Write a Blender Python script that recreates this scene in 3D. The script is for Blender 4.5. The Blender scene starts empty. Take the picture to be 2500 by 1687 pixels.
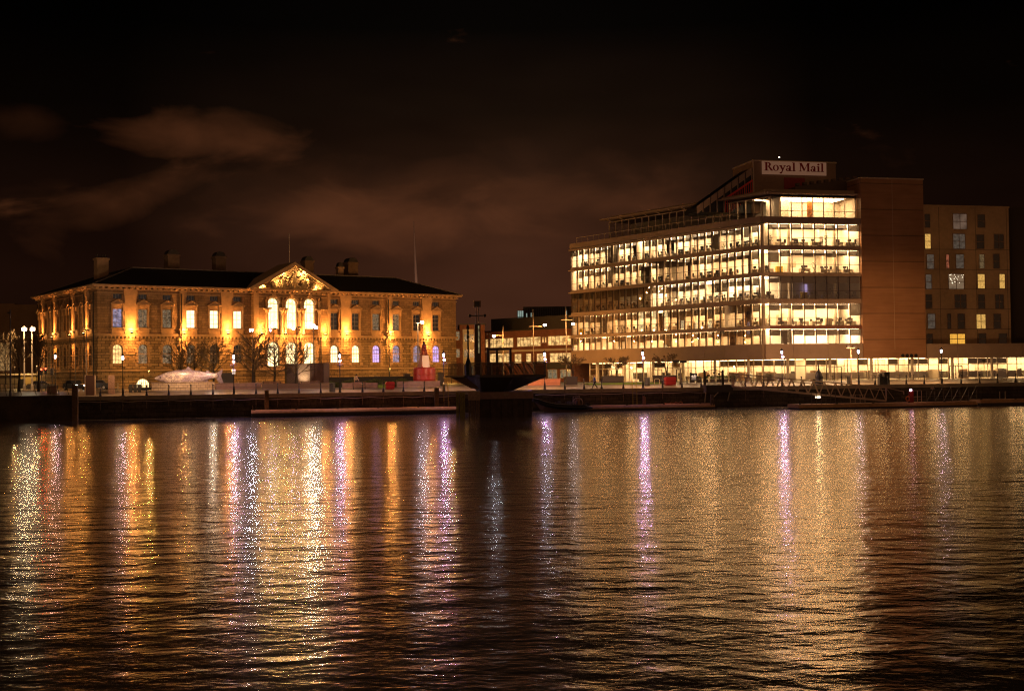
import bpy, bmesh, math, random
from mathutils import Vector, Matrix
random.seed(7)
R = math.radians
scene = bpy.context.scene
col = scene.collection
# ------------------------------------------------------------------ camera
FPX, CX, CY = 3100.0, 1250.0, 843.5
PITCH, ROLL = math.atan(70.5 / FPX), -0.012
CZ, ZQ = 4.8, 2.74                      # eye height and quay height above the water
cam_d = bpy.data.cameras.new('camera')
cam = bpy.data.objects.new('camera', cam_d); col.objects.link(cam)
cam_d.sensor_width = 36.0; cam_d.lens = 36.0 * FPX / 2500.0
cam_d.clip_start = 0.5; cam_d.clip_end = 6000
CAMROT = Matrix.Rotation(math.pi / 2 + PITCH, 3, 'X') @ Matrix.Rotation(ROLL, 3, 'Z')
cam.matrix_world = Matrix.Translation((0, 0, CZ)) @ CAMROT.to_4x4()
scene.camera = cam
# ------------------------------------------------------------------ render settings
scene.view_settings.view_transform = 'Standard'
scene.view_settings.look = 'None'
scene.view_settings.exposure = 0.0
scene.view_settings.gamma = 1.0
cy = scene.cycles
cy.max_bounces = 7; cy.diffuse_bounces = 3; cy.glossy_bounces = 4; cy.transmission_bounces = 5
cy.transparent_max_bounces = 12
cy.caustics_reflective = False; cy.caustics_refractive = False
cy.sample_clamp_indirect = 4.0; cy.sample_clamp_direct = 0.0
cy.use_light_tree = True
cy.use_denoising = True; cy.denoiser = 'OPENIMAGEDENOISE'; cy.denoising_input_passes = 'RGB_ALBEDO_NORMAL'; cy.denoising_prefilter = 'NONE'
cy.use_adaptive_sampling = False
cy.pixel_filter_type = 'BLACKMAN_HARRIS'; cy.filter_width = 1.2


# ------------------------------------------------------------------ node helper
class NT:
    def __init__(s, tree):
        s.t = tree; s.n = tree.nodes; s.l = tree.links
    def node(s, typ, **kw):
        nd = s.n.new(typ)
        for k, v in kw.items():
            if k in ('ins',): continue
            setattr(nd, k, v)
        for k, v in kw.get('ins', {}).items():
            s.set(nd.inputs[k], v)
        return nd
    def set(s, sock, v):
        if isinstance(v, bpy.types.NodeSocket): s.l.new(v, sock)
        else:
            sock.default_value = v
    def math(s, op, a, b=0.0, c=None, clamp=False):
        nd = s.n.new('ShaderNodeMath'); nd.operation = op; nd.use_clamp = clamp
        s.set(nd.inputs[0], a); s.set(nd.inputs[1], b)
        if c is not None: s.set(nd.inputs[2], c)
        return nd.outputs[0]
    def mix(s, fac, a, b, typ='MIX'):
        nd = s.n.new('ShaderNodeMix'); nd.data_type = 'RGBA'; nd.blend_type = typ
        s.set(nd.inputs[0], fac)
        s.set(nd.inputs[6], a if isinstance(a, bpy.types.NodeSocket) else (*a[:3], 1))
        s.set(nd.inputs[7], b if isinstance(b, bpy.types.NodeSocket) else (*b[:3], 1))
        return nd.outputs[2]
    def ramp(s, fac, stops):
        nd = s.n.new('ShaderNodeValToRGB'); e = nd.color_ramp.elements
        while len(e) < len(stops): e.new(0.5)
        for i, (p, c) in enumerate(stops):
            e[i].position = p; e[i].color = (*c, 1) if len(c) == 3 else c
        s.set(nd.inputs[0], fac)
        return nd.outputs[0]
    def noise(s, vec, scale, detail=4, rough=0.5, dist=0.0):
        nd = s.n.new('ShaderNodeTexNoise')
        if vec is not None: s.set(nd.inputs['Vector'], vec)
        nd.inputs['Scale'].default_value = scale; nd.inputs['Detail'].default_value = detail
        nd.inputs['Roughness'].default_value = rough; nd.inputs['Distortion'].default_value = dist
        return nd.outputs[0]
    def comb(s, x, y, z):
        nd = s.n.new('ShaderNodeCombineXYZ')
        for i, v in enumerate((x, y, z)): s.set(nd.inputs[i], v)
        return nd.outputs[0]
    def sep(s, v):
        nd = s.n.new('ShaderNodeSeparateXYZ'); s.set(nd.inputs[0], v); return nd.outputs
    def mapping(s, vec, scale=(1, 1, 1), rot=(0, 0, 0), loc=(0, 0, 0)):
        nd = s.n.new('ShaderNodeMapping'); s.set(nd.inputs[0], vec)
        nd.inputs['Scale'].default_value = scale; nd.inputs['Rotation'].default_value = rot
        nd.inputs['Location'].default_value = loc
        return nd.outputs[0]


# ------------------------------------------------------------------ world: night sky, city glow on low cloud
world = bpy.data.worlds.new('World'); scene.world = world; world.use_nodes = True
w = NT(world.node_tree); w.n.clear()
tc = w.node('ShaderNodeTexCoord').outputs['Generated']
X, Y, Z = w.sep(tc)
az = w.math('ARCTAN2', X, Y)
hor = w.math('SQRT', w.math('ADD', w.math('MULTIPLY', X, X), w.math('MULTIPLY', Y, Y)))
el = w.math('DIVIDE', Z, w.math('MAXIMUM', hor, 0.001))
glow = w.ramp(w.math('MULTIPLY', el, 3.0, clamp=True),
              [(0.0, (.060, .0205, .0100)), (0.25, (.053, .0180, .0088)), (0.45, (.0300, .0118, .0058)),
               (0.62, (.0115, .0055, .0028)), (0.82, (.0018, .0012, .0008)), (1.0, (.0008, .0006, .0005))])
pv = w.comb(az, el, 0.0)
n1 = w.noise(w.mapping(pv, scale=(8.0, 17.0, 1)), 1.5, 6, 0.50, 0.35)
n2 = w.noise(w.mapping(pv, scale=(4.0, 12.0, 1), loc=(3.1, 1.7, 0)), 0.9, 3, 0.5, 0.1)
def blob(a, e, sa, se, rot=0.0):
    da = w.math('SUBTRACT', az, a); de = w.math('SUBTRACT', el, e)
    c, s_ = math.cos(rot), math.sin(rot)
    u = w.math('ADD', w.math('MULTIPLY', da, c), w.math('MULTIPLY', de, s_))
    v = w.math('SUBTRACT', w.math('MULTIPLY', de, c), w.math('MULTIPLY', da, s_))
    q = w.math('ADD', w.math('POWER', w.math('ABSOLUTE', w.math('DIVIDE', u, sa)), 2.0),
               w.math('POWER', w.math('ABSOLUTE', w.math('DIVIDE', v, se)), 2.0))
    return w.math('EXPONENT', w.math('MULTIPLY', q, -1.0))
def azpx(x): return math.atan((x - 1250) / FPX)
def elpx(x, y): return (914 - 0.012 * (x - 1250) - y) / FPX
b1 = blob(azpx(500), elpx(500, 350), .078, .021)
b2 = blob(azpx(330), elpx(330, 500), .085, .020, 0.42)
b3 = blob(azpx(900), elpx(900, 540), .13, .026)
b4 = blob(azpx(640), elpx(640, 372), .035, .016)
b5 = blob(azpx(60), elpx(60, 340), .03, .014)
b6 = blob(azpx(1400), elpx(1400, 480), .10, .022)
b7 = blob(azpx(1150), elpx(1150, 500), .26, .045)
nz = w.math('SUBTRACT', n1, 0.5)
def puff(b, amp, cut, gain):
    return w.math('MULTIPLY', w.math('MULTIPLY', w.math('SUBTRACT', w.math('ADD', b, w.math('MULTIPLY', nz, 1.9)), cut), gain, clamp=True), amp)
cl = puff(b1, .72, .30, 1.0)
for b_, amp in ((b4, .25), (b2, .36), (b7, .22), (b3, .48), (b5, .14), (b6, .22)): cl = w.math('ADD', cl, puff(b_, amp, .36, 1.3))
# clear darker sky towards the sides, thin veil elsewhere
side = w.math('SUBTRACT', 1.0, w.math('MULTIPLY', w.math('POWER', w.math('ABSOLUTE', w.math('ADD', az, 0.03)), 1.6), 7.0), clamp=True)
side = w.math('MAXIMUM', side, 0.16)
back = w.math('MULTIPLY', w.math('LESS_THAN', Y, 0.0), w.math('EXPONENT', w.math('MULTIPLY', w.math('ABSOLUTE', el), -3.0)))
veil = w.math('ADD', 0.98, w.math('MULTIPLY', w.math('SUBTRACT', n2, 0.5), 1.7))
base = w.mix(1.0, glow, w.comb(w.math('MULTIPLY', side, veil), w.math('MULTIPLY', side, veil), w.math('MULTIPLY', side, veil)), 'MULTIPLY')
cloudc = w.mix(1.0, (.078, .0240, .0085), w.comb(cl, cl, cl), 'MULTIPLY')
sky = w.mix(1.0, base, cloudc, 'ADD')
sky = w.mix(1.0, sky, w.mix(1.0, (.23, .108, .050), w.comb(back, back, back), 'MULTIPLY'), 'ADD')   # added glow of the unseen town behind the viewer, brightens river-facing surfaces
bg = w.node('ShaderNodeBackground', ins={'Color': sky, 'Strength': 1.0})
wo = w.node('ShaderNodeOutputWorld'); w.l.new(bg.outputs[0], wo.inputs[0])


# ------------------------------------------------------------------ picture geometry -> places
def ray(px, py):
    d = CAMROT @ Vector(((px - CX) / FPX, (CY - py) / FPX, -1.0))
    return d
def atY(px, py, Yd):
    d = ray(px, py); t = Yd / d.y
    return Vector((t * d.x, Yd, CZ + t * d.z))
class Fr:
    """a vertical frame: origin on the quay level, u along, v away from the river, z above the quay"""
    def __init__(s, ox, oy, deg):
        s.ox, s.oy, s.a = ox, oy, R(deg); s.c, s.s = math.cos(s.a), math.sin(s.a)
    def uz(s, px, py, v=0.0):
        d = ray(px, py)
        t = (v + s.ox * -s.s + s.oy * s.c) / (d.x * -s.s + d.y * s.c)
        X, Y = t * d.x - s.ox, t * d.y - s.oy
        return X * s.c + Y * s.s, CZ + t * d.z - ZQ
    def u(s, px, v=0.0, py=935): return s.uz(px, py, v)[0]
    def W(s, u, v, z=0.0):
        return Vector((s.ox + u * s.c - v * s.s, s.oy + u * s.s + v * s.c, ZQ + z))
def gz(v): return 0.0 if v < 1.5 else (.55 if v > 7 else .1 * (v - 1.5))   # the promenade rises gently away from the edge
def G(u, v): return QF.W(u, v, gz(v))
QF = Fr(0.0, 163.0, 13.2)                      # the quay edge
_c = atY(238, 800, 205); CH = Fr(_c.x, 205, 35)  # river front of the old stone building
_c = atY(1862, 700, 190); RR = Fr(_c.x, 190, 13) # glass office, river front
RL = Fr(_c.x - 46.17 * math.cos(R(54.4)), 190 + 46.17 * math.sin(R(54.4)), -54.4)  # its street front, left end to corner


# ------------------------------------------------------------------ mesh builder
class MB:
    def __init__(s): s.v = []; s.f = []; s.mi = []; s.m = 0
    def add(s, vs, fs):
        b = len(s.v); s.v += [tuple(p) for p in vs]
        for f in fs: s.f.append([b + i for i in f]); s.mi.append(s.m)
        return s
    def box(s, x0, x1, y0, y1, z0, z1):
        return s.add([(x0, y0, z0), (x1, y0, z0), (x1, y1, z0), (x0, y1, z0), (x0, y0, z1), (x1, y0, z1), (x1, y1, z1), (x0, y1, z1)],
                     [(0, 3, 2, 1), (4, 5, 6, 7), (0, 1, 5, 4), (1, 2, 6, 5), (2, 3, 7, 6), (3, 0, 4, 7)])
    def cbox(s, x, y, z, w, d, h): return s.box(x - w / 2, x + w / 2, y - d / 2, y + d / 2, z, z + h)
    def poly(s, pts): return s.add(pts, [tuple(range(len(pts)))])
    def bar(s, p, q, w, h=None, up=(0, 0, 1)):
        p, q = Vector(p), Vector(q); h = h or w
        d = (q - p).normalized(); u_ = Vector(up)
        if abs(d.dot(u_)) > .98: u_ = Vector((0, 1, 0))
        a = d.cross(u_).normalized() * w / 2; b = a.cross(d).normalized() * h / 2
        vs = [p - a - b, p + a - b, p + a + b, p - a + b, q - a - b, q + a - b, q + a + b, q - a + b]
        return s.add(vs, [(0, 3, 2, 1), (4, 5, 6, 7), (0, 1, 5, 4), (1, 2, 6, 5), (2, 3, 7, 6), (3, 0, 4, 7)])
    def tube(s, pts, r, n=6, cap=True):
        pts = [Vector(p) for p in pts]
        rs = r if isinstance(r, (list, tuple)) else [r] * len(pts)
        b = len(s.v); prev = None
        for i, p in enumerate(pts):
            d = (pts[min(i + 1, len(pts) - 1)] - pts[max(i - 1, 0)])
            if d.length < 1e-6: d = Vector((0, 0, 1))
            d.normalize()
            if prev is None: prev = d.orthogonal().normalized()
            a = (prev - d * prev.dot(d))
            a = a.normalized() if a.length > 1e-4 else d.orthogonal().normalized()
            prev = a; c = d.cross(a)
            for k in range(n):
                t = 2 * math.pi * k / n
                s.v.append(tuple(p + (a * math.cos(t) + c * math.sin(t)) * rs[i]))
        for i in range(len(pts) - 1):
            for k in range(n):
                k2 = (k + 1) % n
                s.f.append([b + i * n + k, b + i * n + k2, b + (i + 1) * n + k2, b + (i + 1) * n + k]); s.mi.append(s.m)
        if cap and n > 2:
            s.f.append([b + k for k in reversed(range(n))]); s.mi.append(s.m)
            s.f.append([b + (len(pts) - 1) * n + k for k in range(n)]); s.mi.append(s.m)
        return s
    def lathe(s, prof, x=0, y=0, n=12, z=0):
        b = len(s.v)
        for r, zz in prof:
            for k in range(n):
                t = 2 * math.pi * (k + .5) / n
                s.v.append((x + r * math.cos(t), y + r * math.sin(t), z + zz))
        for i in range(len(prof) - 1):
            for k in range(n):
                k2 = (k + 1) % n
                s.f.append([b + i * n + k, b + i * n + k2, b + (i + 1) * n + k2, b + (i + 1) * n + k]); s.mi.append(s.m)
        s.f.append([b + k for k in reversed(range(n))]); s.mi.append(s.m)
        s.f.append([b + (len(prof) - 1) * n + k for k in range(n)]); s.mi.append(s.m)
        return s
    def prism(s, pts, y0, y1, mp=lambda a, d, z: (a, d, z)):
        n = len(pts)
        vs = [mp(a, y0, z) for a, z in pts] + [mp(a, y1, z) for a, z in pts]
        return s.add(vs, [tuple(range(n)), tuple(reversed(range(n, 2 * n)))] + [(i, (i + 1) % n, n + (i + 1) % n, n + i) for i in range(n)])
    def build(s, name, mats, parent=None, smooth=False, loc=None, rotz=None):
        me = bpy.data.meshes.new(name); me.from_pydata(s.v, [], s.f)
        if not isinstance(mats, (list, tuple)): mats = [mats]
        for m in mats: me.materials.append(m)
        if len(mats) > 1: me.polygons.foreach_set('material_index', s.mi)
        if smooth: me.polygons.foreach_set('use_smooth', [True] * len(me.polygons))
        me.update()
        o = bpy.data.objects.new(name, me); col.objects.link(o)
        if parent is not None: o.parent = parent
        if loc is not None: o.location = loc
        if rotz is not None: o.rotation_euler[2] = rotz
        return o

def tag(o, label=None, cat=None, group=None, kind=None):
    if label: o['label'] = label
    if cat: o['category'] = cat
    if group: o['group'] = group
    if kind: o['kind'] = kind
    return o
def thing(name, label, cat, loc=(0, 0, 0), rotz=0.0, group=None):
    o = bpy.data.objects.new(name, None); col.objects.link(o)
    o.empty_display_size = .5
    o.location = loc; o.rotation_euler = (0, 0, rotz)
    return tag(o, label, cat, group)
def dup(root, loc, rotz, label=None, group=None, scale=None):
    def cp(o, par):
        c = o.copy(); col.objects.link(c)
        if par is not None: c.parent = par
        for ch in o.children: cp(ch, c)
        return c
    r = cp(root, None); r.location = loc; r.rotation_euler = (0, 0, rotz)
    if scale: r.scale = scale
    if label: r['label'] = label
    if group: r['group'] = group
    return r


# ------------------------------------------------------------------ materials
MATS = {}
def mat(name, color=(.5, .5, .5), rough=.7, metal=0.0, emis=None, estr=0.0, var=0.0, vscale=2.0, spec=None):
    if name in MATS: return MATS[name]
    m = bpy.data.materials.new(name); m.use_nodes = True
    t = NT(m.node_tree); b = t.n['Principled BSDF']
    b.inputs['Roughness'].default_value = rough; b.inputs['Metallic'].default_value = metal
    if spec is not None: b.inputs['Specular IOR Level'].default_value = spec
    if var > 0:
        oc = t.node('ShaderNodeTexCoord').outputs['Object']
        nz = t.noise(oc, vscale, 5, .6)
        nz2 = t.noise(oc, vscale * 9, 3, .6)
        k = t.math('ADD', t.math('MULTIPLY', nz, .7), t.math('MULTIPLY', nz2, .3))
        lo = tuple(c * (1 - var) for c in color); hi = tuple(min(1, c * (1 + var)) for c in color)
        t.l.new(t.ramp(k, [(.32, lo), (.68, hi)]), b.inputs['Base Color'])
    else: b.inputs['Base Color'].default_value = (*color, 1)
    if emis:
        b.inputs['Emission Color'].default_value = (*emis, 1); b.inputs['Emission Strength'].default_value = estr
    MATS[name] = m
    return m
def emit(name, color, strength):
    if name in MATS: return MATS[name]
    m = bpy.data.materials.new(name); m.use_nodes = True
    t = NT(m.node_tree); t.n.clear()
    e = t.node('ShaderNodeEmission', ins={'Color': (*color, 1), 'Strength': strength})
    o = t.node('ShaderNodeOutputMaterial'); t.l.new(e.outputs[0], o.inputs[0])
    MATS[name] = m
    return m
def glass(name, refl=.12, tint=(1, 1, 1), rough=0.0):
    m = bpy.data.materials.new(name); m.use_nodes = True
    t = NT(m.node_tree); t.n.clear()
    lw = t.node('ShaderNodeFresnel', ins={'IOR': 1.5})
    fac = t.math('ADD', t.math('MULTIPLY', lw.outputs[0], .9), refl - .04, clamp=True)
    tr = t.node('ShaderNodeBsdfTransparent', ins={'Color': (*tint, 1)})
    gl = t.node('ShaderNodeBsdfGlossy', ins={'Color': (1, 1, 1, 1), 'Roughness': rough})
    mx = t.node('ShaderNodeMixShader'); t.l.new(fac, mx.inputs[0]); t.l.new(tr.outputs[0], mx.inputs[1]); t.l.new(gl.outputs[0], mx.inputs[2])
    o = t.node('ShaderNodeOutputMaterial'); t.l.new(mx.outputs[0], o.inputs[0])
    MATS[name] = m
    return m
def stone(name, c1, c2, mortar, bw=.9, rh=.38, ms=.02, rough=.85, bump=.3, grime=.5):
    m = bpy.data.materials.new(name); m.use_nodes = True
    t = NT(m.node_tree); b = t.n['Principled BSDF']; b.inputs['Roughness'].default_value = rough
    oc = t.node('ShaderNodeTexCoord').outputs['Object']; x, y, z = t.sep(oc)
    v = t.comb(t.math('ADD', x, y), z, 0.0)
    br = t.node('ShaderNodeTexBrick', ins={'Vector': v, 'Color1': (*c1, 1), 'Color2': (*c2, 1), 'Mortar': (*mortar, 1), 'Scale': 1.0,
                'Mortar Size': ms, 'Mortar Smooth': .1, 'Bias': 0.0, 'Brick Width': bw, 'Row Height': rh})
    nz = t.noise(oc, .45, 6, .65); nz2 = t.noise(oc, 3.5, 4, .6)
    g = t.ramp(t.math('ADD', t.math('MULTIPLY', nz, .6), t.math('MULTIPLY', nz2, .4)), [(.36, (1 - grime,) * 3), (.62, (1.05,) * 3)])
    cc = t.mix(1.0, br.outputs[0], g, 'MULTIPLY')
    t.l.new(cc, b.inputs['Base Color'])
    bp = t.node('ShaderNodeBump', ins={'Strength': bump, 'Distance': .05, 'Height': t.math('ADD', t.math('SUBTRACT', 1.0, br.outputs[1]), t.math('MULTIPLY', nz2, .5))})
    t.l.new(bp.outputs[0], b.inputs['Normal'])
    MATS[name] = m
    return m
def light(name, typ, loc, energy, color, parent=None, size=.1, rot=None, spot=None, blend=1.0):
    ld = bpy.data.lights.new(name, typ); ld.energy = energy; ld.color = color
    if typ in ('POINT', 'SPOT'): ld.shadow_soft_size = size
    if typ == 'SPOT' and spot: ld.spot_size = R(spot); ld.spot_blend = blend
    o = bpy.data.objects.new(name, ld); col.objects.link(o); o.location = loc
    if rot: o.rotation_euler = rot
    if parent is not None: o.parent = parent
    return o

M_sand = stone('sandstone', (.46, .29, .165), (.31, .19, .105), (.15, .095, .055), 1.1, .42, .02)
M_sandlo = stone('sandstone_rusticated', (.48, .32, .175), (.28, .18, .095), (.08, .055, .035), 1.25, .46, .035, bump=.6)
M_trim = mat('carved_sandstone', (.44, .29, .17), .8, var=.25, vscale=1.5)
M_slate = mat('roof_slate', (.035, .030, .028), .55, var=.3, vscale=3)
M_dark = mat('dark_metal', (.02, .02, .022), .45, .3)
M_darkp = mat('black_paint', (.018, .018, .02), .35)
M_glass = glass('office_glass', .22, (.93, .93, .90))
M_glassd = mat('dark_window_glass', (.012, .012, .014), .06, spec=.8)
M_frame = mat('painted_frame', (.30, .25, .18), .6)
M_wood = mat('weathered_timber', (.17, .11, .06), .8, var=.5, vscale=4)
M_warm_bulb = emit('warm_luminaire', (1, .62, .20), 60)
WARM = (1.0, .375, .075)

_o1 = 'first second third fourth fifth sixth seventh eighth ninth tenth eleventh twelfth thirteenth fourteenth fifteenth sixteenth seventeenth eighteenth nineteenth'.split()
_tn = ['twent', 'thirt', 'fort', 'fift', 'sixt', 'sevent', 'eight']
def ordinal(n):
    if n <= 19: return _o1[n - 1]
    t_, u_ = divmod(n, 10)
    return _tn[t_ - 2] + ('ieth' if u_ == 0 else 'y-' + _o1[u_ - 1])
# ------------------------------------------------------------------ water
def build_water():
    m = bpy.data.materials.new('river_water'); m.use_nodes = True
    t = NT(m.node_tree); b = t.n['Principled BSDF']
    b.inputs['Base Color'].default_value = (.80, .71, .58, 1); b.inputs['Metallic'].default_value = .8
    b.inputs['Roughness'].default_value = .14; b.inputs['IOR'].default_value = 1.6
    oc = t.node('ShaderNodeTexCoord').outputs['Object']
    a = t.noise(t.mapping(oc, scale=(.74, 1.0, 1), rot=(0, 0, R(12))), 1.5, 4, .55, .3)
    c = t.noise(t.mapping(oc, scale=(.42, 1.0, 1), rot=(0, 0, R(-9))), 6.0, 2, .55, .3)
    e = t.noise(t.mapping(oc, scale=(.62, 1.0, 1), rot=(0, 0, R(-10)), loc=(7, 3, 0)), .85, 2, .5, .3)
    d = t.noise(t.mapping(oc, scale=(.42, 1.0, 1), rot=(0, 0, R(12))), .33, 2, .5, .2)
    h = t.math('ADD', t.math('MULTIPLY', e, .046), t.math('ADD', t.math('MULTIPLY', a, .038), t.math('ADD', t.math('MULTIPLY', c, .006), t.math('MULTIPLY', d, .065))))
    patch = t.math('ADD', .55, t.math('MULTIPLY', t.noise(t.mapping(oc, scale=(.6, 1, 1)), .05, 3, .6), .9))
    h = t.math('MULTIPLY', h, patch)
    bp = t.node('ShaderNodeBump', ins={'Strength': 1.0, 'Distance': 1.0, 'Height': h})
    t.l.new(bp.outputs[0], b.inputs['Normal'])
    mb = MB()
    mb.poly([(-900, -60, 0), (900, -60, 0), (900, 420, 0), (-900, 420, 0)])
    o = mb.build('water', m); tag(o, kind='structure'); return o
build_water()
# ------------------------------------------------------------------ quay ground
M_pave = stone('granite_paving', (.30, .27, .23), (.22, .20, .17), (.12, .11, .10), .9, .6, .012, rough=.38, bump=.1, grime=.3)
def pave_mat():
    m = bpy.data.materials.new('promenade_paving'); m.use_nodes = True
    t = NT(m.node_tree); b = t.n['Principled BSDF']; b.inputs['Roughness'].default_value = .42
    oc = t.node('ShaderNodeTexCoord').outputs['Object']
    br = t.node('ShaderNodeTexBrick', ins={'Vector': oc, 'Color1': (.33, .28, .22, 1), 'Color2': (.25, .21, .17, 1), 'Mortar': (.12, .1, .08, 1), 'Scale': 1.0,
                'Mortar Size': .015, 'Brick Width': 1.2, 'Row Height': .6})
    nz = t.noise(oc, .35, 5, .6)
    t.l.new(t.mix(1.0, br.outputs[0], t.ramp(nz, [(.35, (.6,) * 3), (.65, (1.05,) * 3)]), 'MULTIPLY'), b.inputs['Base Color'])
    return m
M_prom = pave_mat()
M_asph = mat('asphalt', (.05, .048, .045), .5, var=.35, vscale=1.0)
M_quaywall = stone('quay_wall_stone', (.12, .09, .06), (.07, .052, .036), (.02, .016, .012), 1.6, .5, .03, bump=.7, grime=.75)
def frame_obj(fr, z=0.0): return dict(loc=(fr.ox, fr.oy, ZQ + z), rotz=fr.a)
mb = MB()
mb.add([(x, y, z) for x in (-300, 420) for y, z in ((.45, -.6), (.45, 0), (1.5, 0), (7, .55), (17, .55), (17, -.6))], [(0, 1, 2, 3, 4, 5), (11, 10, 9, 8, 7, 6)] + [(i, (i + 1) % 6, 6 + (i + 1) % 6, 6 + i) for i in range(6)])
tag(mb.build('promenade', M_prom, **frame_obj(QF)), kind='structure')
mb = MB(); mb.box(-300, 420, 0.0, .45, -.45, .05)
tag(mb.build('quay_coping', mat('granite_coping', (.36, .30, .22), .6, var=.3, vscale=1), **frame_obj(QF)), kind='structure')
mb = MB(); mb.box(-300, 420, .10, .45, -4.5, -.45)
mb.box(-300, 420, .45, 1.2, -4.5, -.6)
tag(mb.build('quay_wall', M_quaywall, **frame_obj(QF)), kind='structure')
mb = MB(); mb.poly([(-500, 17, .538), (600, 17, .538), (1500, 900, .538), (-1500, 900, .538)])
mb.v = [(x, y, z) for x, y, z in mb.v]
tag(mb.build('road', M_asph, **frame_obj(QF, 0)), kind='structure')
# ------------------------------------------------------------------ the old stone building
def wall(mb, mp, a0, a1, z0, z1, ops, depth):
    """planar wall a0..a1 x z0..z1 with openings (a, w, zb, zt, arch); mp(a, d, z)->xyz"""
    As = {a0, a1}; Zs = {z0, z1}
    for a, w_, zb, zt, ar in ops: As |= {a - w_ / 2, a + w_ / 2}; Zs |= {zb, zt}
    As = sorted(x for x in As if a0 <= x <= a1); Zs = sorted(z for z in Zs if z0 <= z <= z1)
    for i in range(len(As) - 1):
        for j in range(len(Zs) - 1):
            ca, cz = (As[i] + As[i + 1]) / 2, (Zs[j] + Zs[j + 1]) / 2
            if any(abs(ca - a) < w_ / 2 and zb < cz < zt for a, w_, zb, zt, ar in ops): continue
            mb.poly([mp(As[i], 0, Zs[j]), mp(As[i + 1], 0, Zs[j]), mp(As[i + 1], 0, Zs[j + 1]), mp(As[i], 0, Zs[j + 1])])
    for a, w_, zb, zt, ar in ops:
        r = w_ / 2
        if ar:
            zc = zt - r; n = 10
            pts = [(a + r * math.cos(t), zc + r * math.sin(t)) for t in [math.pi * k / n for k in range(n + 1)]]
            for k in range(n):
                p, q = pts[k], pts[k + 1]
                corner = (a + r, zt) if k < n / 2 else (a - r, zt)
                mb.poly([mp(p[0], 0, p[1]), mp(corner[0], 0, corner[1]), mp(q[0], 0, q[1])])
                mb.poly([mp(p[0], 0, p[1]), mp(q[0], 0, q[1]), mp(q[0], depth, q[1]), mp(p[0], depth, p[1])])
            edge = [((a - r, zb), (a + r, zb)), ((a - r, zb), (a - r, zc)), ((a + r, zb), (a + r, zc))]
        else:
            edge = [((a - r, zb), (a + r, zb)), ((a - r, zb), (a - r, zt)), ((a + r, zb), (a + r, zt)), ((a - r, zt), (a + r, zt))]
        for p, q in edge:
            mb.poly([mp(p[0], 0, p[1]), mp(q[0], 0, q[1]), mp(q[0], depth, q[1]), mp(p[0], depth, p[1])])

def win_outline(a, w_, zb, zt, arch, s=0.0):
    r = w_ / 2 - s
    if not arch: return [(a - r, zb + s), (a + r, zb + s), (a + r, zt - s), (a - r, zt - s)]
    zc = zt - w_ / 2
    return [(a - r, zb + s), (a + r, zb + s)] + [(a + r * math.cos(math.pi * k / 10), zc + r * math.sin(math.pi * k / 10)) for k in range(11)]
def pane_mat(name, c, s, top=None, clutter=.3, scale=2.0):
    if name in MATS: return MATS[name]
    m = bpy.data.materials.new(name); m.use_nodes = True
    t = NT(m.node_tree); b = t.n['Principled BSDF']
    b.inputs['Base Color'].default_value = (.02, .02, .022, 1); b.inputs['Roughness'].default_value = .12
    oc = t.node('ShaderNodeTexCoord').outputs['Object']
    nz = t.noise(t.mapping(oc, scale=(1.0, 1.0, 1.3)), scale, 3, .6)
    k = t.ramp(nz, [(.38, (1 - clutter,) * 3), (.60, (1, 1, 1))])
    t.l.new(t.mix(1.0, c, k, 'MULTIPLY'), b.inputs['Emission Color']); b.inputs['Emission Strength'].default_value = s
    MATS[name] = m; return m
P_LIT = pane_mat('curtained_lit_window', (1.0, .74, .38), 2.6, clutter=.18, scale=1.5)
P_GOLD = pane_mat('golden_lit_window', (1.0, .62, .22), 1.7, clutter=.45, scale=2.4)
P_PALE = pane_mat('pale_lit_window', (1.0, .74, .34), 3.0, clutter=.30)
P_DIM = pane_mat('dim_window', (.40, .27, .15), .60, clutter=.85, scale=3.5)
P_BLUE = pane_mat('bluish_window', (.50, .42, .62), .75, clutter=.7, scale=2.0)
P_VIO = pane_mat('violet_window', (.70, .46, .95), 1.5, clutter=.55, scale=1.6)
P_DARK = pane_mat('dark_interior_window', (.10, .08, .07), .22, clutter=.95, scale=4)
PM = dict(lit=P_LIT, gold=P_GOLD, pale=P_PALE, dim=P_DIM, blue=P_BLUE, vio=P_VIO, dark=P_DARK)
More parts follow.
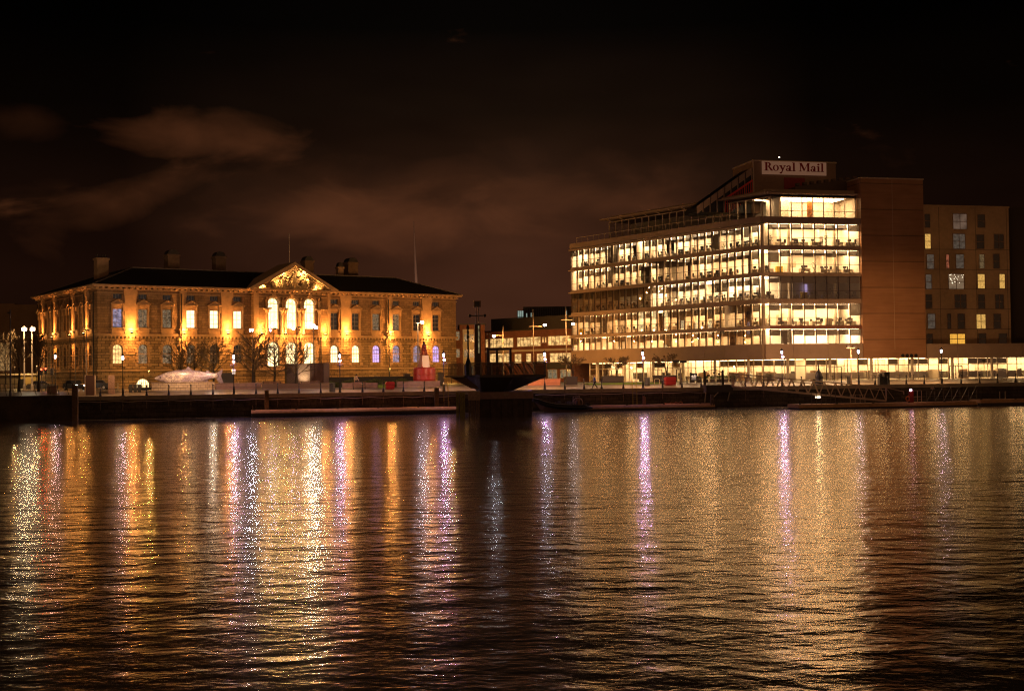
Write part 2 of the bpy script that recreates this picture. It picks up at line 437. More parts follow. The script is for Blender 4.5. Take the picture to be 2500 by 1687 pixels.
def window(par, mp, a, w_, zb, zt, arch, kind, d=.30, nx=2, nz=4, fm=None, label=None, oculus=False):
    f = MB(); t = .07
    o, i = win_outline(a, w_, zb, zt, arch), win_outline(a, w_, zb, zt, arch, t)
    n = len(o)
    for k in range(n):
        k2 = (k + 1) % n
        f.poly([mp(o[k][0], d, o[k][1]), mp(o[k2][0], d, o[k2][1]), mp(i[k2][0], d, i[k2][1]), mp(i[k][0], d, i[k][1])])
        f.poly([mp(i[k][0], d, i[k][1]), mp(i[k2][0], d, i[k2][1]), mp(i[k2][0], d + .06, i[k2][1]), mp(i[k][0], d + .06, i[k][1])])
    zc = zt - w_ / 2 if arch else zt
    for k in range(1, nx):
        x = a - w_ / 2 + w_ * k / nx
        top = zc + (math.sqrt(max(0, (w_ / 2) ** 2 - (x - a) ** 2)) if arch else 0)
        f.prism([(x - .025, zb), (x + .025, zb), (x + .025, top), (x - .025, top)], d + .012, d + .05, mp)
    for k in range(1, nz):
        z = zb + (zc - zb) * k / (nz if not arch else nz - .0)
        f.prism([(a - w_ / 2, z - .025), (a + w_ / 2, z - .025), (a + w_ / 2, z + .025), (a - w_ / 2, z + .025)], d + .008, d + .052, mp)
    if arch:
        f.prism([(a - w_ / 2, zc - .05), (a + w_ / 2, zc - .05), (a + w_ / 2, zc + .05), (a - w_ / 2, zc + .05)], d + .004, d + .054, mp)
    if oculus:
        rr = w_ * .17; cz = zc + w_ * .25
        for k in range(12):
            t0, t1 = math.tau * k / 12, math.tau * (k + 1) / 12
            f.prism([(a + rr * math.cos(t0), cz + rr * math.sin(t0)), (a + rr * math.cos(t1), cz + rr * math.sin(t1)),
                     (a + (rr + .08) * math.cos(t1), cz + (rr + .08) * math.sin(t1)), (a + (rr + .08) * math.cos(t0), cz + (rr + .08) * math.sin(t0))], d, d + .05, mp)
    wo = f.build('window', fm or M_frame, par)
    if label: wo['label'] = label
    p = MB(); p.poly([mp(x, d + .065, z) for x, z in win_outline(a, w_, zb, zt, arch, .02)])
    p.build('pane', PM[kind], wo)
    return wo

def custom_house():
    T = thing('stone_customs_building', 'long two storey sandstone civic building with floodlit portico, pediment and dark hipped roof', 'building', (CH.ox, CH.oy, ZQ), CH.a)
    L, PZ = 68.6, 1.1                        # length and projection of the portico
    front = lambda a, d, z: (a, d, z)
    port = lambda a, d, z: (a, d - PZ, z)
    side = lambda a, d, z: (d, a, z)
    U = lambda px, v=0.0, y=780: CH.uz(px, y, v)[0]
    ZB, ZS, ZE = -.3, 9.25, 16.75            # base, string course, eaves
    WD = 35.0
    wf = [287, 349, 408, 466, 523, 580, 816, 868, 918, 967, 1017, 1064]
    uf = [U(p) for p in wf]
    pw = [667.5, 712, 756]; up_ = [U(p, -PZ) for p in pw]
    us = [34.0, 30.4, 26.2, 22.5, 18.4, 14.6, 11.3, 7.2, 3.6]
    pl, pr = 26.5, U(806, -PZ)
    # --- walls with real openings
    upk = dict(zip(range(12), ['blue', 'dim', 'dim', 'lit', 'lit', 'lit', 'dark', 'dark', 'dim', 'dim', 'dark', 'dark']))
    lok = dict(zip(range(12), ['gold', 'dim', 'dim', 'dim', 'dark', 'dark', 'lit', 'pale', 'vio', 'blue', 'blue', 'vio']))
    lo_ops = [(u, 1.6, 4.55, 7.72, True) for u in uf]; hi_ops = [(u, 1.6, 10.5, 13.55, False) for u in uf]
    at_ops = [(u, 1.45, 15.15, 16.0, False) for u in uf]
    base_ops = [(u, 2.3, .6, 2.1, True) for k, u in enumerate(uf) if k in (1, 3, 8, 10)]
    mlo, mhi = MB(), MB()
    wall(mlo, front, 0, pl, ZB, 9.3, [o for o in lo_ops + base_ops if o[0] < 30], .55)
    wall(mlo, front, pr, L, ZB, 9.3, [o for o in lo_ops + base_ops if o[0] > 30], .55)
    wall(mhi, front, 0, pl, 9.3, ZE, [o for o in hi_ops + at_ops if o[0] < 30], .55)
    wall(mhi, front, pr, L, 9.3, ZE, [o for o in hi_ops + at_ops if o[0] > 30], .55)
    plo = [(u, 2.25, 3.9, 8.25, True) for u in up_]; phi = [(u, 2.15, 10.5, 15.95, True) for u in up_]
    wall(mlo, port, pl, pr, ZB, 9.3, plo, .8); wall(mhi, port, pl, pr, 9.3, ZE, phi, .8)
    for m_, a, b_ in ((mlo, ZB, 9.3), (mhi, 9.3, ZE)):
        m_.poly([(pl, -PZ, a), (pl, 0, a), (pl, 0, b_), (pl, -PZ, b_)]); m_.poly([(pr, -PZ, a), (pr, 0, a), (pr, 0, b_), (pr, -PZ, b_)])
    slo = [(u, 1.6, 4.3, 7.6, True) for u in us]; shi = [(u, 1.6, 10.5, 13.55, False) for u in us]; sat = [(u, 1.2, 15.15, 16.0, False) for u in us]
    wall(mlo, side, 0, WD + 1, ZB, 9.3, slo, .55); wall(mhi, side, 0, WD + 1, 9.3, ZE, shi + sat, .55)
    for m_, a, b_ in ((mlo, ZB, 9.3), (mhi, 9.3, ZE)):
        m_.poly([(L, 0, a), (L, WD, a), (L, WD, b_), (L, 0, b_)]); m_.poly([(0, WD + 1, a), (18, WD + 1, a), (18, WD + 1, b_), (0, WD + 1, b_)])
        m_.poly([(18, 19, a), (L - 18, 19, a), (L - 18, 19, b_), (18, 19, b_)])
        m_.poly([(18, 19, a), (18, WD + 1, a), (18, WD + 1, b_), (18, 19, b_)])
        m_.poly([(L - 18, 19, a), (L - 18, WD, a), (L - 18, WD, b_), (L - 18, 19, b_)])
        m_.poly([(L - 18, WD, a), (L, WD, a), (L, WD, b_), (L - 18, WD, b_)])
    w1 = mlo.build('rusticated_wall', M_sandlo, T); w2 = mhi.build('upper_wall', M_sand, T)
    # --- string courses, plinth, cornice
    tr = MB()
    def course(z0, z1, out):
        tr.box(-out, pl, -out, .1, z0, z1); tr.box(pr, L + out, -out, .1, z0, z1); tr.box(pl - out, pr + out, -PZ - out, .1 - PZ, z0, z1)
        tr.box(pl - out, pl + .05, -PZ - out + .1, -out, z0 + .002, z1 - .002); tr.box(pr - .05, pr + out, -PZ - out + .1, -out, z0 + .002, z1 - .002)
        tr.box(-out, .1, .1, WD + 1 + out, z0, z1); tr.box(L - .1, L + out, .1, WD, z0, z1)
    course(9.05, 9.45, .28); course(6.05, 6.16, .07); course(3.35, 3.62, .16); course(2.72, 2.84, .10); course(16.05, 16.2, .09)
    tr.build('string_course', M_trim, T)
    tr = MB()
    # corbel table under the string course
    n = int(L / .62)
    for k in range(n):
        u = .3 + k * L / n
        y0 = -PZ if pl < u < pr else 0
        tr.box(u - .12, u + .12, y0 - .22, y0, 8.74, 9.05)
    for k in range(int(WD / .62)):
        tr.box(-.22, 0, .3 + k * .62, .54 + k * .62, 8.74, 9.05)
    tr.build('corbel_table', M_trim, T)['kind'] = 'stuff'
    tr = MB()
    def corn(z0, z1, out):
        tr.box(-out, L + out, -out, .2, z0, z1); tr.box(-out, .2, .2, WD + 1 + out, z0, z1); tr.box(L - .2, L + out, .2, WD + out, z0, z1)
        tr.box(pl - out, pr + out, -PZ - out, -out, z0 + .003, z1 - .003)
    corn(16.62, 16.80, .35); corn(17.02, 17.20, .85); corn(17.20, 17.42, 1.05)
    for k in range(int(L / .95) + 1):
        u = -.2 + k * .95
        y0 = -PZ if pl - .3 < u < pr + .3 else 0
        tr.box(u - .2, u + .2, y0 - .80, y0 - .1, 16.80, 17.02)
    for k in range(int(WD / .95) + 1): tr.box(-.80, -.1, .4 + k * .95, .8 + k * .95, 16.80, 17.02)
    tr.build('cornice', M_trim, T)
    # --- pilasters
    pil = [(318, 2.0), (446, 1.0), (553, 2.0), (843, 2.0), (950, 1.0), (1041, 2.0)]
    pu = [(U(p), w_) for p, w_ in pil]
    pp = [(U(p, -PZ), 'p') for p in (637, 791)]
    pc = [U(p, -PZ) for p in (690.5, 734)]
    for u, w_ in pu:
        tr = MB()
        tr.box(u - w_ / 2, u + w_ / 2, -.22, 0, 9.45, 15.7); tr.box(u - w_ / 2 - .12, u + w_ / 2 + .12, -.36, 0, 15.7, 16.62)
        tr.box(u - w_ / 2 - .25, u + w_ / 2 + .25, -.45, 0, 10.05, 10.3); tr.build('pilaster', M_trim, T)
    for u in us[0:0]: pass
    pside = [31.9, 24.2, 13.2, 5.2]
    for u in pside:
        tr = MB(); tr.box(-.22, 0, u - .55, u + .55, 9.45, 15.7); tr.box(-.36, 0, u - .67, u + .67, 15.7, 16.62); tr.box(-.45, 0, u - .8, u + .8, 10.05, 10.3); tr.build('pilaster', M_trim, T)
    for u, _ in pp:
        tr = MB(); tr.box(u - 1.35, u + 1.35, -PZ - .14, -PZ, 13.85, 14.1); tr.build('impost', M_trim, T)
    for x0_, x1_ in ((pl, pl + .9), (pr - .5, pr)): tr = MB(); tr.box(x0_, x1_, -PZ - .16, -PZ, 9.45, 16.6); tr.build('pilaster', M_trim, T)
    # --- paired columns of the portico
    for u in pc + [U(650, -PZ), U(778, -PZ)]:
        cm = MB()
        for s_ in ((-.36, .36) if u in pc else (0,)):
            cm.lathe([(.34, 9.45), (.34, 9.7), (.26, 9.8), (.23, 13.2), (.26, 13.25), (.42, 13.75), (.42, 13.9)], u + s_, -PZ - .38, 10)
        cm.box(u - .75, u + .75, -PZ - .78, -PZ, 13.9, 14.15)
        cm.build('portico_column', M_trim, T, smooth=False)
    ar = MB()
    for u in up_:                            # archivolts and keystones
        for k in range(16):
            t0, t1 = math.pi * k / 16, math.pi * (k + 1) / 16
            ar.prism([(u + 1.12 * math.cos(t0), 14.87 + 1.12 * math.sin(t0)), (u + 1.5 * math.cos(t0), 14.87 + 1.5 * math.sin(t0)),
                      (u + 1.5 * math.cos(t1), 14.87 + 1.5 * math.sin(t1)), (u + 1.12 * math.cos(t1), 14.87 + 1.12 * math.sin(t1))], -.24, 0, port)
        ar.prism([(u - .2, 15.9), (u + .2, 15.9), (u + .3, 16.6), (u - .3, 16.6)], -.4, 0, port)
    for u in pc + [U(650, -PZ), U(778, -PZ)]:    # carved figures standing over the columns
        ar.lathe([(.16, 14.15), (.26, 14.6), (.2, 15.0), (.28, 15.4), (.12, 15.7), (.17, 15.95), (.05, 16.15)], u, -PZ - .3, 8)
    ar.build('archivolts', M_trim, T)
    # --- rusticated voussoirs over the lower windows
    def voussoirs(mp, a, r, zc, n=9, out=.75, dd=-.10):
        vo = MB()
        for k in range(n):
            t0, t1 = math.pi * (k + .09) / n, math.pi * (k + .91) / n
            o_ = out if k % 2 == 0 else out * .78
            vo.prism([(a + r * math.cos(t0), zc + r * math.sin(t0)), (a + (r + o_) * math.cos(t0), zc + (r + o_) * math.sin(t0)),
                      (a + (r + o_) * math.cos(t1), zc + (r + o_) * math.sin(t1)), (a + r * math.cos(t1), zc + r * math.sin(t1))], dd, 0, mp)
        for s_ in (-1, 1):
            for k in range(5):
                z = zc - .25 - k * .58; ww = .55 if k % 2 == 0 else .34
                x0 = a + s_ * r; x1 = a + s_ * (r + ww)
                vo.prism([(min(x0, x1), z - .24), (max(x0, x1), z - .24), (max(x0, x1), z + .24), (min(x0, x1), z + .24)], dd, 0, mp)
        vo.build('voussoir_arch', M_trim, T)
    for u in uf: voussoirs(front, u, .82, 6.92)
    for u in up_: voussoirs(port, u, 1.14, 7.12, 11, .8)
    for u in us: voussoirs(side, u, .82, 6.8)
    # --- pedimented window hoods
    for (mp, lst) in ((front, uf), (side, us)):
        for u in lst:
            h = MB()
            h.prism([(u - 1.18, 14.22), (u + 1.18, 14.22), (u + 1.18, 14.36), (u - 1.18, 14.36)], -.50, 0, mp)
            h.prism([(u - 1.24, 14.36), (u + 1.24, 14.36), (u, 15.02)], -.34, 0, mp)
            h.prism([(u - 1.30, 14.36), (u - 1.12, 14.30), (u + .02, 14.98), (u, 15.10)], -.56, -.02, mp)
            h.prism([(u + 1.30, 14.36), (u + 1.12, 14.30), (u - .02, 14.98), (u, 15.10)], -.561, -.021, mp)
            h.prism([(u - .95, 13.7), (u + .95, 13.7), (u + .95, 14.2), (u - .95, 14.2)], -.12, 0, mp)
            for s_ in (-1, 1):
                h.prism([(u + s_ * .98 - .12, 13.1), (u + s_ * .98 + .12, 13.1), (u + s_ * .98 + .12, 14.2), (u + s_ * .98 - .12, 14.2)], -.3, 0, mp)
                h.prism([(u + s_ * .92 - .11, 10.3), (u + s_ * .92 + .11, 10.3), (u + s_ * .92 + .11, 13.1), (u + s_ * .92 - .11, 13.1)], -.12, 0, mp)
            h.prism([(u - 1.15, 10.25), (u + 1.15, 10.25), (u + 1.15, 10.45), (u - 1.15, 10.45)], -.36, 0, mp)
            h.prism([(u - 1.0, 9.45), (u + 1.0, 9.45), (u + 1.0, 10.25), (u - 1.0, 10.25)], -.14, 0, mp)
            h.build('window_hood', M_trim, T)
    # --- windows
    for k, u in enumerate(uf):
        window(T, front, u, 1.6, 10.5, 13.55, False, upk[k], nx=2, nz=4)
        window(T, front, u, 1.6, 4.55, 7.72, True, lok[k], nx=3, nz=4)
        window(T, front, u, 1.45, 15.15, 16.0, False, 'dark', nx=3, nz=1)
    for o_ in base_ops:
        window(T, front, o_[0], 2.3, .6, 2.1, True, 'pale' if o_[0] < 12 else 'dim', nx=7, nz=1)
    for k, u in enumerate(up_):
        window(T, port, u, 2.15, 10.5, 15.95, True, 'pale', d=.5, nx=3, nz=3, oculus=True)
        window(T, port, u, 2.25, 3.9, 8.25, True, 'pale', d=.5, nx=3, nz=2, oculus=True)
    for u in us:
        window(T, side, u, 1.6, 10.5, 13.55, False, 'dark'); window(T, side, u, 1.6, 4.3, 7.6, True, 'dark', nx=3)
        window(T, side, u, 1.2, 15.15, 16.0, False, 'dark', nx=2, nz=1)
    # --- roof: front range with hips and two rear wings
    rf = MB(); e = 1.0; zr = 21.1; z0 = 17.42
    def hip(x0, x1, y0, y1, along):
        if along == 'x':
            ym = (y0 + y1) / 2; r = (y1 - y0) / 2
            A, B = (x0 + r, ym, zr), (x1 - r, ym, zr)
            rf.poly([(x0, y0, z0), (x1, y0, z0), B, A]); rf.poly([(x1, y1, z0), (x0, y1, z0), A, B])
            rf.poly([(x0, y1, z0), (x0, y0, z0), A]); rf.poly([(x1, y0, z0), (x1, y1, z0), B])
        else:
            xm = (x0 + x1) / 2; r = (x1 - x0) / 2
            A, B = (xm, y0 + r, zr), (xm, y1 - r, zr)
            rf.poly([(x0, y0, z0), (x0, y1, z0), B, A]); rf.poly([(x1, y1, z0), (x1, y0, z0), A, B])
            rf.poly([(x0, y0, z0), (x1, y0, z0), A]); rf.poly([(x0, y1, z0), (x1, y1, z0), B])
    hip(-e, L + e, -e, 18.2, 'x')
    zr -= .006; z0 -= .006; hip(-e, 18.2, -e, WD + 1 + e, 'y'); hip(L - 18.2, L + e, -e, WD + e, 'y')
    zr += .006; z0 += .006
    ro = rf.build('roof', M_slate, T)
    rd = MB()
    A, B = (8.6, 8.6, 21.12), (60.0, 8.6, 21.12)
    rd.bar(A, B, .22, .16); rd.bar((-e, -e, 17.46), A, .2, .12); rd.bar((L + e, -e, 17.46), (60.0, 8.6, 21.12), .2, .12)
    rd.bar(A, (8.6, WD + 1 + e - 9.6, 21.12), .2, .12); rd.bar((8.6, WD + 1 + e - 9.6, 21.12), (-e, WD + 1 + e, 17.46), .2, .12)
    rd.build('ridge_capping', mat('lead_flashing', (.16, .13, .11), .45, var=.2), ro)
    # --- pediment
    pa = MB()
    x0, x1 = pl - 1.0, pr + 1.0; xm = (pl + pr) / 2; za, zt = 17.42, 22.25
    pa.prism([(x0 + 1.2, za), (x1 - 1.2, za), (xm, zt - .75)], -.15, 6.0, port)
    pe = pa.build('pediment', M_sand, T)
    q = MB()
    q.prism([(x0 - .3, za), (x0 + 1.0, za), (xm, zt - .62), (xm, zt)], -1.15, 6.0, port)
    q.prism([(x1 + .3, za), (x1 - 1.0, za), (xm, zt - .62), (xm, zt)], -1.152, 5.99, port)
    for k in range(26):
        t_ = (k + .8) / 27
        for s_, xe in ((1, x0 + 1.0), (-1, x1 - 1.0)):
            xx = xe + (xm - xe) * t_; zz = za + (zt - .62 - za) * t_
            q.box(xx - .1, xx + .1, -PZ - .8, -PZ - .15, zz - .18, zz + .02)
    q.build('raking_cornice', M_trim, pe)
    sc = MB(); rnd = random.Random(5)
    def figure(x, z, h, lean=0):
        y = -PZ - .45
        pts = [(x, y, z), (x + lean * h * .3, y - .1, z + h * .3), (x + lean * h * .5, y - .12, z + h * .6), (x + lean * h * .55, y - .1, z + h * .8)]
        sc.tube(pts, [h * .16, h * .2, h * .17, h * .06], 8)
        sc.lathe([(.02, -h * .1), (h * .085, -h * .04), (h * .085, h * .04), (.02, h * .1)], x + lean * h * .58, y - .1, 8, z + h * .9)
        for s_ in (-1, 1):
            sc.tube([(x + lean * h * .5 + s_ * h * .12, y - .1, z + h * .72), (x + lean * h * .5 + s_ * h * .3, y - .2, z + h * (.45 + .2 * rnd.random())), (x + s_ * h * .38, y - .25, z + h * rnd.uniform(.3, .75))], [h * .06, h * .05, h * .03], 6)
            sc.tube([(x, y - .05, z + h * .15), (x + s_ * h * .25 + lean * -.2, y - .2, z + h * .12), (x + s_ * h * .4 - lean * .5, y - .15, z + .02)], [h * .1, h * .08, h * .05], 6)
    figure(xm, za + .1, 3.3); figure(xm - 1.6, za + .1, 2.5, -.4); figure(xm + 1.7, za + .1, 2.5, .4)
    figure(xm - 3.2, za + .05, 1.7, -.9); figure(xm + 3.3, za + .05, 1.7, .9); figure(xm - 5.0, za, 1.1, -1.2); figure(xm + 5.1, za, 1.1, 1.2)
    for k in range(34):
        x = xm + rnd.uniform(-6.6, 6.6); zmx = (1 - abs(x - xm) / 9.2) * 3.4
        if zmx < .3: continue
        sc.lathe([(.04, -.15), (.18, 0), (.14, .15), (.03, .28)], x, -PZ - .35, 6, za + rnd.uniform(.1, zmx * .6))
    sc.build('tympanum_sculpture', mat('tympanum_stone', (.36, .25, .13), .8, var=.3, vscale=4), pe)
    # --- chimneys
    def chimney(px, y0, y1, w_, v, kind):
        u, zt_ = CH.uz(px, y0, v); c = MB()
        zb = 18.0; zc = zt_ - (.9 if kind != 'pots' else .7)
        c.box(u - w_ / 2, u + w_ / 2, v - w_ / 2, v + w_ / 2, zb, zc - .35)
        c.box(u - w_ / 2 - .14, u + w_ / 2 + .14, v - w_ / 2 - .14, v + w_ / 2 + .14, zc - .35, zc)
        co = c.build('chimney', M_trim if kind != 'dim' else mat('sooty_stone', (.20, .13, .08), .85, var=.3), ro)  # some chimneys get a darker tone of the trim stone
        p = MB()
        if kind == 'pots':
            for k in range(4):
                p.lathe([(.15, 0), (.12, .5), (.16, .55), (.16, .62)], u - w_ * .36 + k * w_ * .24, v, 8, zc)
            p.build('chimney_pots', M_slate, co)
        else:
            r = w_ / 2 - .02
            p.prism([(u - r, zc)] + [(u - r * math.cos(math.pi * k / 8), zc + .9 * math.sin(math.pi * k / 8)) for k in range(1, 8)] + [(u + r, zc)], v - r, v + r)
            p.build('chimney_hood', M_slate, co)
    chimney(247, 621, 664, 1.95, 14.5, 'pots'); chimney(419, 610, 650, 2.1, 13.5, 'dim'); chimney(534, 615, 657, 1.9, 13.5, 'dim')
    chimney(750, 626, 660, 1.8, 13.5, 'dim'); chimney(829, 641, 665, 1.1, 12.5, 'hood'); chimney(856, 630, 666, 2.1, 13.5, 'dim')
    # --- flagpole and roof rail
    u, z = CH.uz(706, 573, 5.0); fp = MB()
    fp.tube([(u, 5.0, 20.0), (u, 5.0, z)], [.09, .05], 8); fp.lathe([(.02, 0), (.13, .12), (.02, .26)], u, 5, 8, z)
    fp.build('flagpole', mat('white_pole', (.6, .52, .45), .5), T)
    # drain pipes
    for x, y in [(U(px), -.5) for px in (441, 946)] + [(-.45, v) for v in (5.9, 13.9, 24.9, 0.7)] + [(U(782, -PZ), -PZ - .2)]:
        dp = MB(); dp.tube([(x, y, 16.2), (x, y, .2)], .09, 6); dp.build('downpipe', M_dark, T)
    # --- floodlights
    spots = [(u, -.22) for u, _ in pu] + [(u, -PZ) for u, _ in pp] + [(u, -PZ - .55) for u in pc]
    for u, v in spots:
        lm = MB(); lm.box(u - .22, u + .22, v - .66, v - .36, 9.46, 9.68)
        lo = lm.build('floodlight', M_dark, T); ls = MB(); ls.poly([(u - .2, v - .64, 9.69), (u + .2, v - .64, 9.69), (u + .2, v - .38, 9.69), (u - .2, v - .38, 9.69)]); ls.build('lens', M_warm_bulb, lo)
        wide = 118
        light('uplight', 'SPOT', (u, v - .75, 9.75), 3300, WARM, lo, .12, (R(180 - 9), 0, 0), 78, 1.0)
        light('uplight_spill', 'POINT', (u, v - .62, 10.25), 460, WARM, lo, .10)
        light('downlight', 'SPOT', (u, v - .95, 9.30), 2600, WARM, lo, .12, (R(8), 0, 0), 84, 1.0)
        light('downlight_spill', 'POINT', (u, v - .55, 8.75), 330, WARM, lo, .08)
    for u in pside:
        lm = MB(); lm.box(-.88, -.58, u - .22, u + .22, 9.46, 9.68); lo = lm.build('floodlight', M_dark, T)
        ls = MB(); ls.poly([(-.86, u - .2, 9.69), (-.6, u - .2, 9.69), (-.6, u + .2, 9.69), (-.86, u + .2, 9.69)]); ls.build('lens', M_warm_bulb, lo)
        light('uplight', 'SPOT', (-.9, u, 9.75), 3600, WARM, lo, .12, (R(180), R(9), 0), 62, 1.0)
        light('uplight_spill', 'POINT', (-.8, u, 10.25), 280, WARM, lo, .10)
        light('downlight', 'SPOT', (-1.1, u, 9.3), 2500, WARM, lo, .12, (0, R(-8), 0), 80, 1.0)
    for px, py, en in ((642, 701, 210), (693, 670, 260), (706, 680, 150), (741, 670, 260), (752, 686, 120), (775, 705, 210), (680, 690, 90)):
        u, z = CH.uz(px, py, -PZ - 1.0)
        z = min(z, 17.5 + 4.3 * (1 - abs(u - xm) / ((x1 - x0) / 2)) - .35); z = max(z, 17.6)
        lm = MB(); lm.cbox(u, -PZ - .95, z - .15, .35, .14, .16); lo = lm.build('tympanum_lamp', M_dark, T)
        light('tympanum_light', 'POINT', (u, -PZ - .72, z + .15), en * 1.9, (1, .56, .17), lo, .1)
    for u in up_:                             # glow inside the loggia arches
        light('arch_light', 'POINT', (u, -PZ + .15, 11.2), 110, (1, .58, .2), T, .1)
    return T
custom_house()
# ------------------------------------------------------------------ glass office building with the sign
M_panel = mat('office_cladding_panel', (.38, .27, .18), .55, var=.12, vscale=.6)
M_soffit = mat('cream_render', (.62, .55, .42), .7)
M_fin = mat('cream_mullion', (.56, .44, .30), .5)
M_mull = mat('bronze_mullion', (.07, .04, .025), .45)
M_inwall = mat('office_wall', (.78, .72, .60), .85, var=.06, vscale=.5)
M_inwall2 = mat('office_partition', (.50, .42, .30), .85)
M_ceil = mat('office_ceiling', (.20, .15, .11), .9)
M_carpet = mat('office_carpet', (.12, .10, .08), .9)
M_olight = emit('office_light_panel', (1.0, .60, .29), 19)
M_olightv = emit('office_light_panel_cool', (1.0, .66, .36), 22)
M_deskw = mat('desk_laminate', (.62, .55, .42), .5)
M_chair = mat('black_upholstery', (.015, .015, .018), .7)
M_leaf = mat('houseplant_leaf', (.05, .10, .02), .6)
M_yellow = mat('yellow_upholstery', (.65, .45, .03), .7)
def core_mat():
    m = bpy.data.materials.new('rust_cladding'); m.use_nodes = True
    t = NT(m.node_tree); b = t.n['Principled BSDF']; b.inputs['Roughness'].default_value = .5
    oc = t.node('ShaderNodeTexCoord').outputs['Object']; x, y, z = t.sep(oc)
    def groove(v, period, off, wd):
        f = t.math('FRACT', t.math('DIVIDE', t.math('ADD', v, off), period))
        return t.math('LESS_THAN', f, wd / period)
    g = t.math('MAXIMUM', groove(z, 3.98, 1.3, .10), t.math('MULTIPLY', groove(z, .79, .1, .04), .25))
    nz = t.noise(t.mapping(oc, scale=(.15, .15, 1.2)), 1.5, 4, .6); n2 = t.noise(oc, .25, 3, .5)
    c = t.mix(t.math('MULTIPLY', t.math('SUBTRACT', t.math('ADD', t.math('MULTIPLY', nz, .5), t.math('MULTIPLY', n2, .5)), .3), 2.5, clamp=True), (.27, .125, .048), (.44, .225, .10))
    t.l.new(t.mix(t.math('MULTIPLY', g, .8), c, (.03, .012, .006)), b.inputs['Base Color'])
    bp = t.node('ShaderNodeBump', ins={'Strength': .4, 'Distance': .03, 'Height': t.math('SUBTRACT', 1.0, g)})
    t.l.new(bp.outputs[0], b.inputs['Normal']); return m
M_core = core_mat()
ZF = [(6.14, 8.35), (8.9, 12.22), (12.93, 16.34), (16.89, 20.34), (20.96, 24.28)]   # glass bands, bottom up
OFF = thing('glass_office_building', 'five storey glass office block with brightly lit open floors and rooftop sign tower', 'building', (RR.ox, RR.oy, ZQ), RR.a)
dA = RL.a - RR.a
Lleft = 46.17
cA, sA = math.cos(dA), math.sin(dA)
def mR(u, v, z): return (u, v, z)
def mL(u, v, z):                      # u runs from the left end (0) to the corner (Lleft)
    a = u - Lleft
    return (a * cA - v * sA, a * sA + v * cA, z)
UG = RR.u(2102, 0, 700)               # right end of the glass
wings = [('L', mL, 0.0, Lleft - .9, 28, 1.0), ('R', mR, 1.06, UG, 8, 1.0)]
BL = []
FUR = []                               # furniture spots: (wing, u, v, z, lit)
rnd = random.Random(11)
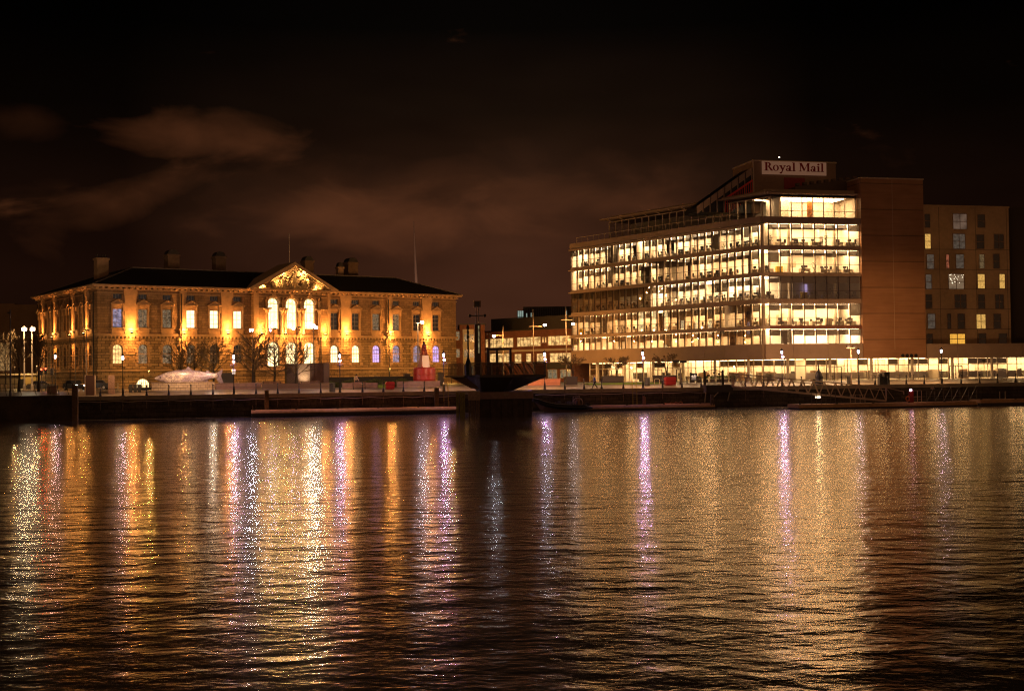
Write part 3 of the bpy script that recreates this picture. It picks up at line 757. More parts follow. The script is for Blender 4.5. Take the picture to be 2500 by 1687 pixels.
def office_floor(k, z0, z1):
    for wi, mp, a, b, n, _ in wings:
        lit = True
        if k == 2 and wi == 'R': lit = False
        pr_ = lambda mb, pts, y0, y1: mb.prism(pts, y0, y1, mp)
        # spandrel with panel joints
        zt = z0; zb = (ZF[k - 1][1] if k else z0 - .02)
        sp = MB()
        st = (b - a) / n
        if k:
            if wi == 'R':
                for i in range(n):
                    pr_(sp, [(a + i * st + .015, zb + .02), (a + (i + 1) * st - .015, zb + .02), (a + (i + 1) * st - .015, zt - .02), (a + i * st + .015, zt - .02)], -.06, .25)
            else:
                pr_(sp, [(a - .3, zb + .02), (b + .5, zb + .02), (b + .5, zb + .20), (a - .3, zb + .20)], -.50, .25)
                pr_(sp, [(a - .1, zb + .20), (b + .3, zb + .20), (b + .3, zt - .02), (a - .1, zt - .02)], -.08, .25)
            sp.build('spandrel_panel', M_panel if k != 1 or wi == 'L' else mat('dark_red_panel', (.22, .07, .035), .5, var=.15), OFF)
        # windows: one object per bay for the larger ones
        edges = [a + i * st for i in range(n + 1)]
        def bay(mb_f, mb_p, i):
            x0, x1 = edges[i], edges[i + 1]
            zm = z0 + (z1 - z0) * (.36 if k else .0)
            t_ = .035
            pr_(mb_f, [(x0 - t_, z0), (x0 + t_, z0), (x0 + t_, z1), (x0 - t_, z1)], -.10, .10)
            pr_(mb_f, [(x0 + .04, z0 + .001), (x1 - .04, z0 + .001), (x1 - .04, z0 + .05), (x0 + .04, z0 + .05)], -.04, .06)
            pr_(mb_f, [(x0 + .04, z1 - .05), (x1 - .04, z1 - .05), (x1 - .04, z1 - .001), (x0 + .04, z1 - .001)], -.04, .06)
            if k: pr_(mb_f, [(x0 + .04, zm - .03), (x1 - .04, zm - .03), (x1 - .04, zm + .03), (x0 + .04, zm + .03)], -.05, .05)
            mb_p.poly([mp(x0 + .02, 0, z0), mp(x1 - .02, 0, z0), mp(x1 - .02, 0, z1), mp(x0 + .02, 0, z1)])
        rest_f, rest_p, rest = MB(), MB(), 0
        for i in range(n):
            near = wi == 'R' or i >= n - 10
            if near:
                f_, p_ = MB(), MB(); bay(f_, p_, i)
                fo = f_.build('window', M_mull, OFF); p_.build('pane', M_glass, fo)
            else: bay(rest_f, rest_p, i); rest += 1
        if rest:
            fo = rest_f.build('window_row', M_mull, OFF); fo['kind'] = 'stuff'
            po = rest_p.build('pane', M_glass, fo); po['kind'] = 'stuff'
        # inner fins on the street front
        fn = MB()
        if wi == 'L':
            for i in range(n + 1):
                x = edges[i]
                pr_(fn, [(x - .05, z0), (x + .05, z0), (x + .05, z1 - .02), (x - .05, z1 - .02)], .12, .34)
        else:
            for i in range(n + 1):
                x = edges[i]
                pr_(fn, [(x + .045, z0), (x + .10, z0), (x + .10, z1 - .02), (x + .045, z1 - .02)], .06, .20)
        fn.build('mullion_fin', M_fin, OFF)
        # slab, ceiling, carpet, back wall, columns, partitions
        dep = 7.5
        sl = MB(); zc = z1 + .05
        pr_(sl, [(a + .05, z0 - .30), (b - .05, z0 - .30), (b - .05, z0 - .02), (a + .05, z0 - .02)], .30, dep)
        sl.build('floor_slab', M_carpet, OFF)
        cl = MB(); pr_(cl, [(a, zc), (b, zc), (b, zc + .08), (a, zc + .08)], .26, dep); cl.build('ceiling', M_ceil, OFF)
        bw = MB()
        # back wall in stretches at different depths
        x = a; segs = []
        while x < b - .5:
            wdt = rnd.uniform(3.5, 8.0); x2 = min(b, x + wdt); vv = rnd.choice([3.2, 5.5, 7.0, 7.0, 6.4]) if wi == 'L' else rnd.choice([7.0, 7.2, 5.8])
            segs.append((x, x2, vv)); x = x2
        for (x1_, x2_, vv) in segs:
            pr_(bw, [(x1_, z0), (x2_, z0), (x2_, zc), (x1_, zc)], vv, vv + .1)
            if rnd.random() < .75: pr_(bw, [(x2_ - .06, z0), (x2_ + .06, z0), (x2_ + .06, zc), (x2_ - .06, zc)], vv - rnd.choice([1.5, 2.5, 4.0]) , vv)
        if wi == 'L': pr_(bw, [(a, z0), (a + .1, z0), (a + .1, zc), (a, zc)], .3, dep)
        if wi == 'R': pr_(bw, [(b - .1, z0), (b, z0), (b, zc), (b - .1, zc)], .3, dep)
        if wi == 'L' and k == 2: dv = MB(); pr_(dv, [(edges[13] - .06, z0), (edges[13] + .06, z0), (edges[13] + .06, zc), (edges[13] - .06, zc)], .5, 3.1); dv.build('dividing_wall', M_inwall, OFF)
        bw.build('inner_wall', M_inwall, OFF)
        pt = MB()
        for (x1_, x2_, vv) in segs:
            if rnd.random() < .5: continue
            c_ = rnd.uniform(x1_ + .5, x2_ - .5) if x2_ - x1_ > 1.2 else (x1_ + x2_) / 2
            pr_(pt, [(c_ - .45, z0), (c_ + .45, z0), (c_ + .45, z0 + 2.1), (c_ - .45, z0 + 2.1)], vv - .06, vv - .003)
            if rnd.random() < .6:
                c2 = c_ + rnd.choice([-1.4, 1.5]); pr_(pt, [(c2 - .5, z0 + 1.0), (c2 + .5, z0 + 1.0), (c2 + .5, z0 + 1.9), (c2 - .5, z0 + 1.9)], vv - .05, vv - .004)
        if pt.v: pt.build('inner_door', rnd.choice([M_inwall2, mat('grey_partition', (.22, .20, .18), .8)]), OFF)
        for i in range(2, n, 4):
            cx_, cy_, _z = mp(edges[i] + .3, 1.7, 0); cm = MB(); cm.lathe([(.26, z0), (.26, zc)], cx_, cy_, 12); cm.build('column', M_soffit, OFF)
        # half drawn screen blinds along the top of every bay
        for i in range(n):
            base_h = .27 if wi == 'R' else .36
            if k == 0: base_h = .42
            hgt = base_h + rnd.uniform(-.04, .04)
            if rnd.random() < .10: hgt = rnd.choice([.55, .8, .95])
            if rnd.random() < .06: continue
            bl = MB(); pr_(bl, [(edges[i] + .06, z1 - (z1 - z0) * hgt), (edges[i + 1] - .06, z1 - (z1 - z0) * hgt), (edges[i + 1] - .06, z1 - .03), (edges[i] + .06, z1 - .03)], .40, .41)
            rows = [] if False else None
            BL.append((wi, k, i, bl))
        # ceiling lights
        if lit:
            lm = MB()
            for i in range(n):
                if wi == 'L' and k == 2 and i < 13: continue
                if wi == 'L' and k == 3 and 12 <= i < 15: continue
                if rnd.random() < .05: continue
                xm = edges[i] + st / 2
                back = min([s_[2] for s_ in segs if s_[0] <= xm <= s_[1]] + [7.5])
                pr_(lm, [(edges[i] + .12, zc - .045), (edges[i + 1] - .12, zc - .045), (edges[i + 1] - .12, zc - .005), (edges[i] + .12, zc - .005)], .75, min(back - .15, 5.0))
            lm.build('ceiling_lighting', emit('office_light_dimmed', (1.0, .56, .24), 12) if rnd.random() < .2 else (M_olightv if rnd.random() < .5 else M_olight), OFF)
        elif wi == 'R':
            lm = MB(); pr_(lm, [(5.5, z0 + 1.3), (6.6, z0 + 1.3), (6.6, z0 + 2.0), (5.5, z0 + 2.0)], 5.0, 5.04); lm.build('wall_screen', emit('cool_screen', (.55, .75, .6), .7), OFF)
            lm = MB(); pr_(lm, [(9.3, z0), (9.9, z0), (9.9, z0 + 2.6), (9.3, z0 + 2.6)], 5.4, 5.44); lm.build('lit_doorway', emit('violet_doorway', (.55, .42, .8), .8), OFF)
        # furniture spots
        if k >= 1:
            for i in range(n):
                if rnd.random() < (.97 if wi == 'R' else .86):
                    xm = (edges[i] + edges[i + 1]) / 2
                    back = min([s_[2] for s_ in segs if s_[0] <= xm <= s_[1]] + [7])
                    FUR.append((wi, k, xm, min(1.5 + rnd.random() * 1.2, back - 1.2), z0, lit))
for k, (z0, z1) in enumerate(ZF): office_floor(k, z0, z1)
def screen_blind():
    m = bpy.data.materials.new('screen_blind'); m.use_nodes = True; t = NT(m.node_tree); t.n.clear()
    tr = t.node('ShaderNodeBsdfTransparent', ins={'Color': (1, 1, 1, 1)}); df = t.node('ShaderNodeBsdfDiffuse', ins={'Color': (.20, .145, .10, 1)})
    mx = t.node('ShaderNodeMixShader', ins={'Fac': .80}); t.l.new(tr.outputs[0], mx.inputs[1]); t.l.new(df.outputs[0], mx.inputs[2])
    o = t.node('ShaderNodeOutputMaterial'); t.l.new(mx.outputs[0], o.inputs[0]); return m
M_blind = screen_blind()
_row = {}
for wi, k, i, bl in BL:
    if wi == 'R' or i >= 20: bl.build('screen_blind', M_blind, OFF)
    else:
        r_ = _row.setdefault(k, MB()); b_ = len(r_.v); r_.v += bl.v; r_.f += [[b_ + q for q in f] for f in bl.f]; r_.mi += bl.mi
for k, r_ in _row.items(): r_.build('screen_blinds', M_blind, OFF)['kind'] = 'stuff'

def office_rest():
    zp0, zp1 = 24.41, 25.30
    # parapet panels
    p = MB(); st = 1.62; n = 28
    for i in range(n):
        x0 = i * (Lleft / n); p.prism([(x0 + .012, zp0), (x0 + Lleft / n - .012, zp0), (x0 + Lleft / n - .012, zp1), (x0 + .012, zp1)], -.30, .3, mL)
    for i in range(9):
        x0 = .3 + i * ((UG + .2 - .3) / 9); p.prism([(x0 + .012, zp0 - .05), (x0 + (UG - .1) / 9 - .012, zp0 - .05), (x0 + (UG - .1) / 9 - .012, zp1), (x0 + .012, zp1)], -.12, .3, mR)
    p.build('parapet', M_panel, OFF)
    p = MB(); p.prism([(-.1, zp0 - .42), (Lleft - .2, zp0 - .42), (Lleft - .2, zp0 - .16), (-.1, zp0 - .16)], -.52, .2, mL)
    p.build('sunshade_ledge', M_panel, OFF)
    # flat roof deck
    r = MB()
    r.poly([mL(0, .3, zp0 + .2), mL(Lleft, .3, zp0 + .2), mR(UG + 11, .3, zp0 + .2), mR(UG + 11, 26, zp0 + .2), mL(0, 24, zp0 + .2)])
    # solid rear and end walls
    r.build('roof_deck', M_asph, OFF)
    r = MB()
    r.prism([(0.0, 3.8), (.12, 3.8), (.12, zp1 - .9), (0.0, zp1 - .9)], 7.6, 24, mL)
    r.build('end_wall', M_panel, OFF)
    # corner return between the two fronts
    c = MB()
    for k, (z0, z1) in enumerate(ZF):
        c.poly([mL(Lleft - .9, 0, z0), mL(Lleft, 0, z0), mL(Lleft, 0, z1), mL(Lleft - .9, 0, z1)]); c.poly([mR(0, 0, z0), mR(1.06, 0, z0), mR(1.06, 0, z1), mR(0, 0, z1)])
    c.build('corner_glazing', M_glass, OFF)
    c = MB()
    for k, (z0, z1) in enumerate(ZF):
        c.prism([(-.05, z0), (.05, z0), (.05, z1), (-.05, z1)], -.05, .05, mR)
        if k:
            zb = ZF[k - 1][1]
            c.prism([(0, zb + .02), (1.05, zb + .02), (1.05, z0 - .02), (0, z0 - .02)], -.058, .25, mR); c.prism([(Lleft - .6, zb + .02), (Lleft, zb + .02), (Lleft, z0 - .02), (Lleft - .6, z0 - .02)], -.07, .25, mL)
        cc = mR(.5, 1.0, 0); c.lathe([(.3, z0), (.3, z1)], cc[0], cc[1], 12)
    c.build('corner_post', M_fin, OFF)
    # lower fascia, then the recessed ground floor
    f = MB(); zf0, zf1 = 3.87, 6.12
    px = [1398, 1433, 1520, 1620, 1720, 1770, 1826]
    us_ = [0.0] + [RL.u(x, -.2, 870) for x in px[1:]] + [Lleft]
    for i in range(len(us_) - 1): f = MB(); f.prism([(us_[i] + .02, zf0), (us_[i + 1] - .02, zf0), (us_[i + 1] - .02, zf1), (us_[i] + .02, zf1)], -.25, .3, mL); f.build('fascia_panel', M_panel, OFF)
    ur = [0.2] + [RR.u(x, -.25, 860) for x in (1938, 2022, 2107)]
    for i in range(len(ur) - 1): f = MB(); f.prism([(ur[i] + .02, zf0), (ur[i + 1] - .02, zf0), (ur[i + 1] - .02, zf1), (ur[i] + .02, zf1)], -.25, .3, mR); f.build('fascia_panel', M_panel, OFF)
    ux = [RR.u(x, -.2, 860) for x in (2262, 2338, 2417, 2496, 2580, 2680)]
    for i in range(len(ux) - 1): f = MB(); f.prism([(ux[i] + .02, 3.75), (ux[i + 1] - .02, 3.75), (ux[i + 1] - .02, 5.8), (ux[i] + .02, 5.8)], -.22, .3, mR); f.build('fascia_panel', M_panel, OFF)
    f = MB(); f.prism([(RR.u(2262), 5.8), (RR.u(2690), 5.8), (RR.u(2690), 5.98), (RR.u(2262), 5.98)], -.35, 14, mR); f.build('podium_roof', M_panel, OFF)
    # solid core wall
    U0, U1 = RR.u(2105, -.3, 700), RR.u(2258, -.3, 700)
    f = MB(); f.box(U0, U1, -.32, 12, 3.87, 31.3)
    f.build('core_wall', M_core, OFF)
    f = MB(); um = (U0 + U1) / 2
    f.box(U0 - .08, U1 + .08, -.42, 12.1, 31.3, 31.5); f.box(um - .02, um + .02, -.335, -.32, 5.2, 31.2)
    f.build('core_coping', mat('coping_metal', (.55, .42, .28), .45), OFF)
    f = MB()
    for x in (2204, 2214.5, 2225, 2236):
        u, z = RR.uz(x, 868, -.35)
        for k in range(1):
            n_ = 12
            f.add([(u + .27 * math.cos(math.tau * j / n_), -.34, z + .27 * math.sin(math.tau * j / n_)) for j in range(n_)] +
                  [(u + .27 * math.cos(math.tau * j / n_), -.44, z + .27 * math.sin(math.tau * j / n_)) for j in range(n_)],
                  [tuple(range(n_)), tuple(range(n_, 2 * n_))] + [(j, (j + 1) % n_, n_ + (j + 1) % n_, n_ + j) for j in range(n_)])
        f.build('porthole_vent', M_dark, OFF); f = MB()
    # -- ground floor glazing
    GZ0, GZ1 = .5, 3.85
    def shop(mp, a, b, n, v, seed, strong):
        rr = random.Random(seed); st = (b - a) / n
        for i in range(n):
            x0, x1 = a + i * st, a + (i + 1) * st
            fr_ = MB()
            fr_.prism([(x0 - .05, GZ0), (x0 + .05, GZ0), (x0 + .05, GZ1), (x0 - .05, GZ1)], v - .08, v + .08, mp)
            fr_.prism([(x0 + .06, 2.75), (x1 - .06, 2.75), (x1 - .06, 2.85), (x0 + .06, 2.85)], v - .05, v + .05, mp)
            fo = fr_.build('shopfront_window', M_fin, OFF)
            pn = MB(); pn.poly([mp(x0, v, GZ0), mp(x1, v, GZ0), mp(x1, v, GZ1), mp(x0, v, GZ1)]); pn.build('pane', M_glass, fo)
            if rr.random() < strong:
                fb = MB(); fb.prism([(x0 + .07, .75), (x1 - .07, .75), (x1 - .07, 1.75), (x0 + .07, 1.75)], v + .06, v + .065, mp)
                fb.build('frosted_film', mat('frosted_film', (.8, .74, .6), .8), fo)
            if rr.random() < .45:
                fb = MB(); fb.prism([(x0 + .07, 2.9), (x1 - .07, 2.9), (x1 - .07, 3.75), (x0 + .07, 3.75)], v + .06, v + .065, mp)
                fb.build('transom_blind', mat('transom_blind', (.28, .22, .14), .8), fo)
        bw = MB(); bw.prism([(a, GZ0), (b, GZ0), (b, GZ1), (a, GZ1)], v + 4.2, v + 4.3, mp)
        for i in range(1, n):
            if rr.random() < .3: bw.prism([(a + i * st - .05, GZ0), (a + i * st + .05, GZ0), (a + i * st + .05, GZ1), (a + i * st - .05, GZ1)], v + .8, v + 4.2, mp)
        bw.build('inner_wall', M_inwall, OFF)
        cl = MB(); cl.prism([(a, GZ1 + .002), (b, GZ1 + .002), (b, GZ1 + .1), (a, GZ1 + .1)], v - 2.2, v + 4.3, mp)
        cl.build('soffit', M_soffit, OFF)
        lm = MB()
        for i in range(n):
            xm = a + (i + .5) * st
            lm.prism([(a + i * st + .1, GZ1 - .06), (a + (i + 1) * st - .1, GZ1 - .06), (a + (i + 1) * st - .1, GZ1 - .02), (a + i * st + .1, GZ1 - .02)], v + .5, v + 3.9, mp) if rr.random() < .8 else None
        lm.build('ceiling_lighting', emit('shop_ceiling_light', (1.0, .62, .28), 13), OFF)
        for i in range(n):
            xm = a + (i + .5) * st
            if rr.random() < .55:
                q = MB(); w2 = rr.uniform(.3, .8); h0 = rr.choice([.5, .5, 1.0]); q.prism([(xm - w2, h0), (xm + w2, h0), (xm + w2, rr.uniform(1.9, 2.1)), (xm - w2, rr.uniform(1.9, 2.1))], v + rr.uniform(1.2, 3.0), v + 3.1, mp)
                q.build('display_counter', rr.choice([M_inwall2, M_dark, mat('brown_counter', (.16, .09, .05), .6)]), OFF)
        for i in range(2, n, 4):
            q = mp(a + i * st, v - 1.1, 0); cm = MB(); cm.lathe([(.22, .0), (.22, GZ1)], q[0], q[1], 12); cm.build('column', M_soffit, OFF)
    shop(mL, 2.2, Lleft - .6, 24, 2.2, 3, .25)
    shop(mR, .9, RR.u(2600, 2.2), 30, 2.2, 4, .9)
    # shop doors
    for px0, px1, fr_, mp in ((1478, 1494, RL, mL), (1597, 1617, RL, mL), (1653, 1672, RL, mL), (2018, 2055, RR, mR), (2318, 2349, RR, mR)):
        a, b = fr_.u(px0, 2.1), fr_.u(px1, 2.1)
        if fr_ is RL: a, b = a, b
        d = MB(); m_ = (a + b) / 2
        for x in (a, m_, b): d.prism([(x - .05, .2), (x + .05, .2), (x + .05, 2.5), (x - .05, 2.5)], 1.98, 2.1, mp)
        d.prism([(a, 2.5), (b, 2.5), (b, 2.62), (a, 2.62)], 1.98, 2.1, mp)
        do = d.build('entrance_door', M_mull, OFF)
        h = MB(); h.prism([(m_ - .16, .9), (m_ - .1, .9), (m_ - .1, 1.6), (m_ - .16, 1.6)], 1.9, 1.96, mp); h.build('handle', M_fin, do)
    # sign boards over the shops
    for px0, px1, y0, y1 in ((1478, 1494, 888, 899), (1596, 1617, 885, 897)):
        a, z1_ = RL.uz(px0, y0, 1.9); b, z0_ = RL.uz(px1, y1, 1.9)
        d = MB(); d.prism([(a, z0_), (b, z0_), (b, z1_), (a, z1_)], 1.7, 1.85, mL); d.build('shop_signboard', M_dark, OFF)
    # ---- top setback storey
    zb, zt = 25.4, 28.45
    uA = RL.u(1488, 2.0, 545)
    s_ = MB(); n = 22; st = (Lleft - uA) / n
    for i in range(n + 1):
        x = uA + i * st; s_.prism([(x - .05, zb), (x + .05, zb), (x + .05, zt), (x - .05, zt)], 1.9, 2.1, mL)
    s_.prism([(uA, zt - .1), (Lleft, zt - .1), (Lleft, zt), (uA, zt)], 1.85, 2.15, mL)
    so = s_.build('setback_window_frame', M_fin, OFF)
    g = MB(); g.poly([mL(uA, 2.0, zb), mL(Lleft - .5, 2.0, zb), mL(Lleft - .5, 2.0, zt), mL(uA, 2.0, zt)])
    g.poly([mL(uA, 2.0, zb), mL(uA, 10, zb), mL(uA, 10, zt), mL(uA, 2.0, zt)]); g.build('pane', M_glass, so)
    UR0, UR1 = RR.u(1905, 1.0, 500), RR.u(2088, 1.0, 500)
    s_ = MB(); n = 7; 
    for i in range(n + 1):
        x = UR0 + i * (UR1 - UR0) / n; s_.box(x - .05, x + .05, .9, 1.1, zb, zt)
    s_.box(UR0, UR1, .92, 1.08, zb + .9, zb + .97)
    so = s_.build('setback_window_frame', M_fin, OFF)
    g = MB(); g.box(UR0, UR1, .99, 1.0, zb, zt); g.build('pane', M_glass, so)
    w_ = MB(); w_.box(UR0, UR1, 6.0, 6.1, zb, zt); w_.box(UR0 - .1, UR0, 1.2, 6, zb, zt); w_.box(UR1, UR1 + .1, 1.2, 6, zb, zt)
    w_.prism([(uA, zb), (Lleft - 1, zb), (Lleft - 1, zt), (uA, zt)], 7.0, 7.1, mL)
    w_.build('inner_wall', M_inwall, OFF)
    w_ = MB(); w_.box(UR0 + 5.2, UR0 + 6.2, 2.6, 2.7, zb, zt - .4); w_.build('inner_door', mat('orange_panel', (.6, .22, .03), .6), OFF)
    w_ = MB()
    for i in range(5): w_.box(UR0 + .3 + i * 2.2, UR0 + 2.3 + i * 2.2, 1.6, 5.6, zt - .06, zt - .02)
    w_.prism([(Lleft - 4.2, zt - .06), (Lleft - 3.4, zt - .06), (Lleft - 3.4, zt - .02), (Lleft - 4.2, zt - .02)], 2.6, 5.3, mL)
    w_.build('ceiling_lighting', M_olight, OFF)
    w_ = MB(); w_.box(UR0, UR1, 1.1, 6.1, zt, zt + .1); w_.prism([(uA, zt), (Lleft, zt), (Lleft, zt + .1), (uA, zt + .1)], 2.0, 7.1, mL); w_.build('ceiling', M_ceil, OFF)
    # canopy roof: wedge edge, brackets
    c = MB(); uc = RL.u(1468, 1.0, 545)
    c.prism([(uc, zt + .35), (Lleft + .8, zt + .35), (Lleft + .8, zt + .55), (uc, zt + .55)], .6, 9, mL)
    c.prism([(uc + 2.2, zt + .62), (Lleft + .9, zt + .62), (Lleft + .9, zt + .86), (uc + 2.2, zt + .86)], 1.2, 8.8, mL)
    c.box(.4, UG - .3, -.1, 9, zt + .352, zt + .552); c.box(.9, UG - .6, .4, 9, zt + .6, zt + 1.05)
    c.build('canopy_roof', M_panel, OFF)
    c = MB()
    for i in range(8):
        x = uc + 2.0 + i * 3.1; p_ = mL(x, 1.9, zt - .1); q_ = mL(x, .75, zt + .33); c.bar(p_, q_, .12)
    c.build('canopy_brackets', M_fin, OFF)
    # handrail on the parapet
    h = MB(); ua = RL.u(1408, -.0, 585)
    h.bar(mL(ua, 0, 26.25), mL(Lleft - 5, 0, 26.25), .07)
    k = ua
    while k < Lleft - 5: h.bar(mL(k, 0, 25.3), mL(k, 0, 26.25), .06); k += 1.55
    h.bar(mL(ua, 0, 25.3), mL(ua, 0, 26.25), .07)
    h.build('roof_handrail', M_fin, OFF)
    # small spotlights on the ledge ends
    # ---- sign tower block on the roof
    V = 9.0
    u0, z1_ = RR.uz(1838, 391, V); u1, _ = RR.uz(2040, 391, V)
    zlo = 27.0
    t = MB(); t.box(u0, u1, V, V + 8, zlo, z1_ - .25); t.build('sign_tower', mat('sign_tower_cladding', (.30, .19, .12), .6, var=.2, vscale=.5), OFF)
    t = MB(); t.box(u0 - .1, u1 + .1, V - .15, V + 8.1, z1_ - .25, z1_); t.box(u0 - .1, u0 + .12, V - .15, V + .1, zlo, z1_ - .25); t.build('tower_edge_trim', M_fin, OFF)
    t = MB(); a, zt_ = RR.uz(1914, 434, V); b, zb_ = RR.uz(1965, 464, V); t.box(a, b, V - .06, V, zb_, zt_); t.build('red_louvre', mat('red_louvre', (.30, .02, .015), .5), OFF)
    # sloping stair roof to the left of the tower
    t = MB()
    A0, A1 = RR.uz(1836, 408, V); B0, B1 = RR.uz(1700, 505, V)
    C0, C1 = RR.uz(1836, 425, V)
    nseg = 8
    for i in range(nseg):
        f0, f1 = i / nseg + .012, (i + 1) / nseg - .012
        p0 = (A0 + (B0 - A0) * f0, A1 + (B1 - A1) * f0); p1 = (A0 + (B0 - A0) * f1, A1 + (B1 - A1) * f1)
        hgt = 1.15
        t.prism([p0, (p0[0], p0[1] - hgt), (p1[0], p1[1] - hgt), p1], V - .05, V + .1, mR)
        t.box(p0[0] - .06, p0[0] + .06, V - .1, V, 27, p0[1])
    t.build('stair_roof_panels', M_panel, OFF)
    t = MB(); t.prism([(A0, A1 - .1), (B0, B1 - .1), (B0, 27), (A0, 27)], V + .2, V + 5, mR); t.build('stair_roof_body', M_dark, OFF)
    t = MB()
    R0, R1 = RR.uz(1836, 441, V); S0, S1 = RR.uz(1765, 489, V)
    t.bar((R0, V - .2, R1), (S0, V - .2, S1), .15, .28); R2 = RR.uz(1836, 466, V)[1]; S2 = RR.uz(1815, 480, V)
    t.bar((R0, V - .2, R2), (S2[0], V - .2, S2[1]), .08, .12)
    for i in range(14):
        f0 = i / 14; x = R0 + (S0 - R0) * f0; z = R1 + (S1 - R1) * f0; t.box(x - .04, x + .04, V - .22, V - .16, max(27, z - 2.6), z)
    t.build('red_balustrade', mat('red_paint', (.80, .05, .03), .5), OFF)
    # serrated roof edge leading up to the core
    t = MB(); E0 = RR.uz(1940, 450, 4); E1 = RR.uz(2096, 431, 4)
    t.prism([(E0[0], 28.9), (E1[0] + 1, 28.9), (E1[0] + 1, E1[1] - .1), (E0[0], E0[1] - .4)], 3.9, 9, mR)
    for i in range(9):
        f0 = (i + .2) / 9; x = E0[0] + (E1[0] - E0[0]) * f0; z = E0[1] + (E1[1] - E0[1]) * f0; t.box(x, x + .55, 3.8, 4.4, z - .3, z + .12)
    t.build('raking_roof_edge', mat('raking_cladding', (.12, .08, .05), .6), OFF)
    # ---- name board
    a, z1b = RR.uz(1860.5, 393.5, V - .3); b, z0b = RR.uz(2017.5, 429.5, V - .3); z1b -= 0
    zc_ = (z0b + z1b) / 2
    s_ = MB(); s_.box(a, b, V - .34, V - .16, z0b, z1b)
    so = s_.build('name_board', mat('board_white', (.55, .42, .30), .55, emis=(1.0, .50, .30), estr=.10), OFF)
    LT = MB(); hC = (z1b - z0b) * .645; zb0 = z0b + (z1b - z0b) * .27; pen = [0.0]; rects = []
    def P(pts): LT.prism([(pen[0] + x * hC, z * hC) for x, z in pts], 0, .06)
    def rc(x0, y0, x1, y1): P([(x0, y0), (x1, y0), (x1, y1), (x0, y1)])
    def bowl(cx, cz, rx, rz, tx, tz, a0=0, a1=360, n=18):
        for k in range(n):
            t0, t1 = R(a0 + (a1 - a0) * k / n), R(a0 + (a1 - a0) * (k + 1) / n)
            P([(cx + rx * math.cos(t0), cz + rz * math.sin(t0)), (cx + rx * math.cos(t1), cz + rz * math.sin(t1)), (cx + (rx - tx) * math.cos(t1), cz + (rz - tz) * math.sin(t1)), (cx + (rx - tx) * math.cos(t0), cz + (rz - tz) * math.sin(t0))])
    def l_R(): rc(.09, 0, .29, 1); rc(-.01, 0, .40, .07); rc(-.01, .93, .32, 1); bowl(.32, .74, .32, .26, .19, .07, -90, 90); P([(.34, .52), (.52, .50), (.86, .03), (.86, 0), (.64, 0)]); return .84
    def l_o(): bowl(.30, .34, .30, .36, .15, .06); return .66
    def l_y(): P([(.02, .64), (.22, .64), (.40, .18), (.32, 0)]); P([(.50, .64), (.59, .64), (.24, -.26), (.14, -.22)]); rc(-.04, .60, .28, .66); rc(.42, .60, .66, .66); bowl(.13, -.23, .11, .09, .11, .09); return .66
    def l_a(): bowl(.20, .17, .21, .19, .14, .06); rc(.33, .05, .49, .48); bowl(.28, .46, .21, .22, .15, .07, 0, 150); bowl(.12, .50, .08, .07, .08, .07); rc(.33, 0, .60, .07); return .64
    def l_l(): rc(.08, 0, .25, 1.02); rc(-.01, 0, .34, .06); rc(-.01, .96, .1, 1.02); return .39
    def l_i(): rc(.08, 0, .25, .66); rc(-.01, 0, .34, .06); rc(-.01, .60, .1, .66); bowl(.165, .87, .11, .11, .11, .11); return .39
    def l_M(): rc(.10, 0, .17, .98); rc(.84, 0, 1.03, 1); P([(.06, 1), (.28, 1), (.60, .22), (.50, .0)]); P([(.50, 0), (.56, .26), (.86, 1), (.92, 1)]); rc(-.02, 0, .29, .06); rc(.74, 0, 1.12, .06); rc(-.02, .94, .14, 1); rc(.98, .94, 1.12, 1); return 1.17
    def l_s(): return .30
    x = 0.0; LTS = []
    for fn_ in (l_R, l_o, l_y, l_a, l_l, l_s, l_M, l_a, l_i, l_l):
        LT = MB(); pen[0] = x; x += (fn_()) * hC * 1.0; LTS.append(LT)
    sc_ = (b - a) * .935 / x; xo = (a + b) / 2 - x * sc_ / 2
    for L_ in LTS:
        if not L_.v: continue
        L_.v = [(xo + X_ * sc_, V - .41 + Y_, zb0 + Z_) for X_, Y_, Z_ in L_.v]
        L_.build('letter', mat('lettering_red', (.42, .012, .012), .5), so)
    # lamp over the tower
    l_ = MB(); u, z = RR.uz(1909, 382, V); l_.tube([(u, V + 1, z1_), (u, V + 1, z)], .04, 6); lo = l_.build('aviation_lamp_pole', M_dark, OFF)
    l_ = MB(); l_.lathe([(.02, -.1), (.1, -.05), (.1, .05), (.02, .1)], u, V + 1, 8, z); l_.build('bulb', emit('small_lamp', (1, .8, .6), 6), lo)
office_rest()

# ------------------------------------------------------------------ furniture on the lit floors (things of their own)
def desk_mesh():
    m = MB(); m.box(-.8, .8, -.38, .38, .70, .74)
    for x in (-.76, .76): m.box(x - .03, x + .03, -.34, .34, 0, .70)
    m.box(-.73, .73, .32, .36, .25, .70); m.m = 0
    m.box(.25, .68, -.3, .25, .05, .62)
    return m
def chair_mesh():
    m = MB(); m.box(-.24, .24, -.24, .24, .44, .52); m.box(-.22, .22, .20, .28, .60, 1.12); m.box(-.04, .04, .22, .26, .5, .62)
    m.tube([(0, 0, .08), (0, 0, .44)], .035, 6)
    for k in range(5):
        a = math.tau * k / 5; m.bar((0, 0, .1), (.3 * math.cos(a), .3 * math.sin(a), .05), .05)
    for s_ in (-1, 1): m.box(s_ * .27 - .03, s_ * .27 + .03, -.15, .2, .66, .70); m.box(s_ * .27 - .02, s_ * .27 + .02, 0, .05, .5, .66)
    return m
def monitor_mesh():
    m = MB(); m.box(-.28, .28, -.02, .02, .14, .50); m.box(-.03, .03, -.02, .05, 0, .16); m.box(-.12, .12, -.08, .1, 0, .02); return m
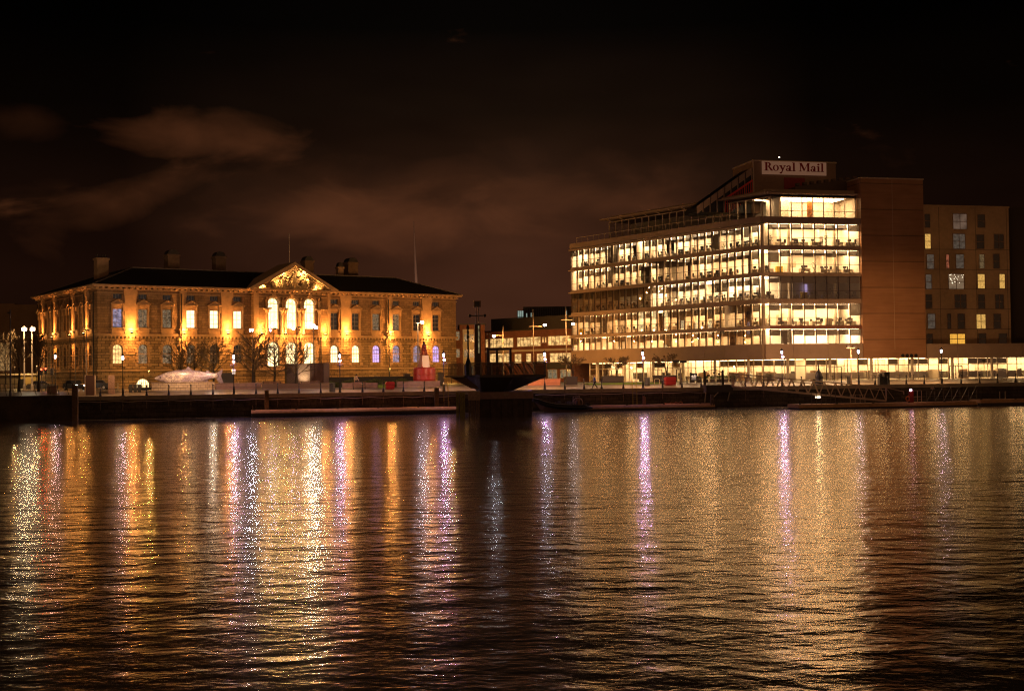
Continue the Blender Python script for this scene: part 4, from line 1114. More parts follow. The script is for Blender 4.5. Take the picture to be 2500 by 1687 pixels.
def plant_mesh(seed):
    r = random.Random(seed); m = MB(); m.m = 0; m.lathe([(.15, 0), (.2, .4), (.19, .42)], n=10); m.m = 1
    for k in range(46):
        a = r.uniform(0, math.tau); h = r.uniform(.5, 1.5); d = r.uniform(.05, .42)
        p = Vector((d * math.cos(a), d * math.sin(a), h)); q = p + Vector((r.uniform(-.2, .2), r.uniform(-.2, .2), r.uniform(-.05, .25)))
        s_ = Vector((-math.sin(a), math.cos(a), .2)) * .07
        m.poly([p, (p + q) / 2 + s_, q, (p + q) / 2 - s_])
        if k % 4 == 0: m.tube([(0, 0, .4), p], .012, 3)
    return m
fl_names = {1: 'second', 2: 'third', 3: 'fourth', 4: 'fifth'}
wg = {'L': 'street front', 'R': 'river front'}
protos = {}
FL = []
def furnish():
    r = random.Random(23)
    d0 = c0 = m0 = None; P = []
    frs = {'L': (RL, 0.0), 'R': (RR, 0.0)}
    for (wi, k, u, v, z, lit) in FUR:
        fr_ = frs[wi][0]; base = fr_.W(u, v, z)
        fr01 = u / (Lleft if wi == 'L' else UG)
        zn = (['far left end', 'left part', 'middle', 'right part', 'part nearest the corner'][min(4, int(fr01 * 5))]) if wi == 'L' else ['part nearest the corner', 'middle', 'right end'][min(2, max(0, int(fr01 * 3)))]
        lab = lambda s: f'{s}, {fl_names[k]} glazed floor, {wg[wi]}'
        ang = fr_.a + (0 if r.random() < .6 else math.pi)
        j = r.random()
        if j < .80:
            g = f'desks on the {fl_names[k]} floor, {wg[wi]}'
            if d0 is None:
                d0 = desk_mesh().build('office_desk', M_deskw, None); o = d0
            else: o = d0.copy(); col.objects.link(o)
            o.location = base; o.rotation_euler = (0, 0, ang)
            tag(o, 'x', 'desk', g); FL.append((wi, k, 'cream office desk', u, o))
            for q in range(r.choice([1, 1, 2])):
                if m0 is None: m0 = monitor_mesh().build('computer_monitor', M_chair, None); o = m0
                else: o = m0.copy(); col.objects.link(o)
                off = fr_.W(u + r.uniform(-.45, .45), v + r.uniform(-.1, .2), z + .742)
                o.location = off; o.rotation_euler = (0, 0, ang + r.uniform(-.3, .3))
                u2 = (off - fr_.W(0, 0, 0)).length; FL.append((wi, k, 'dark computer monitor', u2, o)); tag(o, 'x', 'monitor', f'monitors on the {fl_names[k]} floor, {wg[wi]}')
            for q in range(r.choice([1, 1, 2])):
                if c0 is None: c0 = chair_mesh().build('office_chair', M_chair, None); o = c0
                else: o = c0.copy(); col.objects.link(o)
                o.location = fr_.W(u + r.uniform(-.7, .7), v - .75 if q == 0 else v + .8, z); o.rotation_euler = (0, 0, fr_.a + r.uniform(-1.2, 1.2) + (0 if q else math.pi))
                FL.append((wi, k, 'black swivel chair', (o.location - fr_.W(0, 0, 0)).length, o)); tag(o, 'x', 'office chair', f'swivel chairs on the {fl_names[k]} floor, {wg[wi]}')
        elif j < .92:
            o = plant_mesh(r.random()).build('potted_plant', [M_deskw, M_leaf], None) if len(P) < 3 else P[len(P) % 3].copy()
            if len(P) >= 3: col.objects.link(o)
            P.append(o); o.location = base; o.rotation_euler = (0, 0, r.uniform(0, 6)); o.scale = (1.15, 1.15, 1.15)
            FL.append((wi, k, 'leafy green potted plant', u, o)); tag(o, 'x', 'potted plant', f'potted plants on the {fl_names[k]} floor, {wg[wi]}')
        else:
            c = MB(); c.box(-.5, .5, -.25, .25, .0, 1.15); o = c.build('storage_cabinet', r.choice([M_yellow, M_inwall2]), None)
            c2 = MB(); c2.box(-.02, .02, -.27, -.252, .1, 1.05); c2.build('door_gap', M_chair, o)
            o.location = base; o.rotation_euler = (0, 0, fr_.a)
            FL.append((wi, k, 'waist high cabinet', u, o)); tag(o, 'x', 'cabinet', f'cabinets on the {fl_names[k]} floor, {wg[wi]}')
furnish()
_by = {}
for wi, k, nm_, u, o in FL: _by.setdefault((wi, k, nm_), []).append((u, o))
for (wi, k, nm_), lst in _by.items():
    lst.sort(key=lambda q: q[0])
    for i, (u, o) in enumerate(lst): o['label'] = f'{nm_}, {ordinal(i + 1)} from the left on the {fl_names[k]} glazed floor, {wg[wi]}'
# ------------------------------------------------------------------ lit brick block between the two big buildings
M_brick = stone('red_brick', (.34, .12, .055), (.26, .085, .04), (.16, .10, .07), .45, .15, .02, bump=.2, grime=.35)
M_white = mat('white_window_frame', (.62, .56, .44), .6)
P_HALL = pane_mat('yellowish_lit_window', (1.0, .58, .20), 1.2, clutter=.8, scale=.9)
P_HALL2 = pane_mat('soft_lit_window', (.7, .55, .32), .35, clutter=.8, scale=3.0)
def strip_window(par, fr, px0, y0, px1, y1, v, n, m_pane, transom=.7, name='window'):
    a, z1 = fr.uz(px0, y0, v); b, _ = fr.uz(px1, y0, v); z0 = fr.uz(px0, y1, v)[1]
    f = MB()
    for i in range(n + 1):
        x = a + (b - a) * i / n; f.box(x - .05, x + .05, v - .06, v + .02, z0, z1)
    f.box(a + .051, b - .051, v - .05, v + .012, z1 - .08, z1 - .001); f.box(a - .1, b + .1, v - .14, v + .03, z0 - .10, z0 - .001)
    if transom: f.box(a + .051, b - .051, v - .045, v + .011, z0 + (z1 - z0) * transom, z0 + (z1 - z0) * transom + .06)
    fo = f.build(name, M_white, par)
    p = MB(); p.poly([(a, v - .02, z0), (b, v - .02, z0), (b, v - .02, z1), (a, v - .02, z1)]); p.build('pane', m_pane, fo)
    return a, b, z0, z1
def brick_block():
    c = atY(1395, 820, 236); B = Fr(c.x - .707 * 23.5, 236 + .707 * 23.5, -45)
    T = thing('brick_hall', 'low red brick building with white window bands between stone building and glass office', 'building', (B.ox, B.oy, ZQ), B.a)
    zt = B.uz(1200, 811, 0)[1]
    w_ = MB(); w_.box(-.2, 24.2, 0, 14, -.2, zt); w_.build('brick_wall', M_brick, T)
    r = MB(); r.box(-.6, 24.4, -.35, 14.2, zt, zt + .25); r.box(0, 24.2, 2, 12, zt + .25, zt + 2.7); r.build('flat_roof', M_dark, T)
    r = MB(); r.box(.3, 23.9, -.12, 0, B.uz(1230, 860)[1], B.uz(1230, 855)[1]); r.build('cream_band', M_soffit, T)
    for q in ((1186, 828, 1192, 848, 1), (1197, 827, 1253, 849, 7), (1263, 824, 1320, 846, 7), (1324, 823, 1328, 836, 1), (1331, 823, 1334, 836, 1), (1338, 821, 1394, 843, 6)):
        strip_window(T, B, *q[:4], -.03, q[4], P_HALL)
    for q in ((1196, 863, 1247, 886, 5), (1257, 864, 1273, 886, 2), (1285, 863, 1297, 885, 1), (1311, 863, 1334, 885, 3), (1343, 862, 1394, 884, 5)):
        strip_window(T, B, *q[:4], -.03, q[4], P_HALL)
    for q in ((1338, 902, 1360, 924, 2), (1368, 902, 1394, 922, 3)):
        strip_window(T, B, *q[:4], -.03, q[4], P_HALL2)
    d = MB(); a, z = B.uz(1345, 889, -.1); b, _ = B.uz(1394, 889, -.1); d.box(a - 1, b + .2, -.25, -.12, z - .9, z + .25); d.build('shop_fascia', M_dark, T)
    e = MB(); a, z = B.uz(1328, 900, -.1); e.box(a, a + .9, -.2, -.02, 0, 2.6); e.build('door', mat('brown_door', (.12, .06, .04), .6), T)
    # illegible raised lettering reads only as a row of small strokes
    return T
brick_block()
def brick_wing():
    c = atY(1100, 820, 246); B = Fr(c.x, 246, 4)
    T = thing('brick_annex', 'dim red brick block with small paired windows just right of the stone building', 'building', (B.ox, B.oy, ZQ), B.a)
    u1 = B.u(1185, 0); um = B.u(1123, 0); zt = B.uz(1160, 793)[1]
    w_ = MB(); w_.box(-1, um, .3, 12, -.2, zt - .9); w_.box(um, u1, 0, 12, -.2, zt); w_.build('brick_wall', M_brick, T)
    w_ = MB(); a = B.u(1131, -.05); b = B.u(1158, -.05); w_.box(a, b, -.06, 0, .5, B.uz(1140, 804)[1]); w_.build('cream_bay', M_soffit, T)
    for q in ((1104, 809, 1125, 830, 3, .27), (1104, 852, 1126, 872, 3, .27)):
        strip_window(T, B, *q[:4], q[5], q[4], P_HALL2)
    for q in ((1133, 816, 1142, 834, 2), (1146, 816, 1157, 834, 2), (1133, 852, 1142, 872, 2), (1146, 852, 1157, 872, 2), (1133, 892, 1157, 912, 3)):
        strip_window(T, B, *q[:4], -.09, q[4], P_HALL2)
    r = MB(); r.box(um, u1 + .2, -.2, 12, zt, zt + .2); r.build('flat_roof', M_dark, T)
brick_wing()
def plant_room():
    c = atY(1262, 780, 330); B = Fr(c.x, 330, 0)
    T = thing('dark_glass_block', 'distant dark glazed block with a pale lit corner above the brick roofline', 'building', (B.ox, B.oy, ZQ), 0)
    z1 = B.uz(1300, 749)[1]; u1 = B.u(1420); ua = B.u(1280)
    w_ = MB(); w_.box(ua, u1, 0, 14, 0, z1); w_.box(0, ua, 0, 14, 0, B.uz(1265, 790)[1]); w_.build('dark_cladding', mat('dark_cladding', (.03, .028, .028), .5), T)
    z0 = B.uz(1270, 790)[1]; zt = B.uz(1270, 759)[1]
    g = MB(); g.box(.2, ua, 0, .3, z0, zt)
    go = g.build('lit_glazing', pane_mat('cool_lit_glazing', (.55, .72, .62), .55, clutter=.35, scale=.6), T)
    f = MB()
    for i in range(4): f.box(.2 + i * (ua - .2) / 3 - .05, .2 + i * (ua - .2) / 3 + .05, -.1, -.003, z0, zt)
    f.box(.25, ua, -.09, -.002, (z0 + zt) / 2, (z0 + zt) / 2 + .15); f.build('glazing_bars', M_dark, go)
    f = MB(); r = random.Random(3)
    for i in range(26):
        x = ua + .4 + i * (u1 - ua) / 26; f.box(x, x + .12, -.14, -.02, z0 + .3, z1 - .3)
    f.build('vertical_fins', mat('grey_fin', (.12, .11, .10), .5), T)
    for i in range(5):
        x = ua + [.7, 1.9, 2.9, 11, 13.6][i]; q = MB(); q.box(x, x + .35, -.05, -.003, z0 + r.uniform(0, 1.0), z0 + r.uniform(1.6, 3.5)); q.build('lit_slot', emit('cool_slot', (.6, .72, .6), .35), T)
plant_room()
# ------------------------------------------------------------------ apartment tower at the right
M_apt = mat('apartment_cladding', (.54, .37, .21), .75, var=.25, vscale=.25)
def apartments():
    T = thing('apartment_block', 'brown clad apartment block with scattered lit windows behind the low glazed wing', 'building', (RR.ox, RR.oy, ZQ), RR.a)
    V = 11.0
    uz = lambda px, py: RR.uz(px, py, V)
    u0, u1 = uz(2250, 700)[0], uz(2466, 700)[0]; zt = uz(2262, 505)[1]
    w_ = MB(); w_.box(u0, u1, V, V + 14, 0, zt); w_.build('clad_wall', M_apt, T)
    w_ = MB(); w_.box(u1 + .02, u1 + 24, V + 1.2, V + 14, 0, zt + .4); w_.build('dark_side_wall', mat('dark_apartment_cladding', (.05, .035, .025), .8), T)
    w_ = MB(); w_.box(u0, u1 + .1, V - .12, V + 14, zt, zt + .3)
    w_.build('roof_edge', M_apt, T)
    j = MB()
    for y in (609, 658, 706, 755, 804):
        z = uz(2300, y)[1]; j.box(u0, u1, V - .012, V - .002, z - .03, z + .03)
    for x in (2295, 2384, 2460): u = uz(x, 700)[0]; j.box(u - .03, u + .03, V - .014, V - .004, 6, zt)
    j.build('panel_joints', M_dark, T)
    wins = [(2257, 571, 2272, 608, 'amber'), (2326, 571, 2356, 608, 'dim'), (2383, 573, 2402, 608, 'dark'), (2426, 572, 2450, 608, 'dark'),
            (2257, 523, 2270, 556, 'dark'), (2326, 522, 2360, 560, 'curtain'), (2386, 524, 2404, 556, 'dark'),
            (2262, 621, 2280, 657, 'dim'), (2309, 621, 2317, 656, 'red'), (2333, 621, 2353, 656, 'dim'), (2390, 621, 2403, 656, 'halfd'), (2424, 620, 2440, 656, 'dark'),
            (2259, 670, 2274, 706, 'dim'), (2315, 669, 2353, 706, 'fairy'), (2386, 669, 2404, 705, 'amber'), (2439, 669, 2453, 705, 'amber'),
            (2259, 719, 2275, 753, 'dark'), (2330, 719, 2359, 753, 'dark'), (2387, 719, 2404, 754, 'dark'), (2429, 719, 2450, 754, 'dark'),
            (2264, 766, 2283, 803, 'dim'), (2312, 766, 2321, 803, 'dark'), (2337, 766, 2355, 803, 'dark'), (2383, 767, 2406, 803, 'amber'), (2425, 766, 2443, 803, 'dark'),
            (2262, 815, 2277, 840, 'dark'), (2318, 815, 2356, 840, 'amberb'), (2388, 814, 2407, 840, 'dark'), (2438, 814, 2458, 840, 'dark')]
    PMm = dict(amber=pane_mat('amber_lit_window', (1.0, .55, .13), .75, clutter=.4, scale=3), amberb=pane_mat('strong_amber_window', (1.0, .48, .06), .95, clutter=.25),
               curtain=pane_mat('curtained_window', (.8, .50, .34), .16, clutter=.6, scale=.35), dark=M_glassd, dim=pane_mat('dim_curtain_window', (.5, .38, .28), .16, clutter=.5),
               red=pane_mat('reddish_window', (.9, .25, .12), .35, clutter=.7, scale=2), halfd=pane_mat('half_lit_window', (.7, .45, .2), .2, clutter=.7, scale=3),
               fairy=pane_mat('pale_patterned_window', (.95, .62, .36), .22, clutter=.5, scale=.3))
    for px0, y0, px1, y1, k in wins:
        a, z1 = uz(px0, y0); b, _ = uz(px1, y0); z0 = uz(px0, y1)[1]
        f = MB(); t = .05
        for x in ((a, b) if b - a < 1.6 else (a, (a + b) / 2, b)): f.box(x - t, x + t, V - .06, V - .002, z0, z1)
        zm = z0 + (z1 - z0) * .5
        for z in (z0, zm, z1): f.box(a + t + .001, b - t - .001, V - .055, V - .003, z - t, z + t)
        fo = f.build('window', mat('apartment_window_frame', (.30, .19, .12), .6), T)
        p = MB(); p.poly([(a, V - .02, z0), (b, V - .02, z0), (b, V - .02, z1), (a, V - .02, z1)]); p.build('pane', PMm[k], fo)
        if k == 'fairy':
            r = random.Random(8); q = MB()
            for i in range(26): x, z = r.uniform(a + .1, b - .1), z0 + (z1 - z0) * (1 - r.random() ** 2 * .6) - .1; q.box(x - .025, x + .025, V - .09, V - .06, z - .025, z + .025)
            q.build('fairy_lights', emit('fairy_lights', (1, .85, .6), 5), fo)['kind'] = 'stuff'
    return T
apartments()
# ------------------------------------------------------------------ buildings at the far left
def left_blocks():
    B = Fr(atY(-20, 800, 262).x, 262, 0)
    T = thing('concrete_block', 'dim plain concrete block behind the twin floodlight posts at the left edge', 'building', (B.ox, B.oy, ZQ), 0)
    u1, zt = B.uz(93, 744); um = B.u(36)
    w_ = MB(); w_.box(-8, um, 0, 10, 0, zt + .3); w_.box(um, u1, -.6, 10, 0, zt); w_.build('concrete_wall', mat('brown_concrete', (.22, .13, .07), .85, var=.2, vscale=.3), T)
    f = MB()
    z = B.uz(20, 823)[1]; f.box(-8, u1, -.75, -.61, z - .25, z); f.build('ledge', M_trim, T)
    g = MB(); a = B.u(0); b = B.u(30); g.box(a, b, -.7, -.61, B.uz(10, 905)[1], B.uz(10, 838)[1]); g.build('shop_glazing', pane_mat('amber_shop_window', (1, .55, .2), .35, clutter=.85, scale=1.5), T)
    B2 = Fr(atY(-20, 920, 236).x, 236, 0)
    T2 = thing('low_pavilion', 'low yellow lit single storey pavilion beside the street at the left', 'building', (B2.ox, B2.oy, ZQ), 0)
    a, zt = B2.uz(46, 916); b, _ = B2.uz(112, 916)
    w_ = MB(); w_.box(a, b, 0, 6, 0, zt); w_.build('rendered_wall', mat('yellow_render', (.42, .30, .12), .8, var=.1), T2)
    w_ = MB(); w_.box(-6, a - .05, .4, 6, 0, zt - .2); w_.build('shutter', mat('grey_shutter', (.18, .14, .10), .6), T2)
    r = MB(); r.box(-6, b + .5, -.8, 6.3, zt, zt + .3); r.build('flat_roof', mat('pale_roof_edge', (.5, .42, .32), .6), T2)
    d = MB(); d.box(a + .1, a + 1.1, -.04, -.003, 0, 2.3); d.build('door', M_dark, T2)
    light('pavilion_light', 'POINT', (a + 1.5, -3.0, 4.0), 500, (1, .6, .2), T2, .15)
left_blocks()
# needle spire far behind
c = atY(1016, 690, 420)
sp = MB(); zt = atY(1012, 540, 420).z - ZQ
sp.tube([(0, 0, 0), (0, 0, 20), (0, 0, zt * .62), (-.6, 0, zt)], [1.0, .85, .55, .12], 10)
o = sp.build('spire', mat('pale_spire_metal', (.5, .36, .30), .35, .5), None, loc=(c.x, 420, ZQ)); tag(o, 'thin tapering needle spire rising behind the right hand end of the stone building roof', 'spire')

sl = thing('spire_uplight', 'ground uplight at the foot of the needle spire behind the stone building', 'floodlight', (c.x + 2, 408, ZQ + .6))  # unseen lamp, added to brighten the spire
m = MB(); m.cbox(0, 0, 0, 1.2, .8, .8); m.build('housing', M_dark, sl)
light('spire_light', 'SPOT', (0, 0, 1.2), 52000, (1, .62, .45), sl, .4, (R(160), 0, 0), 50, 1.0)
# ------------------------------------------------------------------ quayside lamps
M_bulb = emit('lamp_bulb_violet_white', (.78, .42, 1.0), 520)
M_bulb_s = emit('lantern_glow', (1.0, .78, .95), 30)
M_flood = emit('white_floodlight', (.80, .84, 1.0), 110)
M_lantern = glass('lantern_glass', .08, (1, .96, .9))
AMB = (1.0, .50, .17)
def heritage_lamp(px, label, ball=True, vv=.75):
    u = QF.u(px, vv, 950); loc = G(u, vv)
    T = thing('heritage_street_lamp', label, 'street lamp', loc, QF.a, 'heritage lamps along the quay edge')
    m = MB(); m.lathe([(.20, 0), (.20, .12), (.15, .16), (.13, .75), (.09, .85), (.085, 1.0), (.055, 1.1), (.045, 4.15), (.07, 4.2), (.05, 4.3)], n=10); m.build('post', M_darkp, T)
    m = MB(); m.bar((-.32, 0, 3.55), (.32, 0, 3.55), .04); m.lathe([(.02, -.05), (.05, 0), (.02, .05)], -.34, 0, 6, 3.55); m.lathe([(.02, -.05), (.05, 0), (.02, .05)], .34, 0, 6, 3.55); m.build('ladder_bar', M_darkp, T)
    m = MB()
    for k in range(4):
        a = math.pi / 4 + k * math.pi / 2
        m.bar((.11 * math.cos(a), .11 * math.sin(a), 4.3), (.21 * math.cos(a), .21 * math.sin(a), 4.85), .028)
    lf = m.build('lantern_frame', M_darkp, T)
    m = MB(); m.lathe([(.24, 4.85), (.20, 4.92), (.10, 5.02), (.05, 5.08), (.05, 5.14), (.01, 5.2)], n=8); m.build('lantern_cap', M_darkp, lf)
    m = MB(); m.lathe([(.03, 4.36), (.08, 4.42), (.11, 4.6), (.10, 4.76), (.03, 4.8)], n=8); m.build('bulb', M_bulb_s if ball else emit('lantern_bulb_bright', (1, .75, .9), 60), lf)
    if ball:
        m = MB(); m.tube([(0, 0, 4.0), (.0, -.22, 4.0)], .03, 6); fo = m.build('floodlight_bracket', M_darkp, T)
        m = MB(); m.lathe([(.02, -.12), (.09, -.08), (.12, 0), (.09, .08), (.02, .12)], 0, -.34, 10, 4.0); m.build('bulb', M_bulb, fo)
    light('lamp_light', 'SPOT', (0, .34, 4.4), 1.25 * (1250 if ball else 800) * (1.0 if px < 1200 else (1.5 if px < 1950 else 2.6)), (1.0, .50, .20), T, .25, (R(52), 0, 0), 172, .2)
    return T
LAMPS = [(300, 'heritage street lamp on the quay between the info pillar and the fish, lantern only', False),
         (571, 'heritage street lamp with ball light and notice box just right of the fish tail', True),
         (830, 'heritage street lamp with bright ball light right of the tall stone kiosk walls', True),
         (1084, 'heritage street lamp with bright ball light beside the red buoy', True),
         (1330, 'heritage street lamp with bright ball light at the right end of the river lookout', True),
         (1570, 'heritage street lamp with bright ball light before the two bare planter trees', True),
         (1910, 'heritage street lamp with bright ball light behind the middle of the gangway', True),
         (2097, 'heritage street lamp, lantern only, next to the twin spotlight mast', False),
         (2300, 'heritage street lamp, lantern only, in front of the apartments, rightmost on the quay', False)]
lamp_objs = {}
for px, lab, b in LAMPS: lamp_objs[px] = heritage_lamp(px, lab, b)
m = MB(); m.box(-.2, .2, -.16, .16, 2.5, 3.1); nb = m.build('notice_box', mat('cream_notice', (.7, .62, .45), .6, emis=(1, .8, .5), estr=.6), lamp_objs[571])
m = MB(); m.box(-.21, .21, -.17, -.161, 2.78, 2.82); m.box(-.02, .02, -.172, -.163, 2.5, 3.1); m.build('box_frame', M_darkp, nb)
# the lamp behind the street corner, on the road side
u = QF.u(135, 20, 940); T = heritage_lamp(135, 'heritage street lamp at the street corner before the narrow end of the stone building', False, 20)
# ------------------------------------------------------------------ tall masts and street lights
def mast(px, vv, ytop, label, cat='street light', heads=(), r=.07, arm=None, color=(.32, .26, .19), name='street_light_mast', group=None, base_y=950):
    u, zt = QF.uz(px, ytop, vv); zt -= gz(vv); loc = G(u, vv)
    T = thing(name, label, cat, loc, QF.a, group)
    m = MB(); m.lathe([(r * 2, 0), (r * 2, .1), (r * 1.5, .9), (r, 1.0), (r * .7, zt)], n=8); m.build('pole', mat('pole_metal_%d' % int(color[0] * 100), color, .45, .2), T)
    if arm:
        (x0, x1, ya) = arm; a0, za = QF.uz(x0, ya, vv); za -= gz(vv); a1, _ = QF.uz(x1, ya, vv)
        m = MB(); m.bar((a0 - u, 0, za), (a1 - u, 0, za), .09); m.build('arm', mat('pole_metal_%d' % int(color[0] * 100), color, .45, .2), T)
    for (hx, hy, lit, sz) in heads:
        hu, hz = QF.uz(hx, hy, vv); hu -= u; hz -= gz(vv)
        m = MB(); m.box(hu - sz, hu + sz, -.22, .0, hz - sz * .7, hz + sz * .7); m.lathe([(.03, 0), (.05, .1)], hu, 0, 6, hz - sz * .9)
        ho = m.build('lamp_head', M_dark, T)
        if lit:
            m = MB(); m.poly([(hu - sz * .85, -.225, hz - sz * .6), (hu + sz * .85, -.225, hz - sz * .6), (hu + sz * .85, -.225, hz + sz * .6), (hu - sz * .85, -.225, hz + sz * .6)])
            m.build('lens', lit, ho)
    return T
Mw = M_flood; Mv = emit('violet_floodlight', (.6, .42, 1.0), 90); Ml = emit('warm_floodlight', (1.0, .80, .52), 60); Mm = emit('street_led', (.9, .92, 1.0), 60)
T = mast(59, 28, 796, 'left of the two tall posts with a brilliant white floodlight at the street corner', 'floodlight post', [(60, 804, Ml, .34)], .12, group='twin floodlight posts')
light('street_light', 'SPOT', (0, -2.5, 8.5), 2300, (1, .62, .30), T, .3, (R(55), 0, 0), 165, .5)
T = mast(78, 28, 796, 'right of the two tall posts with a brilliant white floodlight at the street corner', 'floodlight post', [(80, 804, Ml, .34)], .12, group='twin floodlight posts')
light('street_light', 'SPOT', (0, -2.5, 8.5), 2300, (1, .62, .30), T, .3, (R(55), 0, 0), 165, .5)
mast(25, 1.6, 756, 'tall dark pole with a small round head on the quay at the far left', 'pole', [(22, 764, None, .15)], .10, color=(.05, .045, .04))
mast(183, 24, 742, 'thin dark pole crossing the narrow end of the stone building', 'pole', (), .05, color=(.05, .045, .04))
mast(211, 22, 806, 'pale grey pole near the corner of the stone building above the dark kiosk', 'pole', [(208, 806, None, .12)], .08, color=(.20, .16, .12))
T = mast(616, 12, 800, 'tall mast with one glaring white floodlight left of the portico', 'floodlight post', [(613, 806, Mw, .26)], .05, group=None)
T = mast(668, 14, 800, 'thin dark pole with small violet lamp in front of the left portico arch', 'pole', [(660, 807, Mv, .16), (672, 803, None, .14)], .05, color=(.06, .05, .045))
T = mast(724, 14, 798, 'dark camera pole with violet lamp in front of the right portico column', 'camera pole', [(716, 804, Mv, .16), (731, 799, None, .16), (731, 806, None, .14)], .05, color=(.06, .05, .045))
T = mast(765, 15, 796, 'tall pale mast carrying three white floodlights right of the portico', 'floodlight post', [(755, 790, Mm, .26), (764, 796, Mm, .3), (771, 800, Mm, .22)], .09, color=(.20, .16, .12))
T = mast(1020, 16, 790, 'tall pale street light with a short arm standing behind the red buoy', 'street light', [(1030, 787, Mw, .24)], .10, arm=(1016, 1030, 789), color=(.20, .16, .12))
light('street_light', 'SPOT', (.5, -1.0, 8.8), 900, (1, .66, .34), T, .3, (R(55), 0, 0), 165, .5)
def street(px, vv, ytop, label, head, arm, color=(.20, .16, .12)):
    return mast(px, vv, ytop, label, 'street light', head, .09, arm, color)
T = street(1301, 40, 757, 'tall street light with long arm and bright white head in front of the brick hall', [(1329, 794, Mm, .26)], (1291, 1329, 797))
light('street_light', 'SPOT', (2.5, -.8, 10.0), 7000, (1, .42, .10), T, .3, (R(55), 0, 0), 165, .5)
T = street(1381, 34, 750, 'tall street light with two arms close to the left end of the glass office', [(1398, 791, Mm, .2)], (1370, 1398, 781))
light('street_light', 'SPOT', (1.2, -3.4, 9.0), 4200, (1, .48, .14), T, .3, (R(55), 0, 0), 165, .5)
T = street(1228, 44, 796, 'thin street light pole rising before the brick hall windows, white head at its left', [(1205, 821, Mm, .26)], (1205, 1228, 819))
light('street_light', 'SPOT', (-2.0, -1.0, 8.0), 7000, (1, .42, .10), T, .3, (R(55), 0, 0), 165, .5)
mast(1195, 30, 813, 'thin dark pole with double top left of the brick hall windows', 'pole', [(1190, 816, None, .1), (1199, 816, None, .1)], .05, color=(.06, .05, .05))
T = mast(2077, 2.6, 849, 'twin spotlight mast standing between the gangway foot and the lantern', 'spotlight mast', [(2070, 846, None, .22), (2085, 846, None, .22)], .07, arm=(2066, 2087, 850), color=(.20, .16, .12))
T = mast(1660, 5.0, 880, 'signpost with two dark finger boards beside the red bin', 'signpost', (), .05, color=(.1, .08, .06))
m = MB(); m.box(-1.1, -.1, -.04, .04, 3.1, 3.4); m.box(.05, 1.0, -.04, .04, 3.0, 3.3); m.build('finger_board', M_dark, T)
# added lamps along the pavement, put in to light the stone building's lower wall
def added_lamp_row():
    for k, (x, v) in enumerate(((6, -7), (20, -7), (50, -7), (63, -7))):
        p_ = CH.W(x, v, 0)
        T = thing('pavement_lamp', ['slim pavement lamp near the left corner of the stone building', 'slim pavement lamp on the stone building pavement behind the bare trees',
                   'slim pavement lamp on the stone building pavement behind the hedge', 'slim pavement lamp on the stone building pavement behind the red buoy'][k], 'street lamp', p_, CH.a, 'slim lamps on the stone building pavement')
        m = MB(); m.lathe([(.08, 0), (.05, .3), (.035, 3.3)], n=6); m.build('post', M_darkp, T)
        m = MB(); m.lathe([(.03, 3.3), (.10, 3.36), (.12, 3.46), (.03, 3.5)], n=8); m.build('shade', M_darkp, T)
        light('lamp_light', 'POINT', (0, 0, 3.1), 820, (1.0, .50, .09), T, .15)
    for k, v in enumerate((6, 20)):
        p_ = CH.W(-8, v, 0)
        T = thing('pavement_lamp', ['slim pavement lamp beside the narrow end wall, nearer the corner', 'slim pavement lamp beside the narrow end wall, further up the street'][k], 'street lamp', p_, CH.a, 'slim lamps on the stone building pavement')
        m = MB(); m.lathe([(.08, 0), (.05, .3), (.035, 4.3)], n=6); m.build('post', M_darkp, T)
        m = MB(); m.lathe([(.03, 4.3), (.10, 4.36), (.12, 4.46), (.03, 4.5)], n=8); m.build('shade', M_darkp, T)
        light('lamp_light', 'POINT', (0, 0, 4.1), 330, (1.0, .52, .16), T, .15)
added_lamp_row()
# tall amber column lights on the far side of the promenade, out beyond the frame edges of the roof line: they wash the office fronts
# ------------------------------------------------------------------ railings
def railing(name, label, pxs, gaps=(), lampx=(), end_px=None, vv=.55):
    us_ = [QF.u(p, vv, 955) for p in pxs]; o0 = us_[0]
    T = thing(name, label, 'railing', QF.W(o0, vv, .05), QF.a)
    for p, u in zip(pxs, us_):
        if p in lampx: continue
        m = MB(); m.lathe([(.17, 0), (.15, .1), (.09, .5), (.065, .6), (.06, .98), (.10, 1.0), (.06, 1.06), (.11, 1.14), (.09, 1.24), (.02, 1.3)], u - o0, 0, 8); m.build('post', M_darkp, T)
    r = MB()
    for z in (.45, .88):
        for a, b in zip(us_[:-1], us_[1:]):
            n = 4; dz = -.03
            r.tube([(a - o0 + (b - a) * k / n, 0, z + dz * math.sin(math.pi * k / n)) for k in range(n + 1)], .022, 4)
    r.build('rails', M_dark, T)
    return T
railing('quay_railing', 'dark bollard railing along the quay in front of the stone building', [245, 300, 358, 412, 466, 520, 571, 625, 678, 730, 783, 830, 885, 936, 985, 1036, 1084], lampx=(300, 571, 830, 1084))
railing('quay_railing', 'dark bollard railing on the quay between the lookout and the iron gate', [1330, 1379, 1426, 1469, 1522, 1570, 1618, 1665, 1712], lampx=(1330, 1570))
railing('quay_railing', 'dark bollard railing on the quay behind and right of the gangway', [1820, 1865, 1910, 1957, 2008, 2055, 2097, 2137, 2168, 2213, 2257, 2300, 2347, 2392, 2436, 2480, 2526], lampx=(1910, 2097, 2300))
